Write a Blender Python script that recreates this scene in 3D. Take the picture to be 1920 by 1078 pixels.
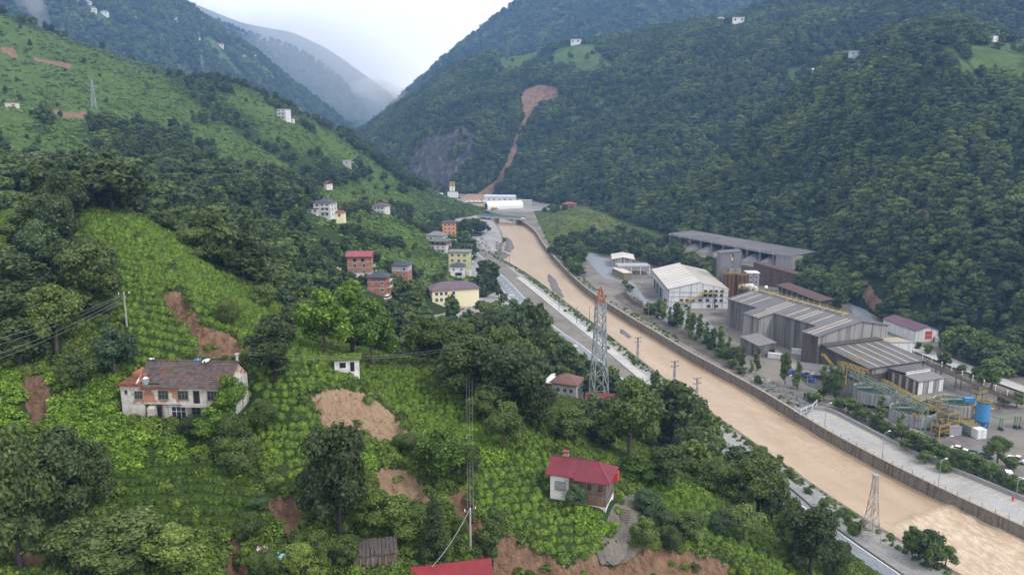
import bpy, math, random
import numpy as np
from mathutils import Vector, Matrix
from mathutils.bvhtree import BVHTree

for _o in list(bpy.data.objects):
    bpy.data.objects.remove(_o)
SC = bpy.context.scene
COL = SC.collection
R = math.radians

# ------------------------------------------------------------------ camera
CAMZ = 100.0
PITCH = R(11.0)
FPX = 1478.0                       # focal length in pixels of a 1920 wide picture
cam_d = bpy.data.cameras.new('camera')
cam_d.sensor_width = 36.0
cam_d.lens = FPX / 1920 * 36.0
cam_d.clip_start = 1.0
cam_d.clip_end = 30000.0
cam = bpy.data.objects.new('camera', cam_d)
COL.objects.link(cam)
cam.location = (0, 0, CAMZ)
cam.rotation_euler = (math.pi / 2 - PITCH, 0, 0)
SC.camera = cam

# ------------------------------------------------------------------ sky and sun (overcast)
SUN_EL, SUN_AZ = R(48), R(128)     # azimuth clockwise from +Y
world = bpy.data.worlds.new('World')
SC.world = world
world.use_nodes = True
nt = world.node_tree
nt.nodes.clear()
w_out = nt.nodes.new('ShaderNodeOutputWorld')
w_bg = nt.nodes.new('ShaderNodeBackground')
w_sky = nt.nodes.new('ShaderNodeTexSky')
w_sky.sky_type = 'NISHITA'
w_sky.sun_disc = False
w_sky.sun_elevation = SUN_EL
w_sky.sun_rotation = SUN_AZ
w_sky.dust_density = 3.0
w_mix = nt.nodes.new('ShaderNodeMix')
w_mix.data_type = 'RGBA'
w_co = nt.nodes.new('ShaderNodeTexCoord')
w_noi = nt.nodes.new('ShaderNodeTexNoise')
w_noi.inputs['Scale'].default_value = 3.0
w_noi.inputs['Detail'].default_value = 5.0
w_mr = nt.nodes.new('ShaderNodeMapRange')
w_mr.inputs['From Min'].default_value = 0.3
w_mr.inputs['From Max'].default_value = 0.7
w_mr.inputs['To Min'].default_value = 0.86
w_mr.inputs['To Max'].default_value = 1.0
nt.links.new(w_co.outputs['Generated'], w_noi.inputs['Vector'])
nt.links.new(w_noi.outputs['Fac'], w_mr.inputs['Value'])
nt.links.new(w_mr.outputs['Result'], w_mix.inputs['Factor'])
nt.links.new(w_sky.outputs['Color'], w_mix.inputs['A'])
w_mix.inputs['B'].default_value = (10.7, 10.4, 10.3, 1)      # the closed white cloud deck
nt.links.new(w_mix.outputs['Result'], w_bg.inputs['Color'])
w_bg.inputs['Strength'].default_value = 0.1
nt.links.new(w_bg.outputs['Background'], w_out.inputs['Surface'])

sun_d = bpy.data.lights.new('sun', 'SUN')
sun_d.energy = 1.5
sun_d.angle = R(12)
sun_d.color = (1.0, 0.95, 0.86)
sun = bpy.data.objects.new('sun', sun_d)
COL.objects.link(sun)
_sd = Vector((math.sin(SUN_AZ) * math.cos(SUN_EL), math.cos(SUN_AZ) * math.cos(SUN_EL), math.sin(SUN_EL)))
sun.rotation_euler = (-_sd).to_track_quat('-Z', 'Y').to_euler()
sun.location = (0, 0, 300)

vs = SC.view_settings
vs.view_transform = 'Standard'
vs.look = 'None'
vs.exposure = 0.76
vs.gamma = 1.0
vs.use_curve_mapping = False
SC.cycles.use_denoising = True
SC.cycles.max_bounces = 4
SC.cycles.diffuse_bounces = 3
SC.cycles.glossy_bounces = 2
SC.cycles.transmission_bounces = 2
SC.cycles.volume_bounces = 1
SC.cycles.transparent_max_bounces = 4

# ------------------------------------------------------------------ helpers: geometry of the place
SP, CP = math.sin(PITCH), math.cos(PITCH)


def ray(px, py):
    u = (px - 960) / FPX
    v = (539 - py) / FPX
    return np.array((u, CP + v * SP, -SP + v * CP))


def W(px, py, d):
    """world point seen at a picture position at depth d"""
    r = ray(px, py) * d
    return np.array((r[0], r[1], r[2] + CAMZ))


def pix(x, y, z):
    z = z - CAMZ
    dep = y * CP - z * SP
    up = y * SP + z * CP
    dep_s = np.where(dep > 1e-3, dep, 1e-3)
    return 960 + x / dep_s * FPX, 539 - up / dep_s * FPX, dep


SLOPE = 0.013


def fz(y, h=0.0):
    """height of the valley plane (h above the river)"""
    return SLOPE * (y - 180.0) + h


def G(px, py, h=3.7):
    """point of the valley plane seen at a picture position"""
    r = ray(px, py)
    d = (CAMZ - h + SLOPE * 180.0) / (SLOPE * r[1] - r[2])
    return np.array((r[0] * d, r[1] * d, CAMZ + r[2] * d))


def hash2(ix, iy, seed):
    with np.errstate(over='ignore'):
        n = (ix.astype(np.int64) * 374761393 + iy.astype(np.int64) * 668265263 + seed * 974634777) & 0x7fffffff
        n = ((n ^ (n >> 13)) * 1274126177) & 0x7fffffff
        n = (n ^ (n >> 16)) & 0xffff
    return n / 65535.0


def vnoise(x, y, seed=0):
    x = np.asarray(x, float); y = np.asarray(y, float)
    ix = np.floor(x); iy = np.floor(y)
    fx = x - ix; fy = y - iy
    fx = fx * fx * (3 - 2 * fx); fy = fy * fy * (3 - 2 * fy)
    a = hash2(ix, iy, seed); b = hash2(ix + 1, iy, seed)
    c = hash2(ix, iy + 1, seed); d = hash2(ix + 1, iy + 1, seed)
    return (a + (b - a) * fx) * (1 - fy) + (c + (d - c) * fx) * fy


def fbm(x, y, octs=4, seed=0):
    s = 0; a = 0.5; f = 1.0; t = 0
    for k in range(octs):
        s = s + a * (vnoise(np.asarray(x) * f, np.asarray(y) * f, seed + k * 17) * 2 - 1)
        t += a; a *= 0.5; f *= 2.03
    return s / t


def sstep(a, b, x):
    t = np.clip((x - a) / (b - a), 0, 1)
    return t * t * (3 - 2 * t)


def inpoly(px, py, poly):
    px = np.asarray(px); py = np.asarray(py)
    ins = np.zeros(px.shape, bool)
    n = len(poly)
    j = n - 1
    for i in range(n):
        xi, yi = poly[i][0], poly[i][1]; xj, yj = poly[j][0], poly[j][1]
        c = (yi > py) != (yj > py)
        with np.errstate(divide='ignore', invalid='ignore'):
            ins ^= c & (px < (xj - xi) * (py - yi) / (yj - yi + 1e-12) + xi)
        j = i
    return ins


def sdpoly(px, py, poly):
    """distance inside (+) or outside (-) a polygon"""
    px = np.asarray(px, float); py = np.asarray(py, float)
    best = np.full(px.shape, 1e18)
    n = len(poly)
    for i in range(n):
        ax, ay = poly[i - 1][0], poly[i - 1][1]; bx, by = poly[i][0], poly[i][1]
        dx, dy = bx - ax, by - ay
        t = np.clip(((px - ax) * dx + (py - ay) * dy) / (dx * dx + dy * dy + 1e-12), 0, 1)
        q = (px - ax - t * dx) ** 2 + (py - ay - t * dy) ** 2
        best = np.minimum(best, q)
    d = np.sqrt(best)
    return np.where(inpoly(px, py, poly), d, -d)


# ------------------------------------------------------------------ helpers: objects
def tag(o, label=None, cat=None, group=None, kind=None):
    if label: o['label'] = label
    if cat: o['category'] = cat
    if group: o['group'] = group
    if kind: o['kind'] = kind
    return o


def empty(name, loc=(0, 0, 0), rz=0.0, label=None, cat=None, group=None):
    o = bpy.data.objects.new(name, None)
    o.empty_display_size = 1.0
    COL.objects.link(o)
    o.location = loc
    o.rotation_euler = (0, 0, rz)
    return tag(o, label, cat, group)


def mesh_obj(name, me, parent=None):
    o = bpy.data.objects.new(name, me)
    COL.objects.link(o)
    if parent is not None:
        o.parent = parent
    return o


def copy_tree(o, parent=None):
    c = o.copy()
    COL.objects.link(c)
    c.parent = parent
    for ch in [k for k in bpy.data.objects if k.parent == o]:
        copy_tree(ch, c)
    return c


def np_mesh(name, verts, faces, mat=None, smooth=False):
    me = bpy.data.meshes.new(name)
    verts = np.asarray(verts, np.float32)
    faces = np.asarray(faces, np.int32)
    k = faces.shape[1]
    me.vertices.add(len(verts))
    me.vertices.foreach_set('co', verts.ravel())
    me.loops.add(faces.size)
    me.loops.foreach_set('vertex_index', faces.ravel())
    me.polygons.add(len(faces))
    me.polygons.foreach_set('loop_start', np.arange(0, faces.size, k, dtype=np.int32))
    me.polygons.foreach_set('loop_total', np.full(len(faces), k, np.int32))
    if smooth:
        me.polygons.foreach_set('use_smooth', np.ones(len(faces), bool))
    me.update(calc_edges=True)
    if mat is not None:
        me.materials.append(mat)
    return me


class MB:
    """collects shapes and links them as one mesh object"""

    def __init__(self):
        self.v = []; self.f = []; self.m = []; self.mats = []

    def mi(self, mat):
        if mat not in self.mats:
            self.mats.append(mat)
        return self.mats.index(mat)

    def add(self, vs, fs, mat):
        b = len(self.v); k = self.mi(mat)
        self.v += [tuple(float(c) for c in p) for p in vs]
        for f in fs:
            self.f.append(tuple(b + i for i in f)); self.m.append(k)
        return self

    def box(self, x0, x1, y0, y1, z0, z1, mat, M=None):
        vs = [(x0, y0, z0), (x1, y0, z0), (x1, y1, z0), (x0, y1, z0), (x0, y0, z1), (x1, y0, z1), (x1, y1, z1), (x0, y1, z1)]
        if M is not None:
            vs = [tuple(M @ Vector(p)) for p in vs]
        return self.add(vs, [(3, 2, 1, 0), (4, 5, 6, 7), (0, 1, 5, 4), (1, 2, 6, 5), (2, 3, 7, 6), (3, 0, 4, 7)], mat)

    def beam(self, a, b, w, mat, h=None, up=(0, 0, 1)):
        a = Vector(a); b = Vector(b); d = b - a
        L = d.length
        if L < 1e-6:
            return self
        d.normalize()
        u = Vector(up)
        if abs(d.dot(u)) > 0.98:
            u = Vector((1, 0, 0))
        s = d.cross(u).normalized(); t = s.cross(d).normalized()
        h = h or w
        vs = []
        for p in (a, b):
            for i, j in ((-1, -1), (1, -1), (1, 1), (-1, 1)):
                vs.append(p + s * (i * w / 2) + t * (j * h / 2))
        return self.add(vs, [(3, 2, 1, 0), (4, 5, 6, 7), (0, 1, 5, 4), (1, 2, 6, 5), (2, 3, 7, 6), (3, 0, 4, 7)], mat)

    def cyl(self, c, r, h, mat, n=16, r2=None, caps=True, z0=0.0):
        r2 = r if r2 is None else r2
        vs = []
        for k in range(n):
            a = 2 * math.pi * k / n
            vs.append((c[0] + r * math.cos(a), c[1] + r * math.sin(a), c[2] + z0))
        for k in range(n):
            a = 2 * math.pi * k / n
            vs.append((c[0] + r2 * math.cos(a), c[1] + r2 * math.sin(a), c[2] + z0 + h))
        fs = [(k, (k + 1) % n, n + (k + 1) % n, n + k) for k in range(n)]
        if caps:
            fs += [tuple(range(n - 1, -1, -1)), tuple(range(n, 2 * n))]
        return self.add(vs, fs, mat)

    def tube(self, pts, r, mat, n=5):
        pts = [Vector(p) for p in pts]
        vs = []; fs = []
        for i, p in enumerate(pts):
            d = (pts[min(i + 1, len(pts) - 1)] - pts[max(i - 1, 0)]).normalized()
            u = Vector((0, 0, 1)) if abs(d.z) < 0.95 else Vector((1, 0, 0))
            s = d.cross(u).normalized(); t = s.cross(d)
            rr = r[i] if isinstance(r, (list, tuple)) else r
            for k in range(n):
                a = 2 * math.pi * k / n
                vs.append(p + s * (rr * math.cos(a)) + t * (rr * math.sin(a)))
        for i in range(len(pts) - 1):
            for k in range(n):
                fs.append((i * n + k, i * n + (k + 1) % n, (i + 1) * n + (k + 1) % n, (i + 1) * n + k))
        fs.append(tuple(range(n - 1, -1, -1)))
        fs.append(tuple(range((len(pts) - 1) * n, len(pts) * n)))
        return self.add(vs, fs, mat)

    def prism(self, poly, z0, z1, mat):
        """upright prism; z0 and z1 may be numbers or one value per corner"""
        n = len(poly)
        a = z0 if isinstance(z0, (list, tuple)) else [z0] * n
        b = z1 if isinstance(z1, (list, tuple)) else [z1] * n
        vs = [(p[0], p[1], a[i]) for i, p in enumerate(poly)] + [(p[0], p[1], b[i]) for i, p in enumerate(poly)]
        fs = [tuple(range(n - 1, -1, -1)), tuple(range(n, 2 * n))] + [(i, (i + 1) % n, n + (i + 1) % n, n + i) for i in range(n)]
        return self.add(vs, fs, mat)

    def build(self, name, parent=None, smooth=False):
        me = bpy.data.meshes.new(name)
        me.from_pydata(self.v, [], self.f)
        for m in self.mats:
            me.materials.append(m)
        me.polygons.foreach_set('material_index', self.m)
        if smooth:
            me.polygons.foreach_set('use_smooth', [True] * len(self.f))
        me.update()
        return mesh_obj(name, me, parent)


# ------------------------------------------------------------------ helpers: materials
def nodes_of(name):
    m = bpy.data.materials.new(name)
    m.use_nodes = True
    n = m.node_tree
    n.nodes.clear()
    out = n.nodes.new('ShaderNodeOutputMaterial')
    b = n.nodes.new('ShaderNodeBsdfPrincipled')
    n.links.new(b.outputs['BSDF'], out.inputs['Surface'])
    return m, n, b


def noise_node(n, scale, detail=4, coord='Object', vec_scale=None, rough=0.55, rot=None):
    tc = n.nodes.new('ShaderNodeTexCoord')
    t = n.nodes.new('ShaderNodeTexNoise')
    t.inputs['Scale'].default_value = scale
    t.inputs['Detail'].default_value = detail
    t.inputs['Roughness'].default_value = rough
    src = tc.outputs[coord]
    if rot is not None:
        m0 = n.nodes.new('ShaderNodeMapping')
        m0.inputs['Rotation'].default_value = (0, 0, rot)
        n.links.new(src, m0.inputs['Vector'])
        src = m0.outputs['Vector']
    if vec_scale:
        mp = n.nodes.new('ShaderNodeMapping')
        mp.inputs['Scale'].default_value = vec_scale
        n.links.new(src, mp.inputs['Vector'])
        src = mp.outputs['Vector']
    n.links.new(src, t.inputs['Vector'])
    return t


def ramp(n, src, stops):
    r = n.nodes.new('ShaderNodeValToRGB')
    cr = r.color_ramp
    while len(cr.elements) < len(stops):
        cr.elements.new(0.5)
    for e, (p, c) in zip(cr.elements, stops):
        e.position = p
        e.color = (*c, 1) if len(c) == 3 else c
    n.links.new(src, r.inputs['Fac'])
    return r.outputs['Color']


def mixc(n, fac, a, b, mode='MIX'):
    m = n.nodes.new('ShaderNodeMix')
    m.data_type = 'RGBA'
    m.blend_type = mode
    for sock, val in (('Factor', fac), ('A', a), ('B', b)):
        if hasattr(val, 'is_linked') or isinstance(val, bpy.types.NodeSocket):
            n.links.new(val, m.inputs[sock])
        elif sock == 'Factor':
            m.inputs[sock].default_value = val
        else:
            m.inputs[sock].default_value = (*val, 1)
    return m.outputs['Result']


def bump(n, b, src, strength=0.4, dist=0.1):
    k = n.nodes.new('ShaderNodeBump')
    k.inputs['Strength'].default_value = strength
    k.inputs['Distance'].default_value = dist
    n.links.new(src, k.inputs['Height'])
    n.links.new(k.outputs['Normal'], b.inputs['Normal'])


_mats = {}


def mat(name, col, var=0.15, scale=1.5, rough=0.8, spec=0.3, metal=0.0, dirt=None, streak=False, bmp=0.0):
    """plain surface with grain, blotches and optional dirt"""
    if name in _mats:
        return _mats[name]
    m, n, b = nodes_of(name)
    t = noise_node(n, scale, 5)
    lo = tuple(c * (1 - var) for c in col); hi = tuple(min(1, c * (1 + var)) for c in col)
    c = ramp(n, t.outputs['Fac'], [(0.3, lo), (0.7, hi)])
    if dirt:
        t2 = noise_node(n, 0.6 if not streak else 0.5, 6, vec_scale=(2.2, 2.2, 0.16) if streak else None)
        f = ramp(n, t2.outputs['Fac'], [(0.48, (0, 0, 0)), (0.68, (1, 1, 1))])
        c = mixc(n, f, c, dirt)
    n.links.new(c, b.inputs['Base Color'])
    b.inputs['Roughness'].default_value = rough
    b.inputs['Specular IOR Level'].default_value = spec
    b.inputs['Metallic'].default_value = metal
    if bmp:
        bump(n, b, t.outputs['Fac'], bmp, 0.1)
    _mats[name] = m
    return m
# ------------------------------------------------------------------ ground materials
def ground_material(name, forest, meadow, soil, rock, scale=1.0, tan=None):
    m, n, b = nodes_of(name)
    at = n.nodes.new('ShaderNodeVertexColor')
    at.layer_name = 'mask'
    sep = n.nodes.new('ShaderNodeSeparateColor')
    n.links.new(at.outputs['Color'], sep.inputs['Color'])
    t1 = noise_node(n, 0.35 * scale, 6)
    t2 = noise_node(n, 2.2 * scale, 5)
    t3 = noise_node(n, 0.06 * scale, 4)
    fo = ramp(n, t2.outputs['Fac'], [(0.3, tuple(c * 0.6 for c in forest)), (0.7, tuple(c * 1.4 for c in forest))])
    me = ramp(n, t1.outputs['Fac'], [(0.3, tuple(c * 0.65 for c in meadow)), (0.55, meadow), (0.75, (meadow[0] * 1.35, meadow[1] * 1.3, meadow[2] * 1.2))])
    me = mixc(n, ramp(n, t3.outputs['Fac'], [(0.45, (0, 0, 0)), (0.65, (0.6, 0.6, 0.6))]), me, tuple(c * 0.6 for c in meadow))
    c = mixc(n, sep.outputs['Green'], fo, me)
    t4 = noise_node(n, 0.9 * scale, 8, vec_scale=(1, 1, 0.35), rough=0.65)
    t5 = noise_node(n, 1.0 * scale, 7, vec_scale=(2.6, 0.5, 0.5), rough=0.72, rot=R(-45))
    so = ramp(n, t4.outputs['Fac'], [(0.28, tuple(c_ * 0.45 for c_ in soil)), (0.5, soil), (0.72, (soil[0] * 1.35, soil[1] * 1.4, soil[2] * 1.45))])
    so = mixc(n, 0.6, so, ramp(n, t5.outputs['Fac'], [(0.32, (0.5, 0.47, 0.45)), (0.5, (1, 1, 1)), (0.66, (1.45, 1.42, 1.35))]), 'MULTIPLY')
    ro = ramp(n, t4.outputs['Fac'], [(0.32, tuple(c_ * 0.3 for c_ in rock)), (0.52, rock), (0.68, tuple(min(1, c_ * 2.4) for c_ in rock))])
    if tan:                        # paler clay in some of the slips
        so = mixc(n, sep.outputs['Blue'], so, ramp(n, t5.outputs['Fac'], [(0.28, tuple(k * 0.6 for k in tan)), (0.5, tan), (0.7, tuple(k * 1.3 for k in tan))]))
    else:
        c = mixc(n, sep.outputs['Blue'], c, ro)
    # break the soil edge with grain
    ad = n.nodes.new('ShaderNodeMath'); ad.operation = 'ADD'
    sb = n.nodes.new('ShaderNodeMath'); sb.operation = 'MULTIPLY_ADD'
    n.links.new(t2.outputs['Fac'], sb.inputs[0]); sb.inputs[1].default_value = 0.9; sb.inputs[2].default_value = -0.45
    n.links.new(sep.outputs['Red'], ad.inputs[0]); n.links.new(sb.outputs[0], ad.inputs[1])
    f = ramp(n, ad.outputs[0], [(0.42, (0, 0, 0)), (0.58, (1, 1, 1))])
    c = mixc(n, f, c, so)
    n.links.new(c, b.inputs['Base Color'])
    b.inputs['Roughness'].default_value = 0.95
    b.inputs['Specular IOR Level'].default_value = 0.1
    bump(n, b, t4.outputs['Fac'], 0.9, 0.9 / scale)
    return m


HILL = ground_material('hill_ground', (0.028, 0.045, 0.014), (0.075, 0.125, 0.026), (0.185, 0.115, 0.075), (0.14, 0.125, 0.14), tan=(0.29, 0.205, 0.135))
FARHILL = ground_material('mountain_ground', (0.02, 0.036, 0.016), (0.085, 0.135, 0.038), (0.19, 0.12, 0.088), (0.058, 0.054, 0.058), 0.16)

# ------------------------------------------------------------------ picture outlines of what grows where (projected on the ground)
SCARS = [
    [(300, 552), (325, 543), (348, 556), (362, 580), (385, 610), (430, 625), (450, 645), (472, 662), (440, 670), (400, 668), (368, 668), (370, 645), (352, 622), (335, 600), (315, 580)],
    [(578, 742), (610, 730), (645, 728), (680, 735), (720, 760), (745, 785), (770, 815), (740, 828), (700, 824), (660, 805), (605, 800), (590, 770)],
    [(695, 888), (720, 875), (770, 875), (790, 900), (806, 940), (780, 952), (720, 935), (700, 912)],
    [(505, 930), (540, 924), (588, 930), (572, 965), (552, 1003), (530, 992), (510, 960)],
    [(835, 922), (868, 915), (890, 950), (905, 985), (950, 1000), (1000, 1022), (1060, 1055), (1120, 1035), (1150, 1015), (1180, 1022), (1300, 1030), (1380, 1060), (1430, 1095), (930, 1095), (895, 1030), (850, 965)],
    [(40, 705), (84, 700), (94, 740), (85, 800), (55, 790), (46, 750)],
    [(12, 528), (60, 518), (62, 562), (20, 548)],
    [(428, 1010), (462, 1008), (458, 1085), (422, 1085)],
    [(0, 1028), (60, 1030), (95, 1045), (80, 1068), (0, 1062)],
    [(0, 82), (20, 88), (38, 104), (20, 106), (0, 96)],
    [(62, 104), (100, 112), (135, 122), (130, 128), (90, 118), (62, 112)],
    [(100, 205), (165, 212), (160, 222), (105, 218)],
]
MEADOWS_LEFT = [
    [(-60, 0), (0, 30), (100, 70), (200, 105), (300, 142), (350, 190), (400, 215), (330, 240), (260, 222), (150, 232), (110, 262), (0, 255), (-60, 250)],
    [(90, 235), (130, 250), (200, 300), (150, 312), (30, 300), (0, 272)],
    [(345, 236), (420, 235), (520, 300), (600, 350), (570, 355), (440, 300), (350, 262)],
    [(450, 162), (560, 235), (640, 285), (610, 300), (520, 250), (430, 190)],
    [(560, 215), (640, 262), (720, 318), (800, 385), (740, 350), (640, 300)],
    [(620, 412), (720, 412), (800, 440), (795, 475), (700, 450), (640, 432)],
    [(690, 462), (850, 492), (840, 522), (740, 502), (690, 490)],
    [(590, 372), (640, 350), (700, 330), (790, 385), (740, 385), (680, 380), (620, 400)],
    [(520, 225), (600, 280), (560, 290), (480, 250)],
]
NEAR_OPEN = [   # tea gardens and lush weeds on the near hillside
    [(-80, 360), (60, 368), (60, 520), (-80, 520)],
    [(150, 402), (240, 402), (330, 432), (420, 520), (540, 570), (600, 632), (800, 720), (1000, 780), (1060, 840), (1160, 1000), (1100, 1045), (1000, 1020), (900, 985), (840, 920), (760, 860), (600, 800), (450, 700), (230, 690), (230, 600), (150, 540)],
    [(80, 690), (230, 700), (240, 790), (420, 830), (600, 800), (700, 880), (600, 1000), (460, 1010), (300, 980), (120, 960), (60, 820)],
    [(1180, 900), (1320, 920), (1500, 1040), (1520, 1100), (1180, 1100)],
    [(560, 640), (900, 690), (960, 800), (1040, 900), (900, 960), (560, 900)],
]

# ------------------------------------------------------------------ left hillside: heights through surveyed points
_cp = []


def cp(px, py, d, dh=0.0):
    p = W(px, py, d); _cp.append((p[0], p[1], p[2] + dh))


for a in [(330, 795, 118), (450, 790, 119), (1100, 958, 121), (648, 702, 138), (300, 690, 128), (250, 420, 172), (550, 640, 165), (760, 760, 145),
          (960, 820, 140), (900, 700, 163), (850, 1078, 102), (100, 1060, 91), (400, 1000, 100), (640, 1030, 102), (80, 850, 108), (60, 700, 120),
          (100, 560, 140), (30, 420, 170), (150, 380, 185), (-100, 420, 170), (-100, 700, 118), (1330, 990, 130), (1480, 1040, 135),
          (1600, 1060, 150), (1190, 860, 170), (1300, 900, 165), (1122, 757, 250), (1060, 745, 262), (400, 560, 150),
          (860, 640, 230, -13), (700, 640, 240, -12), (600, 560, 270, -9), (673, 525, 400), (710, 553, 360), (750, 522, 425), (607, 408, 480), (712, 402, 600),
          (660, 312, 800), (608, 352, 660), (532, 226, 760),
          (150, 290, 420), (0, 200, 500), (180, 205, 620), (300, 250, 600), (400, 330, 460, -8), (550, 350, 540, -6), (480, 300, 620), (350, 200, 720),
          (650, 400, 560), (760, 400, 700), (500, 450, 330, -10), (300, 350, 330, -10), (100, 330, 300, -8), (450, 400, 380, -10), (620, 470, 380, -8),
          (0, 300, 330, -8), (-200, 250, 420), (-300, 100, 600), (-300, 350, 300), (825, 476, 585), (818, 457, 620), (842, 441, 695), (862, 517, 515), (858, 520, 490), (800, 500, 520), (780, 450, 600)]:
    cp(*a)
RIDGE_L = [(-500, -110, 640), (-250, -50, 680), (0, 30, 720), (100, 70, 740), (200, 105, 770), (300, 142, 810), (400, 160, 860), (480, 190, 880), (540, 208, 880), (640, 266, 930), (720, 322, 960), (800, 388, 1000)]
for a in RIDGE_L:
    cp(*a)
    p = W(*a); k = 1.0 + 110 / math.hypot(p[0], p[1]); _cp.append((p[0] * k, p[1] * k, p[2] - 55))
    k = 1.0 + 330 / math.hypot(p[0], p[1]); _cp.append((p[0] * k, p[1] * k, p[2] - 220))
for x, y, z in [(-103, 218, 62), (-65, 250, 42), (-60, 205, 52), (-33, 412, 6.3), (-45, 395, 7), (-15, 395, 6.3), (-30, 447, 8), (-20, 505, 8), (-60, 470, 22),
                (-38, 575, 13), (-75, 590, 30), (-50, 690, 13), (-20, 690, 9), (-40, 640, 12), (0, 0, 21), (-60, 0, 35), (60, 20, 5), (-150, 60, 62), (0, 60, 34), (50, 60, 19)]:
    _cp.append((x, y, z))
LEFT_TOE = [(800, 382), (835, 420), (850, 450), (880, 490), (925, 545), (1000, 620), (1090, 700), (1190, 775), (1285, 830), (1440, 930), (1640, 1075), (1800, 1180), (2050, 1330)]
for a in LEFT_TOE:
    p = G(*a, 3.7); _cp.append((p[0], p[1], p[2]))
    _cp.append((p[0] + 22, p[1] + 6, p[2] - 7)); _cp.append((p[0] + 70, p[1] + 20, p[2] - 12))
_cp = np.array(_cp)
_S = 200.0
_cx, _cy = _cp[:, 0] / _S, _cp[:, 1] / _S


def _phi(r2):
    return 0.5 * r2 * np.log(r2 + 1e-9)


_NC = len(_cp)
_A = np.zeros((_NC + 3, _NC + 3))
_A[:_NC, :_NC] = _phi((_cx[:, None] - _cx[None]) ** 2 + (_cy[:, None] - _cy[None]) ** 2) + np.eye(_NC) * 2e-4
_A[:_NC, _NC] = 1; _A[:_NC, _NC + 1] = _cx; _A[:_NC, _NC + 2] = _cy
_A[_NC:, :_NC] = _A[:_NC, _NC:].T
_w = np.linalg.solve(_A, np.concatenate([_cp[:, 2], [0, 0, 0]]))

PADS = []          # level building plots: x, y, z, radius


def H0(x, y):
    x = np.asarray(x, float); y = np.asarray(y, float)
    sh = x.shape
    X = x.ravel() / _S; Y = y.ravel() / _S
    out = np.empty(X.size)
    for i in range(0, X.size, 40000):
        a = X[i:i + 40000]; b = Y[i:i + 40000]
        out[i:i + 40000] = _phi((a[:, None] - _cx) ** 2 + (b[:, None] - _cy) ** 2) @ _w[:_NC] + _w[_NC] + _w[_NC + 1] * a + _w[_NC + 2] * b
    out = out.reshape(sh)
    r = np.hypot(x, y)
    far = sstep(250, 600, r)
    out = out + fbm(x / 17, y / 17, 4, 3) * (0.7 + 2.0 * far) + fbm(x / 75, y / 75, 3, 9) * (0.4 + 9.0 * far) * sstep(12, 60, out)
    for (a, b, z, rad) in PADS:
        k = 1 - sstep(rad, rad * 1.7, np.hypot(x - a, y - b))
        out = out * (1 - k) + z * k
    return out


def scar_mask(x, y, z):
    """metres inside the slips of bare earth"""
    px, py, d = pix(x, y, z)
    best = np.full(np.shape(x), -99.0)
    for s in SCARS:
        near = (px > min(q[0] for q in s) - 60) & (px < max(q[0] for q in s) + 60) & (py > min(q[1] for q in s) - 60) & (py < max(q[1] for q in s) + 60)
        if near.any():
            v = np.full(np.shape(x), -99.0)
            v[near] = sdpoly(px[near], py[near], s) * d[near] / FPX
            best = np.maximum(best, v)
    return best


def scar_relief(x, y, s):
    """earth slips: a steep lip, gullied floor"""
    c = (x + y) * 0.7071; l = (x - y) * 0.7071
    g = fbm(c / 1.6, l / 7.0, 3, 78) * 0.55 + fbm(x / 1.1, y / 1.1, 3, 77) * 0.3
    return -2.3 * sstep(-0.15, 1.3, s) + np.where(s > 0, g * sstep(0, 1.0, s), 0)


def H(x, y):
    z = H0(x, y)
    s = scar_mask(x, y, z) + fbm(np.asarray(x) / 2.2, np.asarray(y) / 2.2, 3, 55) * 0.7
    return z + scar_relief(np.asarray(x), np.asarray(y), s)


def Hs(x, y):
    return float(H(np.array([x]), np.array([y]))[0])


def hit_left(px, py, d0=60, d1=1300):
    """where the left hillside shows at a picture position"""
    r = ray(px, py)
    d = np.concatenate([np.linspace(d0, 260, 240), np.linspace(260, d1, 300)[1:]])
    x, y, z = r[0] * d, r[1] * d, CAMZ + r[2] * d
    h = np.maximum(H(x, y), fz(y, 3.7) - 30)
    below = np.where(z < h)[0]
    if len(below) == 0:
        return W(px, py, d1)
    i = max(1, below[0])
    a, b = z[i - 1] - h[i - 1], h[i] - z[i]
    t = a / (a + b + 1e-9)
    dd = d[i - 1] + (d[i] - d[i - 1]) * t
    return W(px, py, dd)


# plots cut into the slope under the two near houses
_p = W(333, 792, 118); PADS.append((_p[0], _p[1] + 4.2, _p[2] + 0.3, 7.0))
_p = W(1100, 955, 121); PADS.append((_p[0] - 1.0, _p[1] + 3.0, _p[2] + 0.6, 4.2))

SHEETS = []       # name, verts, faces for ray casting


def add_sheet(name, verts, faces, mask, material, smooth=True):
    me = np_mesh(name, verts, faces, material, smooth)
    ca = me.color_attributes.new('mask', 'FLOAT_COLOR', 'POINT')
    buf = np.ones((len(verts), 4), np.float32)
    buf[:, :3] = mask
    ca.data.foreach_set('color', buf.ravel())
    o = mesh_obj(name, me)
    tag(o, kind='structure')
    SHEETS.append((name, verts, faces))
    return o


_rr = np.concatenate([np.arange(48, 240, 0.8), 240 * np.exp(np.linspace(0, math.log(1500 / 240), 190))[1:]])
_aa = np.radians(np.linspace(-52, 42, 520))
_RR, _AA = np.meshgrid(_rr, _aa, indexing='ij')
_X, _Y = _RR * np.sin(_AA), _RR * np.cos(_AA)
_Zb = H0(_X, _Y)
_sc = scar_mask(_X.ravel(), _Y.ravel(), _Zb.ravel()).reshape(_X.shape)
_sc = _sc + fbm(_X / 2.2, _Y / 2.2, 3, 55) * 0.7
_Z = _Zb + scar_relief(_X, _Y, _sc)
_ppx, _ppy, _pd = pix(_X, _Y, _Z)
_mask = np.zeros(_X.shape + (3,), np.float32)
_mask[..., 0] = sstep(-0.4, 0.4, _sc)
_mask[..., 2] = ((_ppx > 560) & (_ppx < 830) & (_ppy > 700) & (_ppy < 960)) * 0.85
_op = np.zeros(_X.shape)
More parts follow.
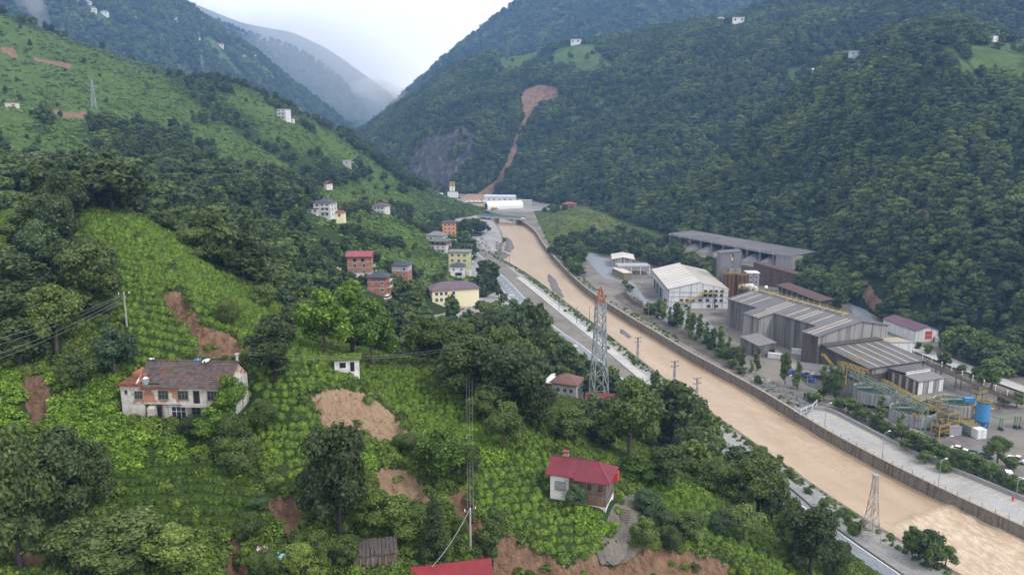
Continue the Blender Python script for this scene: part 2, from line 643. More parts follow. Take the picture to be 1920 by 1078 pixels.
for _pl in MEADOWS_LEFT + NEAR_OPEN:
    _op = np.maximum(_op, inpoly(_ppx + fbm(_X / 20, _Y / 20, 3, 6) * 14, _ppy, _pl) * (0.3 if _pl in NEAR_OPEN else 1.0))
_mask[..., 1] = np.clip(_op * 0.9 + 0.25 * fbm(_X / 30, _Y / 30, 3, 8), 0, 1)
_nr, _nc = _X.shape
_id = np.arange(_nr * _nc).reshape(_nr, _nc)
_F = np.stack([_id[:-1, :-1], _id[:-1, 1:], _id[1:, 1:], _id[1:, :-1]], -1).reshape(-1, 4)
_keep = (_Z - fz(_Y, -4.0)) > 0
_kf = _keep.ravel()[_F].any(1) & (_RR.ravel()[_F].max(1) < 1480)
_F = _F[_kf]
_used = np.unique(_F); _re = np.full(_nr * _nc, -1); _re[_used] = np.arange(len(_used))
LEFT_V = np.stack([_X.ravel(), _Y.ravel(), _Z.ravel()], -1)[_used]
LEFT_F = _re[_F]
add_sheet('left_hillside', LEFT_V, LEFT_F[:, ::-1], _mask.reshape(-1, 3)[_used], HILL)


# ------------------------------------------------------------------ mountains: sheets drawn through surveyed contour lines
def loft(name, rows, x0, x1, nc, nr, amp, wl, seed, soil=(), rock=(), meadow=(), back=(130, 70), dive=22, material=None, fade_top=0.35):
    pxs = np.linspace(x0, x1, nc)
    lines = []
    for r_ in rows:
        a = np.array(r_, float)
        o = np.argsort(a[:, 0]); a = a[o]
        py = np.interp(pxs, a[:, 0], a[:, 1]); dd = np.interp(pxs, a[:, 0], a[:, 2])
        ker = np.array([1, 2, 3, 2, 1]) / 9.0
        py = np.convolve(np.pad(py, 2, 'edge'), ker, 'valid'); dd = np.convolve(np.pad(dd, 2, 'edge'), ker, 'valid')
        u = (pxs - 960) / FPX; v = (539 - py) / FPX
        lines.append(np.stack([u * dd, dd * (CP + v * SP), CAMZ + dd * (-SP + v * CP)], -1))
    b = lines[0].copy(); k = 1 - 30 / np.hypot(b[:, 0], b[:, 1])
    b[:, :2] *= k[:, None]; b[:, 2] -= dive
    t = lines[-1].copy(); k = 1 + back[0] / np.hypot(t[:, 0], t[:, 1])
    t[:, :2] *= k[:, None]; t[:, 2] -= back[1]
    L = np.stack([b] + lines + [t])
    K = len(L)
    seg = [np.linalg.norm(L[i + 1] - L[i], axis=1).mean() for i in range(K - 1)]
    s = np.concatenate([[0], np.cumsum(seg)])
    q = np.linspace(0, s[-1], nr)
    V = np.empty((nr, nc, 3)); T = np.empty(nr)
    for j, qq in enumerate(q):
        i = min(K - 2, max(0, np.searchsorted(s, qq, 'right') - 1))
        f = (qq - s[i]) / (s[i + 1] - s[i])
        p0 = L[max(0, i - 1)]; p1 = L[i]; p2 = L[i + 1]; p3 = L[min(K - 1, i + 2)]
        if i == K - 2 or i == 0:
            V[j] = p1 + (p2 - p1) * f
        else:
            m1 = (p2 - p0) * 0.5 * 0.8; m2 = (p3 - p1) * 0.5 * 0.8
            if i == K - 3:
                m2 = (p2 - p1)
            if i == 1:
                m1 = (p2 - p1)
            V[j] = p1 * (2 * f ** 3 - 3 * f ** 2 + 1) + m1 * (f ** 3 - 2 * f ** 2 + f) + p2 * (-2 * f ** 3 + 3 * f ** 2) + m2 * (f ** 3 - f ** 2)
        T[j] = min(1.0, qq / s[-2])
    nz = fbm(V[..., 0] / wl, V[..., 1] / wl, 5, seed)
    rid = 1 - 2 * np.abs(fbm(V[..., 0] / (wl * 1.6), V[..., 1] / (wl * 1.6), 3, seed + 5))
    taper = (fade_top + (1 - fade_top) * (1 - T ** 3))[:, None]
    V[..., 2] += amp * (nz + 0.5 * (rid - 0.5)) * taper
    px, py, d = pix(V[..., 0], V[..., 1], V[..., 2])
    mask = np.zeros((nr, nc, 3), np.float32)
    wob = fbm(V[..., 0] / 25, V[..., 1] / 25, 3, seed + 31) * 5
    for arr, ch in ((soil, 0), (meadow, 1), (rock, 2)):
        for pl in arr:
            m_ = sstep(-1.5, 1.5, sdpoly(px.ravel(), py.ravel(), pl).reshape(px.shape) + wob * (0.35 if ch == 0 else 1.0))
            mask[..., ch] = np.maximum(mask[..., ch], m_)
    idm = np.arange(nr * nc).reshape(nr, nc)
    F = np.stack([idm[:-1, :-1], idm[:-1, 1:], idm[1:, 1:], idm[1:, :-1]], -1).reshape(-1, 4)
    add_sheet(name, V.reshape(-1, 3), F, mask.reshape(-1, 3), material or FARHILL)
    return dict(V=V, mask=mask, T=T)


S1_BASE = [(1150, 402, 860), (1200, 405, 800), (1300, 430, 640), (1420, 450, 580), (1540, 480, 520), (1580, 515, 470), (1640, 560, 420), (1700, 604, 385), (1800, 640, 350), (1920, 690, 310), (2100, 760, 265), (2400, 840, 225)]
S1_MID = [(1150, 398, 870), (1215, 393, 810), (1300, 385, 700), (1420, 350, 655), (1520, 330, 600), (1620, 320, 545), (1700, 310, 500), (1790, 300, 465), (1920, 330, 425), (2080, 380, 380), (2400, 420, 330)]
S1_UP = [(1150, 395, 880), (1215, 388, 815), (1300, 355, 745), (1400, 300, 715), (1500, 240, 680), (1600, 180, 635), (1700, 140, 600), (1790, 120, 570), (1920, 170, 520), (2080, 220, 470), (2400, 260, 420)]
S1_TOP = [(1150, 392, 890), (1230, 380, 820), (1300, 330, 790), (1400, 250, 770), (1480, 185, 750), (1560, 118, 730), (1650, 66, 700), (1720, 45, 690), (1780, 38, 680), (1850, 66, 640), (1920, 80, 620), (2050, 90, 570), (2400, 80, 520)]
S1_MEADOW = [[(1800, 88), (1930, 80), (1930, 155), (1880, 150), (1830, 130)], [(1745, 85), (1790, 95), (1835, 150), (1850, 175), (1800, 140)]]
S1_SOIL = [[(1612, 520), (1622, 525), (1660, 575), (1662, 590), (1640, 590), (1620, 560)], [(1590, 500), (1606, 508), (1612, 530), (1598, 520)], [(1700, 395), (1745, 392), (1740, 418), (1705, 415)]]
S2_BASE = [(560, 374, 1300), (700, 368, 1220), (800, 363, 1150), (860, 363, 1130), (930, 363, 1120), (1000, 373, 1050), (1080, 388, 950), (1180, 397, 870), (1260, 397, 860), (1400, 392, 850), (1600, 380, 840), (1900, 380, 800), (2300, 380, 760)]
S2_MID = [(560, 340, 1460), (640, 325, 1420), (720, 285, 1350), (800, 250, 1225), (870, 240, 1205), (940, 250, 1205), (1010, 220, 1240), (1080, 200, 1200), (1150, 200, 1120), (1230, 210, 1050), (1320, 190, 1020), (1420, 150, 1000), (1540, 90, 980), (1700, 40, 950), (1900, 0, 920), (2300, 0, 900)]
S2_UP = [(560, 320, 1580), (660, 268, 1560), (740, 225, 1500), (810, 195, 1400), (880, 165, 1370), (950, 150, 1350), (1010, 150, 1320), (1080, 120, 1300), (1150, 115, 1250), (1230, 110, 1200), (1330, 95, 1140), (1430, 60, 1110), (1540, 15, 1080), (1700, -15, 1060), (1900, -40, 1020), (2300, -40, 1000)]
S2_TOP = [(560, 310, 1680), (600, 295, 1680), (680, 240, 1640), (740, 203, 1600), (800, 168, 1580), (840, 130, 1560), (900, 105, 1500), (960, 100, 1440), (1020, 88, 1400), (1080, 74, 1380), (1150, 66, 1350), (1220, 54, 1330), (1300, 46, 1300), (1360, 44, 1220), (1420, 14, 1250), (1500, -20, 1250), (1650, -60, 1200), (1900, -80, 1150), (2300, -60, 1100)]
S2_SOIL = [[(984, 168), (1010, 160), (1050, 165), (1046, 186), (1022, 198), (1005, 205), (992, 222), (981, 216), (976, 185)],
           [(985, 217), (991, 222), (970, 262), (971, 278), (962, 300), (945, 335), (922, 366), (890, 368), (930, 338), (950, 305), (960, 275), (965, 258)]]
S2_ROCK = [[(758, 300), (790, 262), (818, 235), (870, 236), (892, 262), (885, 300), (850, 330), (862, 366), (785, 364), (776, 335)], [(792, 215), (815, 205), (822, 225), (796, 235)]]
S2_MEADOW = [[(935, 106), (1010, 98), (1012, 112), (960, 130), (925, 135)], [(1040, 92), (1110, 85), (1152, 130), (1100, 142), (1030, 122)], [(1478, 127), (1526, 130), (1480, 157)],
             [(1060, 215), (1090, 222), (1085, 232), (1060, 230)], [(1380, 15), (1440, 5), (1420, 22)], [(1105, 180), (1135, 190), (1120, 205)]]
S3_TOP = [(700, 235, 2400), (760, 180, 2350), (815, 124, 2300), (850, 92, 2250), (900, 52, 2250), (960, 5, 2200), (1040, -40, 2200), (1200, -90, 2200), (1400, -120, 2200), (1800, -150, 2200), (2300, -150, 2200)]
S3_MID = [(700, 260, 2250), (815, 190, 2100), (960, 100, 2000), (1200, 30, 1950), (1500, 10, 1900), (2300, 0, 1900)]
S3_BASE = [(700, 300, 2050), (815, 260, 1900), (960, 220, 1800), (1200, 180, 1750), (1500, 150, 1700), (2300, 150, 1700)]
L2_TOP = [(-500, -330, 1500), (-200, -270, 1600), (0, -170, 1700), (200, -85, 1800), (340, 0, 1900), (400, 50, 1980), (480, 98, 2080), (560, 162, 2200), (620, 206, 2300), (665, 245, 2400), (720, 300, 2450)]
L2_MID = [(-500, -80, 1350), (0, 0, 1480), (200, 60, 1560), (340, 110, 1650), (480, 170, 1820), (600, 235, 2060), (665, 262, 2250), (720, 315, 2300)]
L2_BASE = [(-500, 200, 1150), (0, 190, 1200), (200, 215, 1300), (400, 255, 1450), (560, 290, 1650), (720, 335, 2000)]
L2_MEADOW = [[(355, 55), (400, 75), (430, 110), (450, 140), (420, 120), (380, 85)], [(470, 105), (500, 125), (520, 150), (490, 140)], [(160, 20), (200, 30), (190, 45)]]
L3_TOP = [(150, -90, 4300), (350, 2, 4400), (450, 38, 4500), (547, 58, 4600), (620, 96, 4700), (680, 140, 4800), (735, 180, 4900), (800, 250, 5000)]
L3_BASE = [(150, 180, 3700), (450, 210, 3800), (680, 260, 4000), (800, 300, 4200)]
L4_TOP = [(150, -40, 3200), (330, 10, 3250), (420, 48, 3300), (470, 68, 3350), (530, 82, 3400), (590, 112, 3450), (640, 150, 3500), (690, 215, 3600), (760, 280, 3700)]
L4_BASE = [(150, 200, 2700), (450, 230, 2800), (690, 280, 3000), (760, 310, 3100)]

L3_TOP = [(a, b, d * 0.75) for a, b, d in L3_TOP]; L3_BASE = [(a, b, d * 0.78) for a, b, d in L3_BASE]
L4_TOP = [(a, b, d * 0.86) for a, b, d in L4_TOP]; L4_BASE = [(a, b, d * 0.88) for a, b, d in L4_BASE]
SH = {}
SH['s1'] = loft('right_mountain', [S1_BASE, S1_MID, S1_UP, S1_TOP], 1150, 2400, 230, 150, 22, 105, 11, S1_SOIL, (), S1_MEADOW, back=(140, 70))
SH['s2'] = loft('landslide_mountain', [S2_BASE, S2_MID, S2_UP, S2_TOP], 560, 2300, 340, 190, 32, 180, 23, S2_SOIL, S2_ROCK, S2_MEADOW, back=(170, 60))
SH['s3'] = loft('rear_mountain', [S3_BASE, S3_MID, S3_TOP], 700, 2300, 150, 70, 45, 400, 37)
SH['l2'] = loft('blue_mountain', [L2_BASE, L2_MID, L2_TOP], -500, 720, 180, 100, 40, 330, 41, (), (), L2_MEADOW, fade_top=0.12)
SH['l3'] = loft('misty_mountain', [L3_BASE, L3_TOP], 150, 800, 80, 40, 90, 700, 53, fade_top=0.15)
SH['l4'] = loft('pale_mountain', [L4_BASE, L4_TOP], 150, 760, 80, 40, 60, 500, 59, fade_top=0.15)

_bv = []; _bf = []; _off = 0
for _nm, _v, _f in SHEETS:
    _bv.append(np.asarray(_v)); _bf.append(np.asarray(_f) + _off); _off += len(_v)
TERR = BVHTree.FromPolygons(np.concatenate(_bv).tolist(), np.concatenate(_bf).tolist())


def hit(px, py):
    """where the terrain shows at a picture position"""
    r = Vector(ray(px, py)); L = r.length
    q = TERR.ray_cast(Vector((0, 0, CAMZ)), r.normalized())
    if q[0] is None:
        return None
    return np.array(q[0])


def depth_of(p):
    return p[1] * CP - (p[2] - CAMZ) * SP


def down(x, y):
    q = TERR.ray_cast(Vector((x, y, 900)), Vector((0, 0, -1)))
    return q[0].z if q[0] else fz(y, 3.7)
# ------------------------------------------------------------------ valley floor, river, walls, roads
from mathutils.geometry import tessellate_polygon


def water_material():
    m, n, b = nodes_of('muddy_water')
    t1 = noise_node(n, 0.10, 6, vec_scale=(0.3, 1.2, 1), rot=R(80))
    t2 = noise_node(n, 0.8, 9, vec_scale=(0.5, 1.2, 1), rough=0.65, rot=R(80))
    c = ramp(n, t1.outputs['Fac'], [(0.3, (0.335, 0.242, 0.158)), (0.5, (0.37, 0.272, 0.182)), (0.7, (0.40, 0.30, 0.207))])
    # foam gathers where the flow breaks
    at = n.nodes.new('ShaderNodeVertexColor'); at.layer_name = 'mask'
    sep = n.nodes.new('ShaderNodeSeparateColor'); n.links.new(at.outputs['Color'], sep.inputs['Color'])
    ad = n.nodes.new('ShaderNodeMath'); ad.operation = 'MULTIPLY_ADD'
    n.links.new(sep.outputs['Red'], ad.inputs[0]); ad.inputs[1].default_value = 0.30
    n.links.new(t2.outputs['Fac'], ad.inputs[2])
    f = ramp(n, ad.outputs[0], [(0.67, (0, 0, 0)), (0.88, (0.8, 0.8, 0.8))])
    c = mixc(n, f, c, (0.58, 0.475, 0.355))
    g = ramp(n, t2.outputs['Fac'], [(0.30, (0.35, 0.35, 0.35)), (0.40, (0, 0, 0))])
    c = mixc(n, g, c, (0.30, 0.19, 0.10))
    n.links.new(c, b.inputs['Base Color'])
    b.inputs['Roughness'].default_value = 0.28
    b.inputs['Specular IOR Level'].default_value = 0.5
    bump(n, b, t2.outputs['Fac'], 0.6, 0.5)
    return m


def gravel_material(name, stops, scale=0.12, fine=2.5):
    m, n, b = nodes_of(name)
    t1 = noise_node(n, scale, 7, rough=0.62)
    t2 = noise_node(n, fine, 5)
    c = ramp(n, t1.outputs['Fac'], stops)
    d = ramp(n, t2.outputs['Fac'], [(0.3, (0.6, 0.6, 0.6)), (0.7, (1.25, 1.25, 1.25))])
    c = mixc(n, 0.7, c, d, 'MULTIPLY')
    n.links.new(c, b.inputs['Base Color'])
    b.inputs['Roughness'].default_value = 0.9
    b.inputs['Specular IOR Level'].default_value = 0.2
    bump(n, b, t2.outputs['Fac'], 0.5, 0.15)
    return m


WATER = water_material()
YARD = gravel_material('yard_ground', [(0.3, (0.075, 0.073, 0.072)), (0.45, (0.15, 0.14, 0.128)), (0.6, (0.205, 0.185, 0.158)), (0.75, (0.13, 0.10, 0.072))], 0.06)
SPOIL = gravel_material('riverside_gravel', [(0.3, (0.19, 0.19, 0.20)), (0.5, (0.27, 0.27, 0.27)), (0.7, (0.30, 0.265, 0.225))], 0.06)
TRACK = gravel_material('brown_track', [(0.3, (0.125, 0.115, 0.105)), (0.5, (0.18, 0.165, 0.15)), (0.7, (0.23, 0.205, 0.18))], 0.09)
ASPH = gravel_material('asphalt', [(0.3, (0.17, 0.19, 0.215)), (0.6, (0.215, 0.235, 0.26))], 0.2)
CONC = gravel_material('concrete_slab', [(0.3, (0.25, 0.25, 0.25)), (0.5, (0.31, 0.31, 0.305)), (0.7, (0.37, 0.355, 0.32))], 0.1)
PALE = gravel_material('pale_concrete', [(0.3, (0.33, 0.325, 0.31)), (0.6, (0.43, 0.42, 0.40))], 0.15)
WALLC = mat('river_wall_concrete', (0.19, 0.165, 0.135), 0.2, 0.8, 0.9, 0.2, dirt=(0.085, 0.07, 0.052), streak=True)
CAPC = mat('wall_cap_concrete', (0.30, 0.27, 0.23), 0.15, 0.8, 0.9, 0.2)
KERB = mat('kerb_concrete', (0.27, 0.265, 0.255), 0.15, 1.0)
WHITE_LINE = mat('road_paint', (0.72, 0.72, 0.70), 0.12, 2.0)
YELLOW_LINE = mat('yellow_paint', (0.62, 0.40, 0.07), 0.2, 2.0, dirt=(0.45, 0.42, 0.36))
GRASSY = ground_material('embankment_grass', (0.05, 0.075, 0.02), (0.13, 0.145, 0.045), (0.22, 0.17, 0.11), (0.14, 0.125, 0.12), 0.5)


def sheet(name, pts2, h, material, parent=None, kind='structure'):
    """flat sheet on the valley plane"""
    pts = [Vector((p[0], p[1], 0)) for p in pts2]
    tri = tessellate_polygon([pts])
    V = [(p.x, p.y, fz(p.y, h)) for p in pts]
    F = []
    for t in tri:
        a, b, c = (pts[i] for i in t)
        F.append(tuple(t) if (b - a).cross(c - a).z > 0 else tuple(reversed(t)))
    me = bpy.data.meshes.new(name)
    me.from_pydata(V, [], F)
    me.materials.append(material)
    o = mesh_obj(name, me, parent)
    if parent is None and kind:
        tag(o, kind=kind)
    return o


def gp(lst, h=3.7):
    return [G(a, b, h)[:2] for a, b in lst]


def resample(pts, step):
    pts = [np.array(p[:2], float) for p in pts]
    out = [pts[0]]
    acc = 0.0
    for a, b in zip(pts[:-1], pts[1:]):
        L = np.linalg.norm(b - a); t = step - acc
        while t <= L:
            out.append(a + (b - a) * t / L); t += step
        acc = L - (t - step)
    if np.linalg.norm(out[-1] - pts[-1]) > step * 0.3:
        out.append(pts[-1])
    return out


def smooth_line(pts, k=2):
    pts = [np.array(p[:2], float) for p in pts]
    for _ in range(k):
        q = [pts[0]]
        for a, b in zip(pts[:-1], pts[1:]):
            q += [a * 0.75 + b * 0.25, a * 0.25 + b * 0.75]
        q.append(pts[-1]); pts = q
    return pts


def offset(pts, o):
    """line shifted to its left by o"""
    out = []
    for i, p in enumerate(pts):
        d = pts[min(i + 1, len(pts) - 1)] - pts[max(i - 1, 0)]
        d = d / (np.linalg.norm(d) + 1e-9)
        out.append(p + np.array((-d[1], d[0])) * o)
    return out


def band(name, line, o0, o1, h, material, parent=None, hz=None):
    a = offset(line, o0); b = offset(line, o1)
    V = []; F = []
    for p, q in zip(a, b):
        V.append((p[0], p[1], fz(p[1], h))); V.append((q[0], q[1], fz(q[1], h)))
    for i in range(len(a) - 1):
        F.append((2 * i, 2 * i + 1, 2 * i + 3, 2 * i + 2))
    if o1 > o0:
        F = [tuple(reversed(f)) for f in F]
    me = bpy.data.meshes.new(name); me.from_pydata(V, [], F); me.materials.append(material)
    o = mesh_obj(name, me, parent)
    if parent is None:
        tag(o, kind='structure')
    return o


def wall_line(mb, line, o0, o1, h0, h1, material):
    """upright wall along a line, between two side offsets"""
    a = offset(line, o0); b = offset(line, o1)
    V = []; F = []
    for p, q in zip(a, b):
        V += [(p[0], p[1], fz(p[1], h0)), (p[0], p[1], fz(p[1], h1)), (q[0], q[1], fz(q[1], h1)), (q[0], q[1], fz(q[1], h0))]
    for i in range(len(a) - 1):
        k = 4 * i
        for j in range(4):
            F.append((k + j, k + (j + 1) % 4, k + 4 + (j + 1) % 4, k + 4 + j))
    n = len(V)
    F += [(0, 1, 2, 3), (n - 1, n - 2, n - 3, n - 4)]
    mb.add(V, F, material)


# river banks, from far to near
RIGHT_TOP_PX = [(868, 372), (885, 385), (915, 398), (950, 404), (972, 412), (990, 421), (1005, 434), (1014, 450), (1027, 468), (1055, 500), (1086, 530), (1120, 556), (1180, 594), (1236, 626), (1290, 659), (1353, 692), (1426, 731), (1503, 778), (1559, 812), (1654, 862), (1760, 914), (1920, 988), (2120, 1076), (2500, 1240)]
RIGHT = smooth_line([G(a, b, 3.7) for a, b in RIGHT_TOP_PX], 2)
LEFT_PX = [(850, 376), (870, 392), (895, 404), (922, 416), (935, 432), (944, 452), (936, 476), (932, 488), (962, 505), (1000, 529), (1056, 573), (1110, 615), (1165, 660), (1215, 700), (1270, 742), (1331, 788), (1400, 838), (1500, 912), (1592, 977), (1695, 1040), (1790, 1098), (2000, 1210), (2300, 1360)]
LEFT = smooth_line([G(a, b, 0.4) for a, b in LEFT_PX], 2)

# floor on either side
LEFT_FLOOR = [tuple(p) for p in LEFT] + [tuple(p[:2]) for p in [G(a, b, 3.7) for a, b in [(1900, 1330), (1640, 1130), (1440, 1000), (1285, 890), (1190, 830), (1090, 760), (1000, 670), (900, 590), (820, 560), (760, 480), (760, 400), (700, 372), (780, 366)]]]
sheet('left_bank_ground', LEFT_FLOOR, 3.55, SPOIL)
RIGHT_FLOOR = [tuple(p) for p in RIGHT] + [(330, 60), (420, 200), (420, 420), (420, 700), (300, 1000), (120, 1250), (-80, 1300), (-110, 1200)]
sheet('right_bank_ground', RIGHT_FLOOR, 3.66, YARD)
sheet('riverbed_ground', [tuple(p) for p in offset(LEFT, 14)] + [tuple(p) for p in reversed(offset(RIGHT, -14))], -2.0, TRACK)

# water surface, a fine grid so that waves are real relief
_n = 420
_lq = np.array(resample(LEFT, 1.0)); _rq = np.array(resample(RIGHT, 1.0))


def at_frac(line, ts):
    s = np.linspace(0, 1, len(line))
    return np.stack([np.interp(ts, s, line[:, 0]), np.interp(ts, s, line[:, 1])], -1)


# pair the banks by distance from the camera so the rows cross the river
_ys = np.concatenate([np.linspace(1060, 420, 150), np.linspace(419, 70, 420)])


def bank_x(line, ys):
    o = np.argsort(line[:, 1])
    return np.interp(ys, line[o, 1], line[o, 0])


_lx = bank_x(_lq, _ys + 8) - 0.8; _rx = bank_x(_rq, _ys + 20) + 0.3
_nc = 70
_u = np.linspace(0, 1, _nc)
_WX = _lx[:, None] + (_rx - _lx)[:, None] * _u
_WY = (_ys + 8)[:, None] + np.zeros_like(_WX) + 12 * _u
_dx, _dy = 0.18, -0.98
_al = _WX * _dx + _WY * _dy; _ac = _WX * _dy - _WY * _dx
_wv = fbm(_al / 9, _ac / 5, 4, 91) * 0.16 + fbm(_al / 2.6, _ac / 1.7, 3, 92) * 0.08
# rapids
_ppx, _ppy, _ = pix(_WX, _WY, fz(_WY, 0.0))
RAPIDS = [[(1690, 985), (1750, 955), (1800, 945), (1925, 1010), (1925, 1100), (1720, 1100)], [(1330, 790), (1400, 770), (1520, 800), (1640, 870), (1600, 900), (1450, 860), (1350, 815)],
          [(1200, 650), (1240, 660), (1240, 690), (1210, 690)], [(940, 425), (1000, 435), (1010, 470), (960, 470)], [(1330, 700), (1480, 770), (1470, 790), (1330, 730)]]
_rp = np.zeros(_WX.shape)
for _k, _q in enumerate(RAPIDS):
    _rp = np.maximum(_rp, (1.0 if _k == 0 else 0.4) * sstep(-14, 10, sdpoly(_ppx.ravel(), _ppy.ravel(), _q).reshape(_WX.shape)))
_wv = _wv * (1 + 2.2 * _rp) + _rp * (0.25 + 0.45 * np.abs(fbm(_al / 3.5, _ac / 2.2, 3, 95)))
# a standing wave where the bed drops near the far wall
_ax, _ay = G(1690, 988, 0)[:2]; _bx, _by = G(1800, 950, 0)[:2]
_t = np.clip(((_WX - _ax) * (_bx - _ax) + (_WY - _ay) * (_by - _ay)) / ((_bx - _ax) ** 2 + (_by - _ay) ** 2), 0, 1)
_dd = np.hypot(_WX - _ax - _t * (_bx - _ax), _WY - _ay - _t * (_by - _ay))
_wv += 0.55 * np.exp(-(_dd / 1.6) ** 2)
_id = np.arange(_WX.size).reshape(_WX.shape)
_F = np.stack([_id[:-1, :-1], _id[1:, :-1], _id[1:, 1:], _id[:-1, 1:]], -1).reshape(-1, 4)
_me = np_mesh('river', np.stack([_WX.ravel(), _WY.ravel(), (fz(_WY, 0.0) + _wv).ravel()], -1), _F, WATER, True)
_ca = _me.color_attributes.new('mask', 'FLOAT_COLOR', 'POINT')
_bufc = np.ones((_WX.size, 4), np.float32); _bufc[:, 0] = np.clip(_rp + 0.9 * np.exp(-(_dd / 2.2) ** 2), 0, 1).ravel() * 0.8; _bufc[:, 1:3] = 0
_ca.data.foreach_set('color', _bufc.ravel())
tag(mesh_obj('river', _me), kind='structure')

# right river wall: each cast panel is a piece with a joint beside it
wall = empty('river_wall', (RIGHT[40][0], RIGHT[40][1], fz(RIGHT[40][1])), 0, 'long stained brown concrete retaining wall along the far bank of the muddy river', 'retaining wall')
_inv = Matrix.Translation(-Vector(wall.location))
_near = [p for p in RIGHT]
_seg = resample(_near, 6.0)
for i in range(len(_seg) - 1):
    if _seg[i][1] > 900 or _seg[i][1] < 90:
        continue
    a, b = _seg[i], _seg[i + 1]
    d = (b - a) / np.linalg.norm(b - a)
    b2 = b - d * 0.07
    m = MB()
    jog = 0.03 * (i % 2)
    wall_line(m, [a, b2], -0.12 - jog, 0.45, -2.5, 3.78, WALLC)
    o = m.build('panel', wall); o.matrix_parent_inverse = _inv
m = MB(); wall_line(m, [p for p in _seg if 90 < p[1] < 900], -0.06, 0.40, -2.5, 3.72, WALLC)
o = m.build('core', wall); o.matrix_parent_inverse = _inv
m = MB(); wall_line(m, [p for p in _seg if 90 < p[1] < 900], -0.25, 0.55, 3.78, 3.98, CAPC)
o = m.build('coping', wall); o.matrix_parent_inverse = _inv
# railing posts on the wall
for i, p in enumerate(resample([q for q in RIGHT if q[1] < 560], 3.6)):
    if p[1] < 120:
        continue
    m = MB(); m.beam((p[0] + 0.1, p[1], fz(p[1], 3.98)), (p[0] + 0.1, p[1], fz(p[1], 5.05)), 0.09, mat('railing_steel', (0.10, 0.10, 0.11), 0.1, rough=0.5))
    o = m.build('post', wall); o.matrix_parent_inverse = _inv

# left bank: low rough retaining edge
lw = empty('bank_wall', (LEFT[50][0], LEFT[50][1], fz(LEFT[50][1])), 0, 'low dark concrete edge wall on the near bank below the roadside trees', 'retaining wall')
_inv = Matrix.Translation(-Vector(lw.location))
_ls = [p for p in resample(LEFT, 5.0) if 70 < p[1] < 860]
m = MB(); wall_line(m, _ls, -0.9, 0.35, -2.5, 3.62, mat('rough_bank', (0.16, 0.14, 0.11), 0.35, 0.6, 0.95, 0.1))
o = m.build('edge', lw); o.matrix_parent_inverse = _inv

# asphalt road on the left bank
ROAD = smooth_line([G(a, b, 3.6) for a, b in [(868, 440), (880, 465), (890, 483), (925, 512), (955, 542), (985, 578), (1028, 618), (1080, 652), (1117, 687), (1170, 728), (1230, 772), (1306, 818), (1400, 890), (1520, 985), (1660, 1085), (1850, 1210)]], 2)
band('road', ROAD, -4.6, 4.6, 3.61, ASPH)
for o_, nm in ((-4.25, 'edge_line'), (4.25, 'edge_line'), (0.0, 'centre_line')):
    if nm == 'edge_line':
        band('edge_line', ROAD, o_ - 0.13, o_ + 0.13, 3.625, WHITE_LINE)
    else:
        _q = resample(ROAD, 3.0)
        m = MB()
        for i in range(0, len(_q) - 1, 3):
            a, b = np.array(_q[i]), np.array(_q[i + 1])
            d = (b - a) / np.linalg.norm(b - a); nn = np.array((-d[1], d[0])) * 0.12
            m.add([(*(a - nn), fz(a[1], 3.625)), (*(b - nn), fz(b[1], 3.625)), (*(b + nn), fz(b[1], 3.625)), (*(a + nn), fz(a[1], 3.625))], [(0, 1, 2, 3)], WHITE_LINE)
        tag(m.build('centre_line'), kind='structure')
# zebra crossing and road bar markings
m = MB()
_c = G(1066, 649, 3.6)[:2]; _d = G(1082, 661, 3.6)[:2] - G(1052, 639, 3.6)[:2]; _d = _d / np.linalg.norm(_d); _nn = np.array((-_d[1], _d[0]))
for k in range(-4, 5):
    q = _c + _nn * k * 0.95
    P = [q - _d * 1.6 - _nn * 0.25, q + _d * 1.6 - _nn * 0.25, q + _d * 1.6 + _nn * 0.25, q - _d * 1.6 + _nn * 0.25]
    m.add([(p[0], p[1], fz(p[1], 3.628)) for p in P], [(3, 2, 1, 0)], WHITE_LINE)
tag(m.build('zebra_crossing'), kind='structure')
for _px in ((1036, 629), (962, 552)):
    _c = G(*_px, 3.6)[:2]
    m = MB()
    for k in range(4):
        q = _c + _d * (k * 0.9) - _nn * 1.6
        P = [q - _d * 0.2 - _nn * 1.6, q + _d * 0.2 - _nn * 1.6, q + _d * 0.2 + _nn * 1.6, q - _d * 0.2 + _nn * 1.6]
        m.add([(p[0], p[1], fz(p[1], 3.628)) for p in P], [(3, 2, 1, 0)], WHITE_LINE)
    tag(m.build('road_marking'), kind='structure')

# brown track and the pale concrete strip beside the road
STRIP = smooth_line([G(a, b, 3.75) for a, b in [(972, 520), (1000, 541), (1060, 590), (1120, 637), (1195, 700), (1245, 740), (1330, 800)]], 2)
band('dirt_verge', smooth_line([G(a, b, 3.6) for a, b in [(905, 470), (940, 500), (985, 545), (1050, 605), (1115, 662), (1170, 706), (1240, 760), (1330, 826), (1438, 905)]], 2), -5.0, 5.0, 3.59, TRACK)
m = MB(); wall_line(m, STRIP, -2.0, 2.0, 3.4, 3.95, PALE)
tag(m.build('concrete_strip'), kind='structure')
PROM = smooth_line([G(a, b, 3.75) for a, b in [(1300, 792), (1370, 838), (1440, 876), (1500, 922), (1565, 980), (1608, 1012), (1708, 1080), (1850, 1170)]], 2)
m = MB(); wall_line(m, PROM, -1.3, 1.3, 3.2, 4.1, mat('dark_walkway', (0.21, 0.21, 0.205), 0.2, 0.8))
tag(m.build('walkway'), kind='structure')

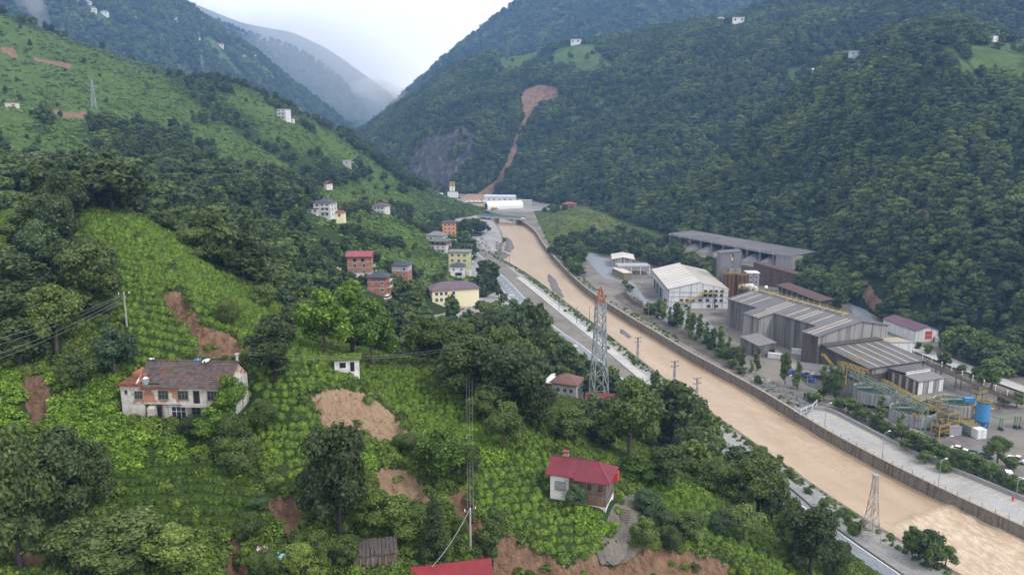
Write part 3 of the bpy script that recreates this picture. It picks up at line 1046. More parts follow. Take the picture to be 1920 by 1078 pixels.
# parking deck behind the right wall
DECK_R = [(1524, 766), (1556, 769), (1606, 795), (1654, 820), (1683, 834), (1754, 869), (1842, 904), (1920, 937), (2150, 1035), (2500, 1185)]
_a = [q for q in RIGHT if q[1] < G(1503, 778, 3.7)[1] + 1]
deck = [tuple(q) for q in offset(_a, 0.55)] + [tuple(p[:2]) for p in reversed([G(a, b, 3.9) for a, b in DECK_R])]
sheet('parking_deck', deck, 3.76, CONC)
dl = smooth_line([G(a, b, 3.9) for a, b in DECK_R], 2)
pw = empty('deck_parapet', (dl[20][0], dl[20][1], fz(dl[20][1], 3.7)), 0, 'low grey concrete parapet along the parking deck below the bushes', 'parapet')
m = MB(); wall_line(m, dl, 0.0, -0.5, 3.3, 5.0, KERB)
o = m.build('parapet_wall', pw); o.matrix_parent_inverse = Matrix.Translation(-Vector(pw.location))
_bl = resample(dl, 2.75)
m = MB()
for i, p in enumerate(_bl[3:-2]):
    p = np.array(p); d = np.array(_bl[i + 4]) - p; d = d / np.linalg.norm(d); nn = np.array((d[1], -d[0]))
    a = p - (-nn) * -0.4; s = p + nn * 0.5; e = p + nn * 5.2
    s = p + np.array((d[1], -d[0])) * 0.7; e = p + np.array((d[1], -d[0])) * 5.4
    w = d * 0.09
    m.add([(*(s - w), fz(s[1], 3.775)), (*(s + w), fz(s[1], 3.775)), (*(e + w), fz(e[1], 3.775)), (*(e - w), fz(e[1], 3.775))], [(0, 1, 2, 3)], YELLOW_LINE)
_br = resample(offset(_a, 0.7), 2.75)
for i, p in enumerate(_br[2:-2]):
    p = np.array(p); d = np.array(_br[i + 3]) - p; d = d / np.linalg.norm(d); nn = np.array((-d[1], d[0]))
    s = p + nn * 0.2; e = p + nn * 2.6; w = d * 0.07
    m.add([(*(s - w), fz(s[1], 3.775)), (*(e - w), fz(e[1], 3.775)), (*(e + w), fz(e[1], 3.775)), (*(s + w), fz(s[1], 3.775))], [(0, 1, 2, 3)], YELLOW_LINE)
tag(m.build('bay_marking'), kind='structure')

# works roads: ground tones
sheet('works_road', gp([(1405, 655), (1440, 660), (1520, 712), (1640, 790), (1760, 862), (1930, 935), (1930, 915), (1800, 850), (1660, 772), (1540, 700), (1440, 648)]), 3.70, gravel_material('worn_tarmac', [(0.3, (0.24, 0.22, 0.19)), (0.6, (0.31, 0.28, 0.235))], 0.1))
sheet('plant_yard', gp([(1130, 520), (1170, 530), (1240, 600), (1350, 640), (1345, 625), (1330, 600), (1210, 560), (1180, 520), (1150, 490), (1100, 470), (1095, 480)]), 3.71, ASPH)
sheet('hill_road', gp([(1560, 510), (1580, 512), (1610, 560), (1640, 602), (1605, 600), (1585, 560)]), 3.9, ASPH)

# gravel bars in the river
def mound(name, poly, h, hgt, material, seed=1, step=1.5, kind='structure', amp=0.5, base=-0.5, fall=6.0):
    P = np.array(poly)
    x0, y0 = P.min(0) - 1; x1, y1 = P.max(0) + 1
    nx = int((x1 - x0) / step) + 2; ny = int((y1 - y0) / step) + 2
    X, Y = np.meshgrid(np.linspace(x0, x1, nx), np.linspace(y0, y1, ny))
    sd = sdpoly(X.ravel(), Y.ravel(), poly).reshape(X.shape)
    Z = base + (hgt - base) * sstep(-0.5, fall, sd) + amp * fbm(X / 4, Y / 4, 4, seed) * sstep(0, 2, sd)
    idm = np.arange(X.size).reshape(X.shape)
    F = np.stack([idm[:-1, :-1], idm[:-1, 1:], idm[1:, 1:], idm[1:, :-1]], -1).reshape(-1, 4)
    k = (sd.ravel()[F] > -0.6).any(1)
    F = F[k]
    us = np.unique(F); re = np.full(X.size, -1); re[us] = np.arange(len(us))
    V = np.stack([X.ravel(), Y.ravel(), fz(Y.ravel(), h) + Z.ravel()], -1)[us]
    me = np_mesh(name, V, re[F], material, True)
    ca = me.color_attributes.new('mask', 'FLOAT_COLOR', 'POINT')
    bf = np.ones((len(V), 4), np.float32); bf[:, 0] = 0; bf[:, 2] = 0; bf[:, 1] = np.clip(0.6 + fbm(V[:, 0] / 12, V[:, 1] / 12, 3, seed + 3), 0, 1)
    ca.data.foreach_set('color', bf.ravel())
    o = mesh_obj(name, me)
    if kind:
        tag(o, kind=kind)
    return o


BAR = gravel_material('dark_shingle', [(0.3, (0.085, 0.08, 0.08)), (0.6, (0.16, 0.15, 0.145))], 0.3, 1.5)
mound('gravel_bar', gp([(1028, 508), (1045, 525), (1062, 558), (1050, 560), (1032, 545), (1022, 522)], 0), 0, 0.5, BAR, 3, 1.2, fall=3)
mound('gravel_bar', gp([(946, 440), (962, 452), (968, 466), (955, 475), (944, 470), (946, 455)], 0), 0, 0.8, BAR, 4, 1.5, fall=3)
mound('gravel_bar', gp([(930, 478), (945, 472), (960, 478), (950, 486), (933, 488)], 0), 0, 0.8, BAR, 5, 1.5, fall=3)
mound('gravel_bar', gp([(1158, 615), (1172, 618), (1190, 632), (1178, 636), (1160, 625)], 0), 0, 0.35, BAR, 6, 0.8, fall=2)
mound('gravel_bar', gp([(1470, 868), (1484, 872), (1512, 895), (1520, 908), (1505, 906), (1482, 886)], 0), 0, 0.3, BAR, 7, 0.6, fall=1.5)
# spoil heaps on the left bank
mound('spoil_heap', gp([(895, 418), (925, 432), (940, 450), (930, 478), (912, 470), (898, 448)], 3.6), 3.5, 2.2, SPOIL, 8, 2.0, amp=1.6)
# grassed embankment on the right bank
mound('grass_embankment', gp([(1005, 414), (1040, 398), (1090, 392), (1130, 396), (1160, 410), (1170, 424), (1120, 438), (1060, 450), (1040, 470), (1022, 456)], 3.7), 3.5, 7.5, GRASSY, 9, 3.0, amp=3.0, fall=30)
sheet('meadow_ground', gp([(1000, 396), (1060, 388), (1200, 398), (1320, 432), (1345, 500), (1330, 530), (1230, 498), (1190, 486), (1105, 474), (1085, 505), (1050, 478), (1035, 470)]), 3.74, GRASSY)
sheet('planted_strip', gp([(1150, 556), (1172, 545), (1215, 585), (1300, 632), (1400, 692), (1395, 708), (1290, 648), (1200, 594)]), 3.72, gravel_material('strip_soil', [(.3, (.055, .05, .045)), (.55, (.10, .085, .07)), (.7, (.15, .115, .08))], .15))
sheet('oily_apron', gp([(1500, 708), (1560, 700), (1660, 752), (1790, 800), (1850, 812), (1840, 822), (1720, 806), (1640, 775), (1560, 740), (1510, 722)]), 3.725, gravel_material('oily_ground', [(.3, (.03, .03, .031)), (.6, (.085, .08, .075))], .1))
# ------------------------------------------------------------------ building materials
def brick_material(name, col, mortar, plaster=None, pl_amt=0.5, scale=1.0):
    m, n, b = nodes_of(name)
    tc = n.nodes.new('ShaderNodeTexCoord')
    sp = n.nodes.new('ShaderNodeSeparateXYZ'); n.links.new(tc.outputs['Object'], sp.inputs[0])
    ad = n.nodes.new('ShaderNodeMath'); ad.operation = 'ADD'
    n.links.new(sp.outputs['X'], ad.inputs[0]); n.links.new(sp.outputs['Y'], ad.inputs[1])
    cb = n.nodes.new('ShaderNodeCombineXYZ')
    n.links.new(ad.outputs[0], cb.inputs['X']); n.links.new(sp.outputs['Z'], cb.inputs['Y'])
    bt = n.nodes.new('ShaderNodeTexBrick')
    bt.inputs['Scale'].default_value = scale
    bt.inputs['Brick Width'].default_value = 0.5; bt.inputs['Row Height'].default_value = 0.25
    bt.inputs['Mortar Size'].default_value = 0.02
    bt.inputs['Color1'].default_value = (*col, 1)
    bt.inputs['Color2'].default_value = (*(c * 0.72 for c in col), 1)
    bt.inputs['Mortar'].default_value = (*mortar, 1)
    n.links.new(cb.outputs[0], bt.inputs['Vector'])
    c = bt.outputs['Color']
    t = noise_node(n, 0.5, 6)
    c = mixc(n, 0.6, c, ramp(n, t.outputs['Fac'], [(0.3, (0.6, 0.6, 0.6)), (0.7, (1.2, 1.2, 1.2))]), 'MULTIPLY')
    if plaster:
        t2 = noise_node(n, 0.33, 7, rough=0.6)
        f = ramp(n, t2.outputs['Fac'], [(pl_amt - 0.02, (1, 1, 1)), (pl_amt + 0.02, (0, 0, 0))])
        t3 = noise_node(n, 1.2, 6, vec_scale=(1.5, 1.5, 0.4))
        pc = ramp(n, t3.outputs['Fac'], [(0.3, tuple(k * 0.6 for k in plaster)), (0.6, plaster)])
        c = mixc(n, f, c, pc)
    n.links.new(c, b.inputs['Base Color'])
    b.inputs['Roughness'].default_value = 0.9
    b.inputs['Specular IOR Level'].default_value = 0.2
    bump(n, b, bt.outputs['Fac'], -0.4, 0.03)
    return m


def corrugated(name, col, dirt, scale=6.0, axis='X', var=0.12, rough=0.6, amount=(0.45, 0.7), dirt_scale=0.25, vec=(1, 1, 0.25), bump_s=0.5):
    m, n, b = nodes_of(name)
    tc = n.nodes.new('ShaderNodeTexCoord')
    w = n.nodes.new('ShaderNodeTexWave')
    w.wave_type = 'BANDS'; w.bands_direction = axis
    w.inputs['Scale'].default_value = scale
    n.links.new(tc.outputs['Object'], w.inputs['Vector'])
    t = noise_node(n, dirt_scale, 7, vec_scale=vec, rough=0.65)
    t2 = noise_node(n, 1.3, 4)
    c = ramp(n, t2.outputs['Fac'], [(0.3, tuple(k * (1 - var) for k in col)), (0.7, tuple(k * (1 + var) for k in col))])
    f = ramp(n, t.outputs['Fac'], [(amount[0], (0, 0, 0)), (amount[1], (1, 1, 1))])
    c = mixc(n, f, c, dirt)
    n.links.new(c, b.inputs['Base Color'])
    b.inputs['Roughness'].default_value = rough
    b.inputs['Specular IOR Level'].default_value = 0.3
    bump(n, b, w.outputs['Fac'], bump_s, 0.05)
    return m


PLASTER = mat('white_plaster', (0.66, 0.66, 0.65), 0.1, 1.2, 0.9, 0.2, dirt=(0.42, 0.40, 0.37))
OLDPL = mat('old_plaster', (0.44, 0.425, 0.39), 0.22, 1.2, 0.95, 0.15, dirt=(0.19, 0.175, 0.14), streak=True)
CREAM = mat('cream_paint', (0.76, 0.69, 0.47), 0.06, 1.2, 0.9, 0.2)
YELLOWG = mat('pale_lime_paint', (0.52, 0.50, 0.27), 0.1, 1.0, 0.9, 0.2)
ORANGE = mat('orange_paint', (0.62, 0.26, 0.13), 0.1, 1.0, 0.9, 0.2)
GREYPL = mat('grey_render', (0.40, 0.41, 0.43), 0.12, 1.0, 0.9, 0.2)
BRICK = brick_material('hollow_brick', (0.42, 0.15, 0.085), (0.36, 0.30, 0.25))
BRICKPL = brick_material('peeling_brick', (0.40, 0.15, 0.09), (0.42, 0.36, 0.30), (0.55, 0.53, 0.48), 0.50)
SLABC = mat('bare_concrete', (0.38, 0.37, 0.35), 0.15, 1.0)
RED_ROOF = corrugated('red_metal_roof', (0.195, 0.03, 0.05), (0.12, 0.03, 0.038), 9.0, 'X', 0.14, 0.6, (0.42, 0.75), 0.5, (1, 1, 1), 0.6)
PINK_ROOF = corrugated('faded_red_roof', (0.25, 0.06, 0.075), (0.19, 0.05, 0.055), 9.0, 'X', 0.1, 0.6)
MAROON = corrugated('maroon_roof', (0.12, 0.05, 0.07), (0.09, 0.04, 0.055), 9.0, 'X', 0.15, 0.6)
SCHOOLROOF = corrugated('purple_brown_roof', (0.125, 0.085, 0.11), (0.10, 0.07, 0.09), 9.0, 'X', 0.12, 0.6)
DARKROOF = corrugated('slate_grey_roof', (0.035, 0.045, 0.065), (0.05, 0.055, 0.065), 9.0, 'X', 0.2, 0.6)
GREENROOF = corrugated('green_grey_roof', (0.09, 0.125, 0.105), (0.075, 0.09, 0.08), 9.0, 'X', 0.15, 0.6)
GREYROOF = corrugated('weathered_sheet_roof', (0.17, 0.165, 0.17), (0.22, 0.12, 0.08), 9.0, 'X', 0.15, 0.7, (0.55, 0.75))
GLASS = mat('window_glass', (0.035, 0.042, 0.05), 0.25, 0.5, 0.12, 0.5)
DARK = mat('dark_opening', (0.012, 0.012, 0.013), 0.2, 1.0)
FRAMEW = mat('white_frame', (0.68, 0.68, 0.67), 0.06, 2.0, 0.6)
FRAMEB = mat('brown_wood_frame', (0.22, 0.11, 0.04), 0.2, 2.0, 0.8)
FRAMED = mat('grey_wood_frame', (0.16, 0.15, 0.14), 0.2, 2.0, 0.8)
STEEL = mat('galvanised_steel', (0.27, 0.30, 0.33), 0.15, 1.0, 0.5, 0.4, 0.3)
WHITEM = mat('white_metal', (0.70, 0.70, 0.70), 0.06, 1.0, 0.5)

_wcache = {}


def window_mesh(w, h, frame, pane, cols=2, cross=False):
    key = (round(w, 2), round(h, 2), frame.name, pane.name, cols, cross)
    if key in _wcache:
        return _wcache[key]
    t = 0.09 if w > 0.8 else 0.06
    m = MB()
    m.box(-w / 2, w / 2, -0.02, 0.10, 0, h, pane)
    m.box(-w / 2 - t, -w / 2, -0.07, 0.10, -t, h + t, frame); m.box(w / 2, w / 2 + t, -0.07, 0.10, -t, h + t, frame)
    m.box(-w / 2, w / 2, -0.07, 0.10, -t, 0, frame); m.box(-w / 2, w / 2, -0.07, 0.10, h, h + t, frame)
    for k in range(1, cols):
        x = -w / 2 + w * k / cols
        m.box(x - t * 0.35, x + t * 0.35, -0.055, -0.021, 0, h, frame)
    if cross:
        m.box(-w / 2, w / 2, -0.052, -0.0215, h * 0.62 - t * 0.3, h * 0.62 + t * 0.3, frame)
    m.box(-w / 2 - t * 1.6, w / 2 + t * 1.6, -0.15, 0.10, -t - 0.06, -t, frame)
    me = bpy.data.meshes.new('window')
    me.from_pydata(m.v, [], m.f)
    for q in m.mats:
        me.materials.append(q)
    me.polygons.foreach_set('material_index', m.m)
    _wcache[key] = me
    return me


def add_window(parent, side, L, Wd, pos, z, w, h, frame=None, pane=None, cols=2, cross=False, name='window'):
    o = mesh_obj(name, window_mesh(w, h, frame or FRAMEW, pane or GLASS, cols, cross), parent)
    if side == 'front':
        o.location = (pos, -Wd / 2, z)
    elif side == 'back':
        o.location = (pos, Wd / 2, z); o.rotation_euler = (0, 0, math.pi)
    elif side == 'right':
        o.location = (L / 2, pos, z); o.rotation_euler = (0, 0, math.pi / 2)
    else:
        o.location = (-L / 2, pos, z); o.rotation_euler = (0, 0, -math.pi / 2)
    return o


def roof_mesh(kind, L, Wd, z, rh, ov, material, name, parent, thick=0.14, fascia=None, hipf=None):
    m = MB()
    a, b = L / 2 + ov, Wd / 2 + ov
    f = fascia or material
    if kind == 'flat':
        m.box(-a, a, -b, b, z, z + 0.35, material)
    elif kind == 'shed':
        m.add([(-a, -b, z), (a, -b, z), (a, b, z + rh), (-a, b, z + rh), (-a, -b, z + thick), (a, -b, z + thick), (a, b, z + rh + thick), (-a, b, z + rh + thick)],
              [(3, 2, 1, 0), (4, 5, 6, 7), (0, 1, 5, 4), (1, 2, 6, 5), (2, 3, 7, 6), (3, 0, 4, 7)], material)
    else:
        hip = 0 if kind == 'gable' else (hipf if hipf is not None else min(b, a * 0.95))
        V = [(-a, -b, z), (a, -b, z), (a, b, z), (-a, b, z), (-a + hip, 0, z + rh), (a - hip, 0, z + rh)]
        T = [(x, y, q + thick) for x, y, q in V]
        n = 6
        F = [(0, 1, 5, 4), (1, 2, 5), (2, 3, 4, 5), (3, 0, 4)]
        m.add(V + T, [tuple(reversed(q)) for q in F] + [tuple(i + n for i in q) for q in F], material)
        m.add(V[:4] + T[:4], [(0, 1, 5, 4), (1, 2, 6, 5), (2, 3, 7, 6), (3, 0, 4, 7)], f)
    return m.build(name, parent)


def house(name, label, cat, loc, rz, L, Wd, Hh, wallm, roof, rh, roofm, ov=0.6, wins=(), group=None, plinth=4.0, floors=(), slabm=None, chimney=None, fascia=None, balcony=()):
    e = empty(name, loc, R(rz), label, cat, group)
    m = MB()
    if isinstance(wallm, (list, tuple)):          # storeys of different walling
        hs = Hh / len(wallm)
        for i, wm in enumerate(wallm):
            m.box(-L / 2, L / 2, -Wd / 2, Wd / 2, -plinth if i == 0 else i * hs, (i + 1) * hs, wm)
    else:
        m.box(-L / 2, L / 2, -Wd / 2, Wd / 2, -plinth, Hh, wallm)
    if roof == 'gable':
        for s in (-1, 1):
            x = s * (L / 2 - 0.02)
            wm = wallm[-1] if isinstance(wallm, (list, tuple)) else wallm
            m.add([(x, -Wd / 2, Hh), (x, Wd / 2, Hh), (x, 0, Hh + rh * (Wd / 2) / (Wd / 2 + ov)), (x - s * 0.2, -Wd / 2, Hh), (x - s * 0.2, Wd / 2, Hh), (x - s * 0.2, 0, Hh + rh * (Wd / 2) / (Wd / 2 + ov))],
                  [(0, 1, 2) if s > 0 else (2, 1, 0), (5, 4, 3) if s > 0 else (3, 4, 5)], wm)
    m.build('wall', e)
    for z in floors:
        k = MB(); k.box(-L / 2 - 0.12, L / 2 + 0.12, -Wd / 2 - 0.12, Wd / 2 + 0.12, z - 0.18, z + 0.12, slabm or SLABC); k.build('floor_slab', e)
    rf = roof_mesh(roof, L, Wd, Hh, rh, ov, roofm, 'roof', e, fascia=fascia)
    if chimney:
        k = MB(); cx, cy, cs, ch = chimney
        k.box(cx - cs / 2, cx + cs / 2, cy - cs / 2, cy + cs / 2, Hh, Hh + ch, SLABC)
        k.box(cx - cs / 2 - 0.1, cx + cs / 2 + 0.1, cy - cs / 2 - 0.1, cy + cs / 2 + 0.1, Hh + ch, Hh + ch + 0.15, SLABC)
        k.build('chimney', rf)
    for wdw in wins:
        add_window(e, wdw[0], L, Wd, *wdw[1:])
    for (side, pos, z, w, d) in balcony:
        k = MB()
        if side == 'front':
            k.box(pos - w / 2, pos + w / 2, -Wd / 2 - d, -Wd / 2, z - 0.15, z, SLABC)
            k.box(pos - w / 2, pos + w / 2, -Wd / 2 - d, -Wd / 2 - d + 0.1, z, z + 0.9, PLASTER)
        else:
            k.box(L / 2, L / 2 + d, pos - w / 2, pos + w / 2, z - 0.15, z, SLABC)
            k.box(L / 2 + d - 0.1, L / 2 + d, pos - w / 2, pos + w / 2, z, z + 0.9, PLASTER)
        k.build('balcony', e)
    return e


def grid(side, xs, zs, w, h, frame=None, pane=None, cols=2):
    return [(side, x, z, w, h, frame, pane, cols) for z in zs for x in xs]


def at_w(px, py, d, back=0.0):
    p = W(px, py, d)
    return (p[0], p[1] + back, p[2])


def at_h(px, py, back=2.5):
    p = hit_left(px, py)
    return (p[0], p[1] + back, p[2] + .6)


def at_g(px, py, back=0.0, h=3.7):
    p = G(px, py, h)
    return (p[0], p[1] + back, fz(p[1] + back, h))


# ------------------------------------------------------------------ old farmhouse on the near slope
def tile_roof_part(parent, name, x0, x1, ye, ze, yr, zr, material, courses, thick=0.06):
    """tile courses as overlapping steps from eave (ye, ze) to ridge (yr, zr)"""
    m = MB()
    rnd = random.Random(5)
    for k in range(courses):
        t0, t1 = k / courses, (k + 1.12) / courses
        ya, za = ye + (yr - ye) * t0, ze + (zr - ze) * t0
        yb, zb = ye + (yr - ye) * min(1, t1), ze + (zr - ze) * min(1, t1)
        nseg = max(2, int((x1 - x0) / 0.9))
        for i in range(nseg):
            xa = x0 + (x1 - x0) * i / nseg; xb = x0 + (x1 - x0) * (i + 1) / nseg
            j = rnd.uniform(-0.02, 0.03)
            V = [(xa, ya, za + thick + j), (xb, ya, za + thick + j), (xb, yb, zb + j * 0.5), (xa, yb, zb + j * 0.5), (xa, ya, za - 0.03), (xb, ya, za - 0.03)]
            m.add(V, [(0, 1, 2, 3), (4, 5, 1, 0), (4, 0, 3), (1, 5, 2)], material)
    return m.build(name, parent)


TILE = corrugated('old_roof_tiles', (0.105, 0.082, 0.078), (0.20, 0.085, 0.055), 14.0, 'X', 0.45, 0.9, (0.52, 0.78), 0.5, (1, 1, 1), 0.6)
REDTILE = corrugated('broken_red_tiles', (0.22, 0.075, 0.045), (0.11, 0.06, 0.05), 14.0, 'X', 0.4, 0.9, (0.5, 0.7), 0.6, (1, 1, 1), 0.6)
_b = W(333, 792, 118)
fh = empty('farmhouse', (_b[0], _b[1] + 4.2, _b[2]), R(-3), 'derelict two storey farmhouse of peeling white plaster and red brick with dark tiled roof', 'house')
# local frame: x -9..9, front at y=-4
_L0, _L1 = -9.0, 8.7
m = MB()
m.box(-9.0, -5.2, -4.0, 4.0, -3.0, 5.9, OLDPL)
m.box(-5.2, 0.6, -4.0, 4.0, 3.1, 5.9, BRICKPL)
m.box(0.6, 8.7, -4.0, 4.0, 3.1, 5.9, OLDPL)
m.box(-2.4, 8.7, -3.7, 4.0, -3.0, 3.1, OLDPL)
m.box(-5.2, -2.4, -2.2, 4.0, -3.0, 3.1, OLDPL)
for s, x in ((1, 8.68), (-1, -6.4)):
    m.add([(x, -4.0, 5.9), (x, 4.0, 5.9), (x, 0.6, 8.5), (x - 0.25, -4.0, 5.9), (x - 0.25, 4.0, 5.9), (x - 0.25, 0.6, 8.5)], [(0, 1, 2), (5, 4, 3), (0, 2, 5, 3), (2, 1, 4, 5)], BRICKPL)
m.build('wall', fh)
k = MB(); k.box(-7.1, -5.25, -4.06, -4.0, 2.9, 5.5, BRICKPL); k.build('brick_patch', fh)
k = MB(); k.box(-4.2, 0.7, -4.12, -4.0, 5.35, 5.9, BRICK); k.box(-5.2, 8.8, -4.15, -4.0, 2.9, 3.1, SLABC); k.build('lintel_band', fh)
k = MB(); k.box(-4.6, -3.4, -4.6, -2.2, -3.0, 2.3, OLDPL); k.add([(-4.6, -4.6, 2.3), (-3.4, -4.6, 2.3), (-3.4, -2.2, 3.0), (-4.6, -2.2, 3.0)], [(0, 1, 2, 3)], OLDPL); k.build('stair_wall', fh)
rf = tile_roof_part(fh, 'roof', -5.4, 8.9, -4.5, 5.75, 0.6, 8.75, TILE, 13)
rf['label'] = 'dark weathered tiled roof slope'
tile_roof_part(fh, 'roof_back', -6.6, 8.9, 4.6, 5.8, 0.6, 8.75, TILE, 8)
tile_roof_part(fh, 'roof_upper', -6.6, -5.4, -1.6, 7.3, 0.6, 8.75, TILE, 6)
k = MB(); k.tube([(-6.6, 0.6, 8.8), (9.0, 0.6, 8.8)], 0.16, TILE, 6); k.build('ridge_cap', fh)
tile_roof_part(fh, 'roof_patch', -5.3, -3.0, -4.65, 5.62, -3.2, 6.45, REDTILE, 3)
k = MB(); k.box(-9.4, -5.0, -4.5, 4.0, 5.92, 6.12, REDTILE); k.box(-9.3, -5.6, -4.4, -4.1, 6.12, 6.3, REDTILE)
k.box(-9.2, -6.0, 0.2, 3.6, 6.12, 6.7, BRICK); k.build('flat_roof', fh)
k = MB(); k.box(-6.3, -5.2, -1.8, -1.5, 6.12, 7.35, BRICK); k.build('gable_brickwork', fh)
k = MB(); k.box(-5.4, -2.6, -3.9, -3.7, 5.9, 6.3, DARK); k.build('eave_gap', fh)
k = MB(); k.cyl((-4.9, -3.6, 6.12), 0.55, 0.95, STEEL, 14); k.cyl((-4.9, -3.6, 7.07), 0.4, 0.2, WHITEM, 12, 0.15); k.build('water_drum', fh)
k = MB(); k.box(8.25, 8.55, 0.9, 1.2, 8.0, 9.9, SLABC); k.box(8.1, 8.7, 0.75, 1.35, 9.9, 10.05, SLABC); k.build('chimney', fh)
add_window(fh, 'front', 18, 8.0, -8.1, 4.6, 0.35, 0.5, FRAMED, DARK, 1)
add_window(fh, 'front', 18, 8.0, -6.95, 4.6, 0.35, 0.5, FRAMED, DARK, 1)
add_window(fh, 'front', 18, 8.12, -6.05, 3.75, 1.2, 1.2, FRAMED, GLASS, 3, True)
for x, w in ((-2.0, 1.55), (1.25, 1.6)):
    add_window(fh, 'front', 18, 8.0, x, 3.75, w, 1.35, FRAMED, GLASS, 3, True)
add_window(fh, 'front', 18, 8.0, 6.3, 3.7, 2.0, 1.45, FRAMED, GLASS, 4, True)
d = add_window(fh, 'front', 18, 8.0, 3.45, 3.12, 0.95, 2.05, FRAMED, DARK, 1, name='door')
d = add_window(fh, 'front', 18, 7.4, -2.0 - 1.1, 0.2, 1.0, 2.2, FRAMED, DARK, 1, name='door')
d = add_window(fh, 'front', 18, 4.4, -4.95, 0.0, 0.9, 2.6, FRAMED, DARK, 1, name='door')
add_window(fh, 'front', 18, 7.4, 0.2, 0.3, 2.3, 2.1, FRAMEW, GLASS, 3, True)
add_window(fh, 'front', 18, 7.4, 3.1, 1.0, 1.3, 1.3, FRAMED, GLASS, 2, True)
add_window(fh, 'front', 18, 7.4, 4.75, 1.0, 1.1, 1.3, FRAMEW, GLASS, 2, True)
k = MB(); k.box(1.4, 7.6, -5.2, -4.0, 2.85, 3.08, SLABC); k.box(1.4, 7.6, -5.2, -5.08, 3.08, 3.35, SLABC); k.build('balcony', fh)
for i in range(5):
    k = MB(); k.box(-4.8, -1.8, -4.7 - 0.35 * i, -4.3 - 0.35 * i, -0.6 - 0.3 * i, -0.2 - 0.25 * i, SLABC); k.build('step', fh)
# tarpaulins and rags left on the roof and windows
def rag(name, label, c, s, material, seed, cat='tarpaulin'):
    rnd = random.Random(seed)
    nx, ny = 7, 7
    V = []
    for j in range(ny):
        for i in range(nx):
            V.append(((i / (nx - 1) - 0.5) * s[0] + rnd.uniform(-.06, .06), (j / (ny - 1) - 0.5) * s[1] + rnd.uniform(-.06, .06), s[2] * (0.5 + 0.5 * math.sin(i * 1.7 + seed) * math.cos(j * 1.3)) + rnd.uniform(0, .12)))
    F = [(j * nx + i, j * nx + i + 1, (j + 1) * nx + i + 1, (j + 1) * nx + i) for j in range(ny - 1) for i in range(nx - 1)]
    n = len(V)
    V2 = V + [(x, y, z - 0.04) for x, y, z in V]
    F2 = F + [tuple(i + n for i in reversed(f)) for f in F]
    mm = MB(); mm.add(V2, F2, material)
    o = mm.build(name)
    o.location = c
    return tag(o, label, cat)


TARPW = mat('white_plastic_sheet', (0.62, 0.63, 0.64), 0.12, 3.0, 0.5)
TARPB = mat('blue_plastic_sheet', (0.08, 0.30, 0.52), 0.15, 3.0, 0.5)
TARPP = mat('pink_cloth', (0.62, 0.36, 0.50), 0.15, 3.0, 0.8)
TARPT = mat('pale_turquoise_cloth', (0.32, 0.58, 0.66), 0.15, 3.0, 0.8)
_mw = Matrix.Translation(fh.location) @ Matrix.Rotation(R(-3), 4, 'Z') @ Matrix.Scale(.93, 4)
rag('plastic_sheet', 'white plastic sheet draped over the farmhouse roof ridge', _mw @ Vector((3.6, 0.2, 8.75)), (0.7, 1.6, 0.5), TARPW, 3)
rag('plastic_bundle', 'blue and white plastic bundle on the farmhouse roof ridge', _mw @ Vector((1.9, 0.75, 8.8)), (0.9, 0.5, 0.35), TARPB, 4)
rag('plastic_sheet', 'crumpled pale plastic at the left end of the farmhouse ridge', _mw @ Vector((-5.9, 0.6, 8.9)), (0.9, 0.5, 0.25), TARPW, 6)

fh.scale = (.93, .93, .93)
# ------------------------------------------------------------------ timber house with the red roof
def plank_material():
    m, n, b = nodes_of('grey_timber')
    t = noise_node(n, 1.0, 6, vec_scale=(0.35, 0.35, 5.0), rough=0.7)
    t2 = noise_node(n, 0.45, 4)
    c = ramp(n, t.outputs['Fac'], [(0.3, (0.055, 0.042, 0.035)), (0.5, (0.13, 0.11, 0.10)), (0.7, (0.24, 0.215, 0.20))])
    c = mixc(n, ramp(n, t2.outputs['Fac'], [(0.45, (0, 0, 0)), (0.65, (0.7, 0.7, 0.7))]), c, (0.10, 0.045, 0.025))
    n.links.new(c, b.inputs['Base Color'])
    b.inputs['Roughness'].default_value = 0.9
    bump(n, b, t.outputs['Fac'], 0.4, 0.03)
    return m


TIMBER = plank_material()
_b = W(1098, 952, 121)
RH = (_b[0] - 0.3, _b[1] + 3.2, _b[2])
rhs = empty('timber_house', RH, R(-19), 'old grey timber house with red metal roof and white basement above tea rows', 'house')
# local: x -5..5 front y=-3
m = MB()
m.box(-5.0, -1.5, -2.9, 3.2, 0.6, 5.2, PLASTER)
m.box(-0.9, 5.0, -3.1, 3.2, -2.6, 0.6, PLASTER)
m.build('wall', rhs)
k = MB(); k.box(-4.98, -1.0, -2.88, 3.0, -2.5, 0.6, mat('dark_red_masonry', (0.12, 0.06, 0.045), 0.3, 1.5)); k.build('basement_wall', rhs)
for r_ in range(21):            # boards of the timber upper floors
    z0 = 0.6 + r_ * 0.215
    k = MB(); off_ = 0.012 * (r_ % 2)
    k.box(-1.5, 5.02, -3.14 - off_, 3.2, z0, z0 + 0.2, TIMBER)
    k.build('board', rhs)
k = MB(); k.box(-1.48, 5.0, -3.10, 3.18, 0.6, 5.1, mat('board_gap', (0.02, 0.017, 0.015), 0.2)); k.build('core_wall', rhs)
for x in (-1.5, 1.5, 4.95):
    k = MB(); k.box(x - 0.09, x + 0.09, -3.22, -3.16, 0.6, 5.1, TIMBER); k.build('corner_post', rhs)
k = MB(); k.box(2.9, 3.7, -3.13, -3.1, -2.5, -0.2, DARK); k.build('basement_door', rhs)
for x, z in ((-0.35, 3.3), (2.35 - 0.3, 3.3), (4.0, 3.2)):
    add_window(rhs, 'front', 10, 6.32, x, z, 0.7, 1.15, FRAMEB, GLASS, 2, True)
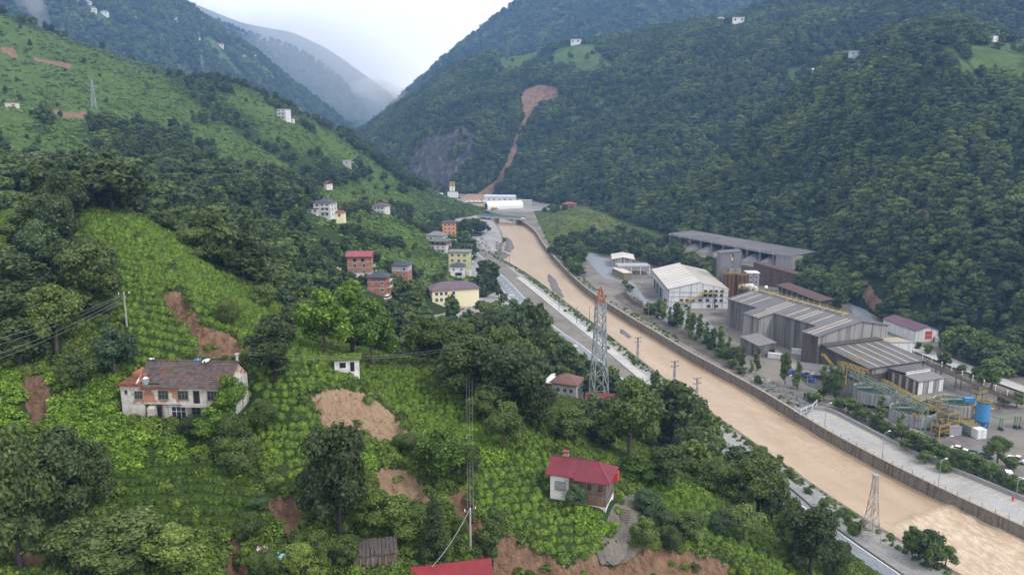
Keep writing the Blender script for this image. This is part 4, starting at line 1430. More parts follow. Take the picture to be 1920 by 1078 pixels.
for x, z in ((2.3, 1.0), (3.95, 1.0)):
    add_window(rhs, 'front', 10, 6.32, x, z, 0.65, 1.15, FRAMEB, mat('boarded_pane', (0.16, 0.10, 0.055), 0.2), 2)
for y in (-1.6, 1.4):
    add_window(rhs, 'right', 10.04, 6.3, y, 3.2, 0.7, 1.1, FRAMEB, GLASS, 2, True)
add_window(rhs, 'front', 10, 5.82, -3.2, 2.6, 1.75, 1.35, FRAMED, mat('curtained_glass', (0.30, 0.33, 0.33), 0.4, 1.5, 0.2, 0.5), 3)
add_window(rhs, 'front', 10, 6.3, 0.3, 0.9, 0.5, 0.8, FRAMEW, FRAMEW, 1)
# roof: gable on the left, hip on the right, with a step at the junction
m = MB()
z0, zr = 5.0, 7.2
Va = [(-5.7, -3.7, z0 + 0.25), (-0.6, -3.7, z0 + 0.25), (-0.6, 0.1, zr), (-5.7, 0.1, zr), (-5.7, 3.9, z0 + 0.25), (-0.6, 3.9, z0 + 0.25)]
T = 0.12
for V_, F_ in ((Va, [(0, 1, 2, 3), (3, 2, 5, 4)]),
               ([(-0.6, -3.95, z0), (5.7, -3.95, z0), (2.6, 0.1, zr + 0.02), (-0.6, 0.1, zr + 0.02), (5.7, 3.9, z0 + 0.1), (-0.6, 3.9, z0 + 0.2)], [(0, 1, 2, 3), (1, 4, 2), (3, 2, 4, 5)])):
    n_ = len(V_)
    m.add(V_ + [(x, y, z + T) for x, y, z in V_], [tuple(reversed(f)) for f in F_] + [tuple(i + n_ for i in f) for f in F_], RED_ROOF)
m.add([(-5.7, -3.7, z0 + .25), (-0.6, -3.7, z0 + .25), (-0.6, -3.7, z0 + .25 + T), (-5.7, -3.7, z0 + .25 + T)], [(0, 1, 2, 3)], RED_ROOF)
m.add([(-0.6, -3.95, z0), (5.7, -3.95, z0), (5.7, -3.95, z0 + T), (-0.6, -3.95, z0 + T)], [(0, 1, 2, 3)], RED_ROOF)
m.add([(5.7, -3.95, z0), (5.7, 3.9, z0 + .1), (5.7, 3.9, z0 + .1 + T), (5.7, -3.95, z0 + T)], [(0, 1, 2, 3)], RED_ROOF)
m.add([(-5.7, 3.9, z0 + .25), (-5.7, -3.7, z0 + .25), (-5.7, -3.7, z0 + .25 + T), (-5.7, 0.1, zr + T), (-5.7, 3.9, z0 + .25 + T)], [(0, 1, 2, 3, 4)], RED_ROOF)
rf = m.build('roof', rhs)
k = MB(); k.tube([(2.6, 0.1, zr + 0.16), (5.7, -3.95, z0 + 0.16)], 0.07, RED_ROOF, 5); k.tube([(-5.7, 0.1, zr + 0.16), (2.6, 0.1, zr + 0.16)], 0.08, RED_ROOF, 5); k.build('ridge_cap', rf)
k = MB(); k.box(-3.6, -2.75, 0.3, 1.1, 6.6, 7.9, brick_material('chimney_stone', (0.30, 0.25, 0.20), (0.2, 0.18, 0.16)))
k.box(-3.65, -2.7, 0.25, 0.45, 7.9, 8.15, PINK_ROOF); k.box(-3.65, -2.7, .95, 1.15, 7.9, 8.15, PINK_ROOF); k.box(-3.7, -2.65, 0.2, 1.2, 8.15, 8.25, PINK_ROOF)
k.build('chimney', rf)
k = MB(); k.box(5.05, 5.9, 2.2, 3.6, 3.0, 4.6, mat('red_sheet', (0.42, 0.04, 0.04), 0.1)); k.build('red_lean_to', rhs)
rhs.scale = (.89, .89, .89)
# steps and the concrete path beside it
def drape(name, line_px, w, material, lift=0.06, kind='structure', n=24):
    pts = smooth_line([hit_left(a, b)[:2] for a, b in line_px], 2)
    pts = resample(pts, 0.8)
    V = []; F = []
    cs = np.linspace(-w / 2, w / 2, 7)
    for i, p in enumerate(pts):
        d = np.array(pts[min(i + 1, len(pts) - 1)]) - np.array(pts[max(0, i - 1)]); d = d / (np.linalg.norm(d) + 1e-9)
        nn = np.array((-d[1], d[0]))
        xs = p[0] + nn[0] * cs; ys = p[1] + nn[1] * cs
        hs = H(xs, ys); hs = hs * 0.5 + hs.mean() * 0.5
        for x, y, h in zip(xs, ys, hs):
            V.append((x, y, max(h, Hs(x, y)) + lift))
    for i in range(len(pts) - 1):
        for j in range(6):
            F.append((i * 7 + j, i * 7 + j + 1, (i + 1) * 7 + j + 1, (i + 1) * 7 + j))
    me = bpy.data.meshes.new(name); me.from_pydata(V, [], F); me.materials.append(material)
    bm_fix(me)
    o = mesh_obj(name, me)
    return tag(o, kind=kind)


def bm_fix(me):
    import bmesh
    b = bmesh.new(); b.from_mesh(me); bmesh.ops.recalc_face_normals(b, faces=b.faces); b.to_mesh(me); b.free()


OLDCONC = gravel_material('old_concrete', [(0.3, (0.085, 0.078, 0.066)), (0.5, (0.135, 0.122, 0.105)), (0.7, (0.18, 0.16, 0.135))], 0.25)
drape('concrete_path', [(1188, 918), (1186, 950), (1170, 985), (1150, 1018), (1128, 1032)], 4.2, OLDCONC)
drape('footpath', [(1120, 1040), (1180, 1028), (1250, 1018), (1330, 1000)], 1.8, OLDCONC)
drape('dirt_track', [(140, 660), (165, 655), (200, 648)], 3.0, OLDCONC)
st = W(1168, 945, 120)
se = empty('stone_steps', (st[0], st[1], Hs(st[0], st[1])), R(-19), 'short flight of mossy stone steps beside the timber house', 'steps')
for i in range(7):
    k = MB(); k.box(-0.7, 0.7, 0.42 * i, 0.42 * i + 0.44, -1.2, 0.15 + 0.2 * i, OLDCONC); k.build('step', se)

# ------------------------------------------------------------------ hut with the overgrown roof
_b = W(648, 698, 138)
hut = house('garden_hut', 'tiny white hut with black openings and grass growing on its flat roof', 'hut', (_b[0], _b[1] + 1.4, _b[2]), 10, 4.2, 2.8, 2.2, PLASTER, 'flat', 0, mat('mossy_slab', (0.09, 0.12, 0.03), 0.3, 2.0), 0.45, plinth=2.0)
add_window(hut, 'front', 4.2, 2.8, -0.7, 0.8, 1.1, 1.0, FRAMEW, DARK, 1)
add_window(hut, 'front', 4.2, 2.8, 0.95, 0.1, 0.75, 1.75, FRAMEW, DARK, 1, name='door')
HUT_TOP = (_b[0], _b[1] + 1.4, _b[2] + 2.55)

# ------------------------------------------------------------------ village on the left bank
V3 = (1.0, 4.2, 7.4)
p = at_g(849, 578, 6.0)
sch = house('school', 'long cream three storey school with a purple brown hipped roof', 'school', p, 17, 26, 12, 10.4, CREAM, 'hip', 3.4, SCHOOLROOF, 0.9,
      grid('front', (-10.6, -8.0, -5.4, -1.2), (4.2, 7.5), 1.5, 1.8) + grid('front', (-10.6, -5.4, -1.2), (0.9,), 1.5, 1.7) + grid('left', (-2, 2.2), V3, 1.2, 1.6), plinth=3)
k = MB(); k.box(-13.1, 13.1, -6.1, 6.1, -3.0, 0.5, mat('mauve_plinth', (0.42, 0.34, 0.40), 0.1)); k.build('plinth_band', sch)
lt = at_g(796, 577, 2.0)
house('lean_to_shed', 'low maroon roofed lean-to shed against the cream school', 'shed', lt, 17, 5.5, 5, 2.8, CREAM, 'shed', 1.2, MAROON, 0.5, plinth=2)

p = at_w(673, 522, 400, 5)
house('apartment_house', 'four storey unfinished brick house under a plain red metal roof', 'house', p, 4, 12.0, 9, 11.0, [PLASTER, BRICK, BRICK, BRICK], 'gable', 2.2, PINK_ROOF, 0.8,
      grid('front', (-2.2, 1.8), (8.6,), 1.5, 1.4, FRAMED, DARK, 1) + grid('front', (-2.2, 2.4), (5.6,), 1.5, 1.7) + grid('front', (-2.0, 2.4), (2.4,), 1.5, 1.6), floors=(2.75, 5.5, 8.25), balcony=(('right', 0, 5.5, 4, 1.4),))
p = at_w(709, 553, 360, 4)
house('brick_house', 'orange brick house with slate grey hipped roof and a white car beside it', 'house', p, -6, 8.8, 8, 8.0, BRICK, 'hip', 2.2, DARKROOF, 0.8,
      grid('front', (2.4,), (1.6, 4.7), 1.5, 1.6) + grid('front', (-2.0,), (2.2, 5.2), 0.9, 0.8), floors=(3.0, 6.0), balcony=(('right', 0, 3.0, 5, 1.2), ('right', 0, 6.0, 5, 1.2)), chimney=(-1.2, 0, 0.6, 2.6))
p = at_w(752, 520, 425, 4)
house('cottage', 'small rendered house with slate grey roof half hidden by trees behind the brick house', 'house', p, -10, 8.8, 8, 6.4, [BRICK, GREYPL], 'hip', 2.0, DARKROOF, 0.7, grid('front', (2.4,), (0.8, 3.8), 1.5, 1.3), chimney=(0.5, 0.4, 0.5, 2.2))
p = at_w(862, 516, 515, 6)
house('apartment_house', 'four storey pale lime apartment house with flat grey roof beside the asphalt road', 'apartment building', p, -4, 13.6, 11, 15.0, [PLASTER, YELLOWG, YELLOWG, YELLOWG], 'flat', 0, GREYROOF, 0.7,
      grid('front', (-4.4, -0.2, 3.6), (1.2, 5.0, 8.7, 12.2), 1.7, 1.6) + grid('right', (-2, 2.5), (5.0, 8.7, 12.2), 1.5, 1.6), balcony=(('right', 1, 4.0, 4, 1.3), ('right', 1, 7.7, 4, 1.3), ('right', 1, 11.3, 4, 1.3)))
p = at_w(858, 519, 490, 4)
house('white_house', 'white two storey house with slate roof in front of the pale lime apartment house', 'house', p, 0, 8.8, 8, 6.5, PLASTER, 'hip', 1.8, DARKROOF, 0.7, grid('front', (-2.4, 2.4), (3.9,), 1.3, 1.2) + [('front', 0.6, 0.6, 4.2, 2.0, FRAMEW, DARK, 1)])
p = at_w(825, 474, 585, 5)
house('green_roofed_house', 'white and brick house under a wide grey green hipped roof', 'house', p, -16, 13.0, 11, 8.4, [PLASTER, PLASTER, BRICK], 'hip', 2.2, GREENROOF, 1.2, grid('front', (-4, 0, 4), (6.0,), 1.8, 1.5, FRAMED, DARK, 1) + grid('front', (-4, 0, 4), (3.2, 0.6), 1.6, 1.4), floors=(5.6,), balcony=(('front', 2.5, 2.8, 6, 1.3),))
p = at_w(818, 455, 620, 5)
house('red_eaved_house', 'grey white house with patched red and grey roof behind the green roofed one', 'house', p, -14, 14.0, 11, 5.5, [PLASTER, PLASTER], 'hip', 3.0, GREYROOF, 0.9, grid('front', (-3, 3), (2.4,), 1.6, 1.4), fascia=PINK_ROOF)
p = at_w(842, 440, 695, 5)
house('orange_house', 'bright orange three storey house with dark roof near the parked cars', 'house', p, 4, 12.0, 11, 10.5, ORANGE, 'hip', 2.0, DARKROOF, 0.8, grid('front', (-3.6, 0, 3.6), (0.9, 4.2, 7.6), 1.5, 1.9), plinth=5)
p = at_w(858, 447, 700, 4)
house('small_annexe', 'small white annexe beside the orange house', 'annexe', p, 0, 6.0, 5, 3.6, PLASTER, 'flat', 0, SLABC, 0.3, grid('front', (0,), (1.0,), 1.2, 1.2))
p = at_w(607, 407, 480, 5)
house('hillside_villa', 'white three storey villa with slate hipped roof and wide balconies on the left slope', 'house', p, -12, 11.0, 10, 8.6, PLASTER, 'hip', 2.0, DARKROOF, 0.9, grid('front', (-3, 0.4, 3.4), (1.0, 4.0, 6.4), 1.4, 1.3) + grid('right', (-2, 2), (1.0, 4.0, 6.4), 1.2, 1.3), chimney=(-0.8, 0.5, 0.6, 2.6), balcony=(('front', 2.5, 3.2, 5, 1.3), ('front', 2.5, 5.9, 5, 1.3)))
p = at_w(588, 408, 478, 5)
house('villa_annexe', 'white two storey annexe with dark flat roof left of the slate roofed villa', 'annexe', p, -12, 6.0, 7, 5.0, PLASTER, 'flat', 0, DARKROOF, 0.5, grid('front', (-1.4, 1.4), (0.8, 3.1), 1.2, 1.2))
p = at_w(635, 408, 485, 3)
house('garage', 'low cream garage with faded red roof right of the slate roofed villa', 'garage', p, -5, 6.4, 5, 2.8, CREAM, 'hip', 1.2, PINK_ROOF, 0.5, grid('front', (0.5,), (0.5,), 1.6, 1.6))
p = at_w(713, 401, 600, 5)
house('maroon_roofed_house', 'white two storey house with maroon hipped roof above the village meadow', 'house', p, -18, 10.5, 9, 5.8, PLASTER, 'hip', 2.2, MAROON, 0.8, grid('front', (-3, 0, 3), (0.8, 3.5), 1.4, 1.3))
p = at_h(608, 353)
house('red_roofed_cottage', 'small white cottage with red roof beside the earth track on the left slope', 'house', p, -25, 10.0, 8, 3.4, PLASTER, 'gable', 2.0, PINK_ROOF, 0.7, grid('front', (-2, 2), (1.0,), 1.3, 1.2))
p = at_h(650, 313)
house('grey_barn', 'grey flat roofed block at the spur end beside low white buildings', 'barn', p, 0, 7.0, 7, 5.5, GREYPL, 'flat', 0, SLABC, 0.3, grid('front', (0,), (2.8,), 1.4, 1.3))
p = at_h(669, 313)
house('low_white_building', 'long low white building on the end of the left spur', 'building', p, -4, 11.0, 6, 4.0, PLASTER, 'flat', 0, SLABC, 0.4, grid('front', (-3.4, 0, 3.4), (1.2,), 1.4, 1.3))
p = at_h(532, 226)
house('ridge_house', 'three storey white house with tiered balconies on the left ridge', 'house', p, -20, 9.5, 8, 10.0, PLASTER, 'flat', 0, GREYROOF, 0.8, grid('front', (-2.6, 1.6), (1.0, 4.2, 7.4), 1.5, 1.4, None, DARK), balcony=(('front', 0, 3.3, 9, 1.4), ('front', 0, 6.6, 9, 1.4)))
p = at_h(546, 229)
house('ridge_outhouse', 'little red roofed outhouse beside the tiered ridge house', 'outhouse', p, -20, 4.0, 4, 2.6, PLASTER, 'gable', 1.0, PINK_ROOF, 0.4)
p = hit_left(20, 203)
house('hillside_shack', 'little orange and white shack cut into the left meadow', 'shack', (p[0], p[1] + 2, p[2]), 0, 8.0, 4, 3.4, [PLASTER], 'flat', 0, SLABC, 0.4, grid('front', (2,), (0.2,), 2.4, 2.4, FRAMEW, mat('rust_orange_door', (0.45, 0.14, 0.06), 0.15), 1))
p = hit_left(1060, 742)
_p = W(1066, 745, 262)
house('roadside_house', 'white cottage with brown hipped roof among trees below the tall pylon', 'house', (_p[0], _p[1] + 4, _p[2]), -24, 8.5, 8, 4.6, PLASTER, 'hip', 2.4, mat('brown_tile_roof', (0.16, 0.085, 0.075), 0.2, 1.5), 0.8, grid('front', (-2, 0.4, 2.6), (1.8,), 1.1, 1.2) + grid('right', (-1.5, 1.5), (1.8,), 1.1, 1.2))
_p = W(1043, 738, 266)
house('white_sheet_shed', 'open shed with bright white sheet roof beside the brown roofed cottage', 'shed', (_p[0], _p[1] + 3, _p[2]), -30, 5.5, 6, 3.4, GREYPL, 'shed', 1.4, WHITEM, 0.5)
_p = W(1140, 762, 238)
house('red_roofed_shed', 'small shed with bright red roof behind the foot of the tall pylon', 'shed', (_p[0] - 2, _p[1] + 3, _p[2] - 0.5), -10, 8.5, 4, 2.4, GREYPL, 'gable', 1.3, RED_ROOF, 0.4)
# roof just below the camera's view
_p = W(852, 1092, 100)
house('lower_house', 'house below the slip showing only its dark red ribbed roof', 'house', (_p[0] - 0.6, _p[1] + 2.4, _p[2] - 4.75), 12, 9, 8, 3.6, PLASTER, 'gable', 2.4, corrugated('oxide_red_roof', (0.21, 0.022, 0.03), (0.15, 0.02, 0.025), 4.0, 'X', 0.15, 0.55), 0.7, plinth=5)
# collapsed woodshed
_p = hit_left(705, 1048)
wd = empty('woodshed', (_p[0], _p[1], _p[2]), R(12), 'collapsed dark timber woodshed under the trees above the red roof', 'shed')
m = MB(); m.box(-2.6, 2.6, -1.6, 1.6, -1.0, 1.7, TIMBER); m.build('wall', wd)
for i in range(12):
    k = MB(); x = -3 + i * 0.5; rr_ = random.Random(i).uniform(-.12, .12)
    k.beam((x + rr_, -2.1, 1.75 + rr_), (x - rr_, 0.4, 2.75 + rr_), 0.42, mat('rotten_boards', (0.065, 0.056, 0.05), 0.35, 3.0), 0.07); k.build('roof_board', wd)
for i in range(7):
    k = MB(); rr_ = random.Random(i + 40); k.beam((-2.8 + i * 0.8, -2.2, 0.2), (-2.6 + i * 0.8 + rr_.uniform(-.4, .4), -1.6, 2.2), 0.12, TIMBER); k.build('prop', wd)
for q_, lab, mt, sz in (((492, 1040), 'pink and white cloth drying on the bushes below the tea rows', TARPP, (1.3, 1.1, 0.3)), ((507, 1052), 'turquoise cloth spread on the bushes below the tea rows', TARPT, (1.9, 1.3, 0.3)), ((522, 1056), 'pale blue sheet lying beside the turquoise cloth', TARPT, (1.3, 1.5, 0.3))):
    _p = hit_left(*q_)
    rag('laundry_cloth', lab, (_p[0], _p[1], _p[2] + 0.7), sz, mt, int(q_[0]), 'cloth')

# ------------------------------------------------------------------ houses far up the slopes
def far_house(px, py, wpx, hpx, label, wallm, roofm, roof='gable', rz=0, wn=True, name='mountain_house', grp=None):
    p = hit(px, py)
    if p is None:
        return
    d = depth_of(p)
    L = wpx * d / FPX; hh = hpx * d / FPX
    wins = grid('front', (-L * 0.28, L * 0.28), (hh * 0.35,), L * 0.16, hh * 0.35, None, GLASS, 1) if wn else ()
    house(name, label, 'house', (p[0], p[1] + L * 0.3, p[2] + hh * 0.1), rz, L, L * 0.7, hh, wallm, roof, hh * 0.5, roofm, L * 0.05, wins, grp, plinth=8)


G2 = 'houses scattered on the blue mountain'
BL = 'tiny pale house among the woods of the dark blue mountain'
for q in [(174, 24, 11, 7), (195, 29, 12, 6), (253, 44, 9, 8), (328, 42, 8, 7), (352, 47, 5, 5), (376, 34, 7, 4), (371, 78, 7, 6), (457, 111, 9, 5), (474, 109, 9, 6), (155, 8, 22, 6)]:
    far_house(q[0], q[1], q[2], q[3], BL, PLASTER, GREYROOF, 'hip', random.Random(q[0]).uniform(-25, 25), True, 'mountain_house', G2)
far_house(413, 88, 10, 4, 'tiny long house with red roof in a clearing of the dark blue mountain', PLASTER, PINK_ROOF, 'gable', 5)
far_house(134, 66, 9, 6, 'small pale house peeping over the left meadow ridge', PLASTER, PINK_ROOF, 'gable', 10)
far_house(1081, 84, 18, 9, 'white two storey house below the bare terrace on the landslide mountain', PLASTER, GREYROOF, 'flat', -20)
far_house(1355, 44, 17, 10, 'left one of two white houses on the wooded saddle', PLASTER, GREYROOF, 'flat', 10)
far_house(1385, 44, 22, 10, 'right wider one of two white houses on the wooded saddle', PLASTER, GREYROOF, 'flat', -5)
far_house(1605, 108, 20, 11, 'grey house with roof terrace in the trees of the right mountain', GREYPL, GREYROOF, 'flat', -8)
far_house(1528, 142, 9, 8, 'tiny cream house with blue base in a clearing on the right mountain', CREAM, WHITEM, 'gable', 0)
far_house(1862, 78, 18, 9, 'white gabled house with long dark roof on the top right meadow', PLASTER, DARKROOF, 'gable', -70)
far_house(1828, 72, 7, 5, 'tiny cream hut beside the top right meadow', CREAM, GREYROOF, 'flat', 0)
far_house(1815, 38, 8, 5, 'tiny hut on the bushy crest of the right mountain', PLASTER, PINK_ROOF, 'gable', 0)
far_house(885, 110, 4, 3, 'tiny white hut at the edge of the high clearing', PLASTER, WHITEM, 'flat', 0, False)
for (a, b, w, h, lab, wm, rm, rf_, rz_) in [
        (1068, 392, 24, 9, 'brick house with wide red roof at the foot of the landslide mountain', BRICK, PINK_ROOF, 'hip', -15),
        (1086, 388, 12, 12, 'unfinished concrete house behind the wide red roofed brick house', BRICK, SLABC, 'flat', -10),
        (1134, 381, 10, 10, 'narrow white house with slate roof at the foot of the woods', PLASTER, DARKROOF, 'gable', -30),
        (1177, 379, 15, 9, 'wooden house with steep red roof at the foot of the woods', FRAMEB, PINK_ROOF, 'gable', 0),
        (1181, 389, 15, 6, 'white garage with pale gable below the steep red roofed house', PLASTER, WHITEM, 'gable', -80)]:
    d = depth_of(G(a, b, 4.0))
    p = W(a, b, d * 0.985)
    L = w * d / FPX
    house('foothill_house', lab, 'house', (p[0], p[1] + 4, p[2]), rz_, L, L * 0.75, h * d / FPX, wm, rf_, h * d / FPX * 0.4, rm, 0.7, grid('front', (-L * .25, L * .25), (h * d / FPX * 0.4,), L * 0.14, h * d / FPX * .3), plinth=6)
# ------------------------------------------------------------------ works on the right bank
CLADG = corrugated('grey_cladding', (0.19, 0.183, 0.175), (0.065, 0.056, 0.048), 5.0, 'X', 0.15, 0.6, (0.42, 0.62), 0.22, (2.2, 2.2, 0.12))
CLADD = corrugated('sooty_cladding', (0.10, 0.085, 0.075), (0.045, 0.038, 0.034), 5.0, 'X', 0.2, 0.7, (0.45, 0.7), 0.3, (1.6, 1.6, 0.2))
CLADL = corrugated('pale_cladding', (0.30, 0.298, 0.295), (0.12, 0.10, 0.08), 5.0, 'X', 0.12, 0.6, (0.47, 0.66), 0.3, (2.6, 2.6, 0.10))
ROOFG = corrugated('grey_sheet_roof', (0.118, 0.116, 0.125), (0.075, 0.068, 0.068), 5.0, 'Y', 0.1, 0.55, (0.4, 0.7), 0.08, (1, 1, 1), 0.25)
ROOFW = corrugated('pale_sheet_roof', (0.50, 0.48, 0.45), (0.40, 0.37, 0.33), 4.0, 'Y', 0.06, 0.6, (0.4, 0.75), 0.06, (1, 1, 1), 0.25)
SKYL = mat('skylight_strip', (0.34, 0.30, 0.235), 0.15, 0.8, 0.5)
RUST = corrugated('rusty_silo', (0.13, 0.055, 0.025), (0.055, 0.035, 0.022), 3.0, 'X', 0.3, 0.9, (0.4, 0.62), 0.4, (1.6, 1.6, 0.08))
YEL = mat('yellow_steel', (0.42, 0.30, 0.055), 0.2, 1.0, 0.7, dirt=(0.22, 0.17, 0.07))
GRN = mat('pale_green_steel', (0.17, 0.235, 0.175), 0.15, 1.0, 0.7, dirt=(0.16, 0.18, 0.13))
TANKG = mat('tank_steel', (0.30, 0.31, 0.32), 0.15, 1.0, 0.7, dirt=(0.16, 0.15, 0.13), streak=True)
BLUE = mat('blue_silo_paint', (0.05, 0.205, 0.43), 0.1, 1.0, 0.5)
BLUEB = mat('blue_cone_paint', (0.025, 0.16, 0.36), 0.1, 1.0, 0.5)
SLUDGE = mat('tank_water', (0.05, 0.075, 0.07), 0.2, 0.5, 0.08, 0.5)
DARKS = mat('dark_steel', (0.05, 0.048, 0.047), 0.25, 1.0, 0.7)
WHITEC = mat('white_cladding', (0.60, 0.61, 0.62), 0.05, 1.0, 0.7, dirt=(0.42, 0.41, 0.39), streak=True)

MH = G(1530, 688, 3.7)
MHZ = fz(340, 3.7)
mh = empty('factory_hall', (MH[0], MH[1], MHZ), R(22), 'large stained grey corrugated factory hall with stepped side and striped roof', 'factory')
A_ = lambda x: 12.6 + 0.2 * x
m = MB(); m.prism([(8, 0), (38, 0), (38, 70), (8, 70)], -2, [14.1, 13.8, 13.8, 14.1], CLADG); m.add([(8, 0, 14.1), (38, 0, 13.8), (22, 0, 16.9)], [(0, 1, 2)], CLADL)
m.add([(8, -0.02, -2), (38, -0.02, -2), (38, -0.02, 13.8), (22, -0.02, 16.9), (8, -0.02, 14.1)], [(0, 1, 2, 3, 4)], CLADL); m.build('wall', mh)
m = MB(); m.prism([(0, 0.0), (8, 0.0), (8, 9), (0, 9)], -2, [12.5, 14.0, 14.0, 12.5], CLADD)
m.add([(0, -0.03, -2), (8, -0.03, -2), (8, -0.03, 14.0), (0, -0.03, 12.5)], [(0, 1, 2, 3)], CLADL); o = m.build('corner_bay', mh); o['label'] = 'soot darkened corner bay'
m = MB(); m.prism([(-0.5, 36), (8, 36), (8, 47), (-0.5, 47)], -2, [12.4, 14.0, 14.0, 12.4], CLADL); m.build('side_bay', mh)
m = MB()
for x0, x1, y0, y1 in ((7.4, 22, -0.6, 70.6), (-0.6, 7.4, -0.6, 9.4), (-1.1, 7.4, 35.5, 47.5)):
    za, zb = A_(x0) - 0.0, A_(x1)
    m.add([(x0, y0, za), (x1, y0, zb), (x1, y1, zb), (x0, y1, za), (x0, y0, za + .25), (x1, y0, zb + .25), (x1, y1, zb + .25), (x0, y1, za + .25)], [(3, 2, 1, 0), (4, 5, 6, 7), (0, 1, 5, 4), (1, 2, 6, 5), (2, 3, 7, 6), (3, 0, 4, 7)], ROOFG)
za, zb = 17.0, 13.85
m.add([(22, -.6, za), (38.6, -.6, zb), (38.6, 70.6, zb), (22, 70.6, za), (22, -.6, za + .25), (38.6, -.6, zb + .25), (38.6, 70.6, zb + .25), (22, 70.6, za + .25)], [(3, 2, 1, 0), (4, 5, 6, 7), (0, 1, 5, 4), (1, 2, 6, 5), (2, 3, 7, 6), (3, 0, 4, 7)], ROOFG)
rf = m.build('roof', mh)
for y, x0 in ((3.0, 0), (5.4, 0), (13, 8), (20, 8), (22.4, 8), (28, 8), (37.2, -.6), (39.6, -.6), (42, 8), (54, 8), (61, 8), (67, 8)):
    k = MB(); x1 = 21
    k.add([(x0, y, A_(x0) + .27), (x1, y, A_(x1) + .27), (x1, y + .9, A_(x1) + .27), (x0, y + .9, A_(x0) + .27), (x0, y, A_(x0) + .33), (x1, y, A_(x1) + .33), (x1, y + .9, A_(x1) + .33), (x0, y + .9, A_(x0) + .33)], [(3, 2, 1, 0), (4, 5, 6, 7), (0, 1, 5, 4), (1, 2, 6, 5), (2, 3, 7, 6), (3, 0, 4, 7)], SKYL)
    k.build('skylight', rf)
# ridge conveyor gallery with yellow frames
rw = empty('roof_conveyor', tuple(Matrix.Translation(mh.location) @ Matrix.Rotation(R(22), 4, 'Z') @ Vector((24.5, 36, 16.9))), R(22), 'yellow framed conveyor running along the ridge of the grey factory hall', 'conveyor')
k = MB(); k.box(-0.7, 0.9, -26, 46, 0.9, 1.15, mat('belt_grey', (0.33, 0.31, 0.28), 0.1)); k.build('belt', rw)
for i in range(19):
    y = -25 + i * 3.9
    k = MB(); k.beam((-1.0, y, -1), (-1.0, y, 2.2), 0.16, YEL); k.beam((1.1, y, -1.2), (1.1, y, 2.2), 0.16, YEL); k.beam((-1, y, 0.9), (1.1, y, 0.9), 0.16, YEL); k.beam((-1.0, y, 2.1), (-1.0, y + 1.6, 0.4), 0.12, YEL); k.build('frame', rw)
    if i % 3 == 0:
        k = MB(); k.box(-1.9, -0.9, y - 0.6, y + 0.6, -0.6, 0.9, YEL); k.build('drive_box', rw)
for x in (-1.0, 1.1):
    k = MB(); k.beam((x, -26, 2.15), (x, 46, 2.15), 0.09, YEL); k.beam((x, -26, 1.6), (x, 46, 1.6), 0.07, YEL); k.build('handrail', rw)
bags = []
for i in range(16):
    rnd = random.Random(i)
    q = Matrix.Translation(mh.location) @ Matrix.Rotation(R(22), 4, 'Z') @ Vector((27 + rnd.uniform(-2, 5), 74 + rnd.uniform(-3, 8), 0))
    z = MHZ + 16.2 + (i // 6) * 0.8
    k = MB(); V_ = []
    k.cyl((0, 0, 0), 0.95, 0.9, mat('bulk_bag', (0.66, 0.66, 0.65), 0.08), 8, 0.8); k.cyl((0, 0, 0.9), 0.8, 0.35, mat('bulk_bag', (0.66, 0.66, 0.65)), 8, 0.3)
    o = k.build('bulk_bag'); o.location = (q.x, q.y, z); o.rotation_euler = (rnd.uniform(-.2, .2), rnd.uniform(-.2, .2), rnd.uniform(0, 3))
    tag(o, 'white bulk bag heaped on the deck behind the grey hall roof', 'bag', 'white bulk bags behind the hall')
dk = empty('loading_deck', tuple(Matrix.Translation(mh.location) @ Matrix.Rotation(R(22), 4, 'Z') @ Vector((30, 67, 0))), R(22), 'raised steel loading deck behind the factory hall carrying white bags', 'deck')
k = MB(); k.box(-7, 9, 3.8, 16, 15.6, 16.1, DARKS); k.build('floor', dk)
for x in (-6, 0, 8):
    k = MB(); k.beam((x, 13, -2), (x, 13, 15.6), 0.5, DARKS); k.build('column', dk)
# small shed against the hall
p = G(1437, 668, 3.7)
s1 = empty('hall_shed', (p[0], p[1], fz(p[1], 3.7)), R(22), 'small grey shed with seamed lean roof against the stained factory hall', 'shed')
m = MB(); m.prism([(-4.6, 0), (4.6, 0), (4.6, 12), (-4.6, 12)], -1, [5.0, 5.6, 6.8, 6.2], CLADG); m.build('wall', s1)
m = MB(); m.prism([(-5, -.4), (5, -.4), (5, 12.3), (-5, 12.3)], [5.05, 5.65, 6.85, 6.25], [5.25, 5.85, 7.05, 6.45], GREYROOF); rf = m.build('roof', s1)
for i in range(6):
    k = MB(); x = -4.2 + i * 1.65; k.beam((x, -.4, 5.3 + 0.06 * (x + 5)), (x, 12.3, 6.5 + 0.06 * (x + 5)), 0.16, CLADL, 0.08); k.build('roof_seam', rf)
k = MB(); k.box(1.4, 4.2, -0.06, 0, -0.5, 2.8, DARK); k.build('door', s1)

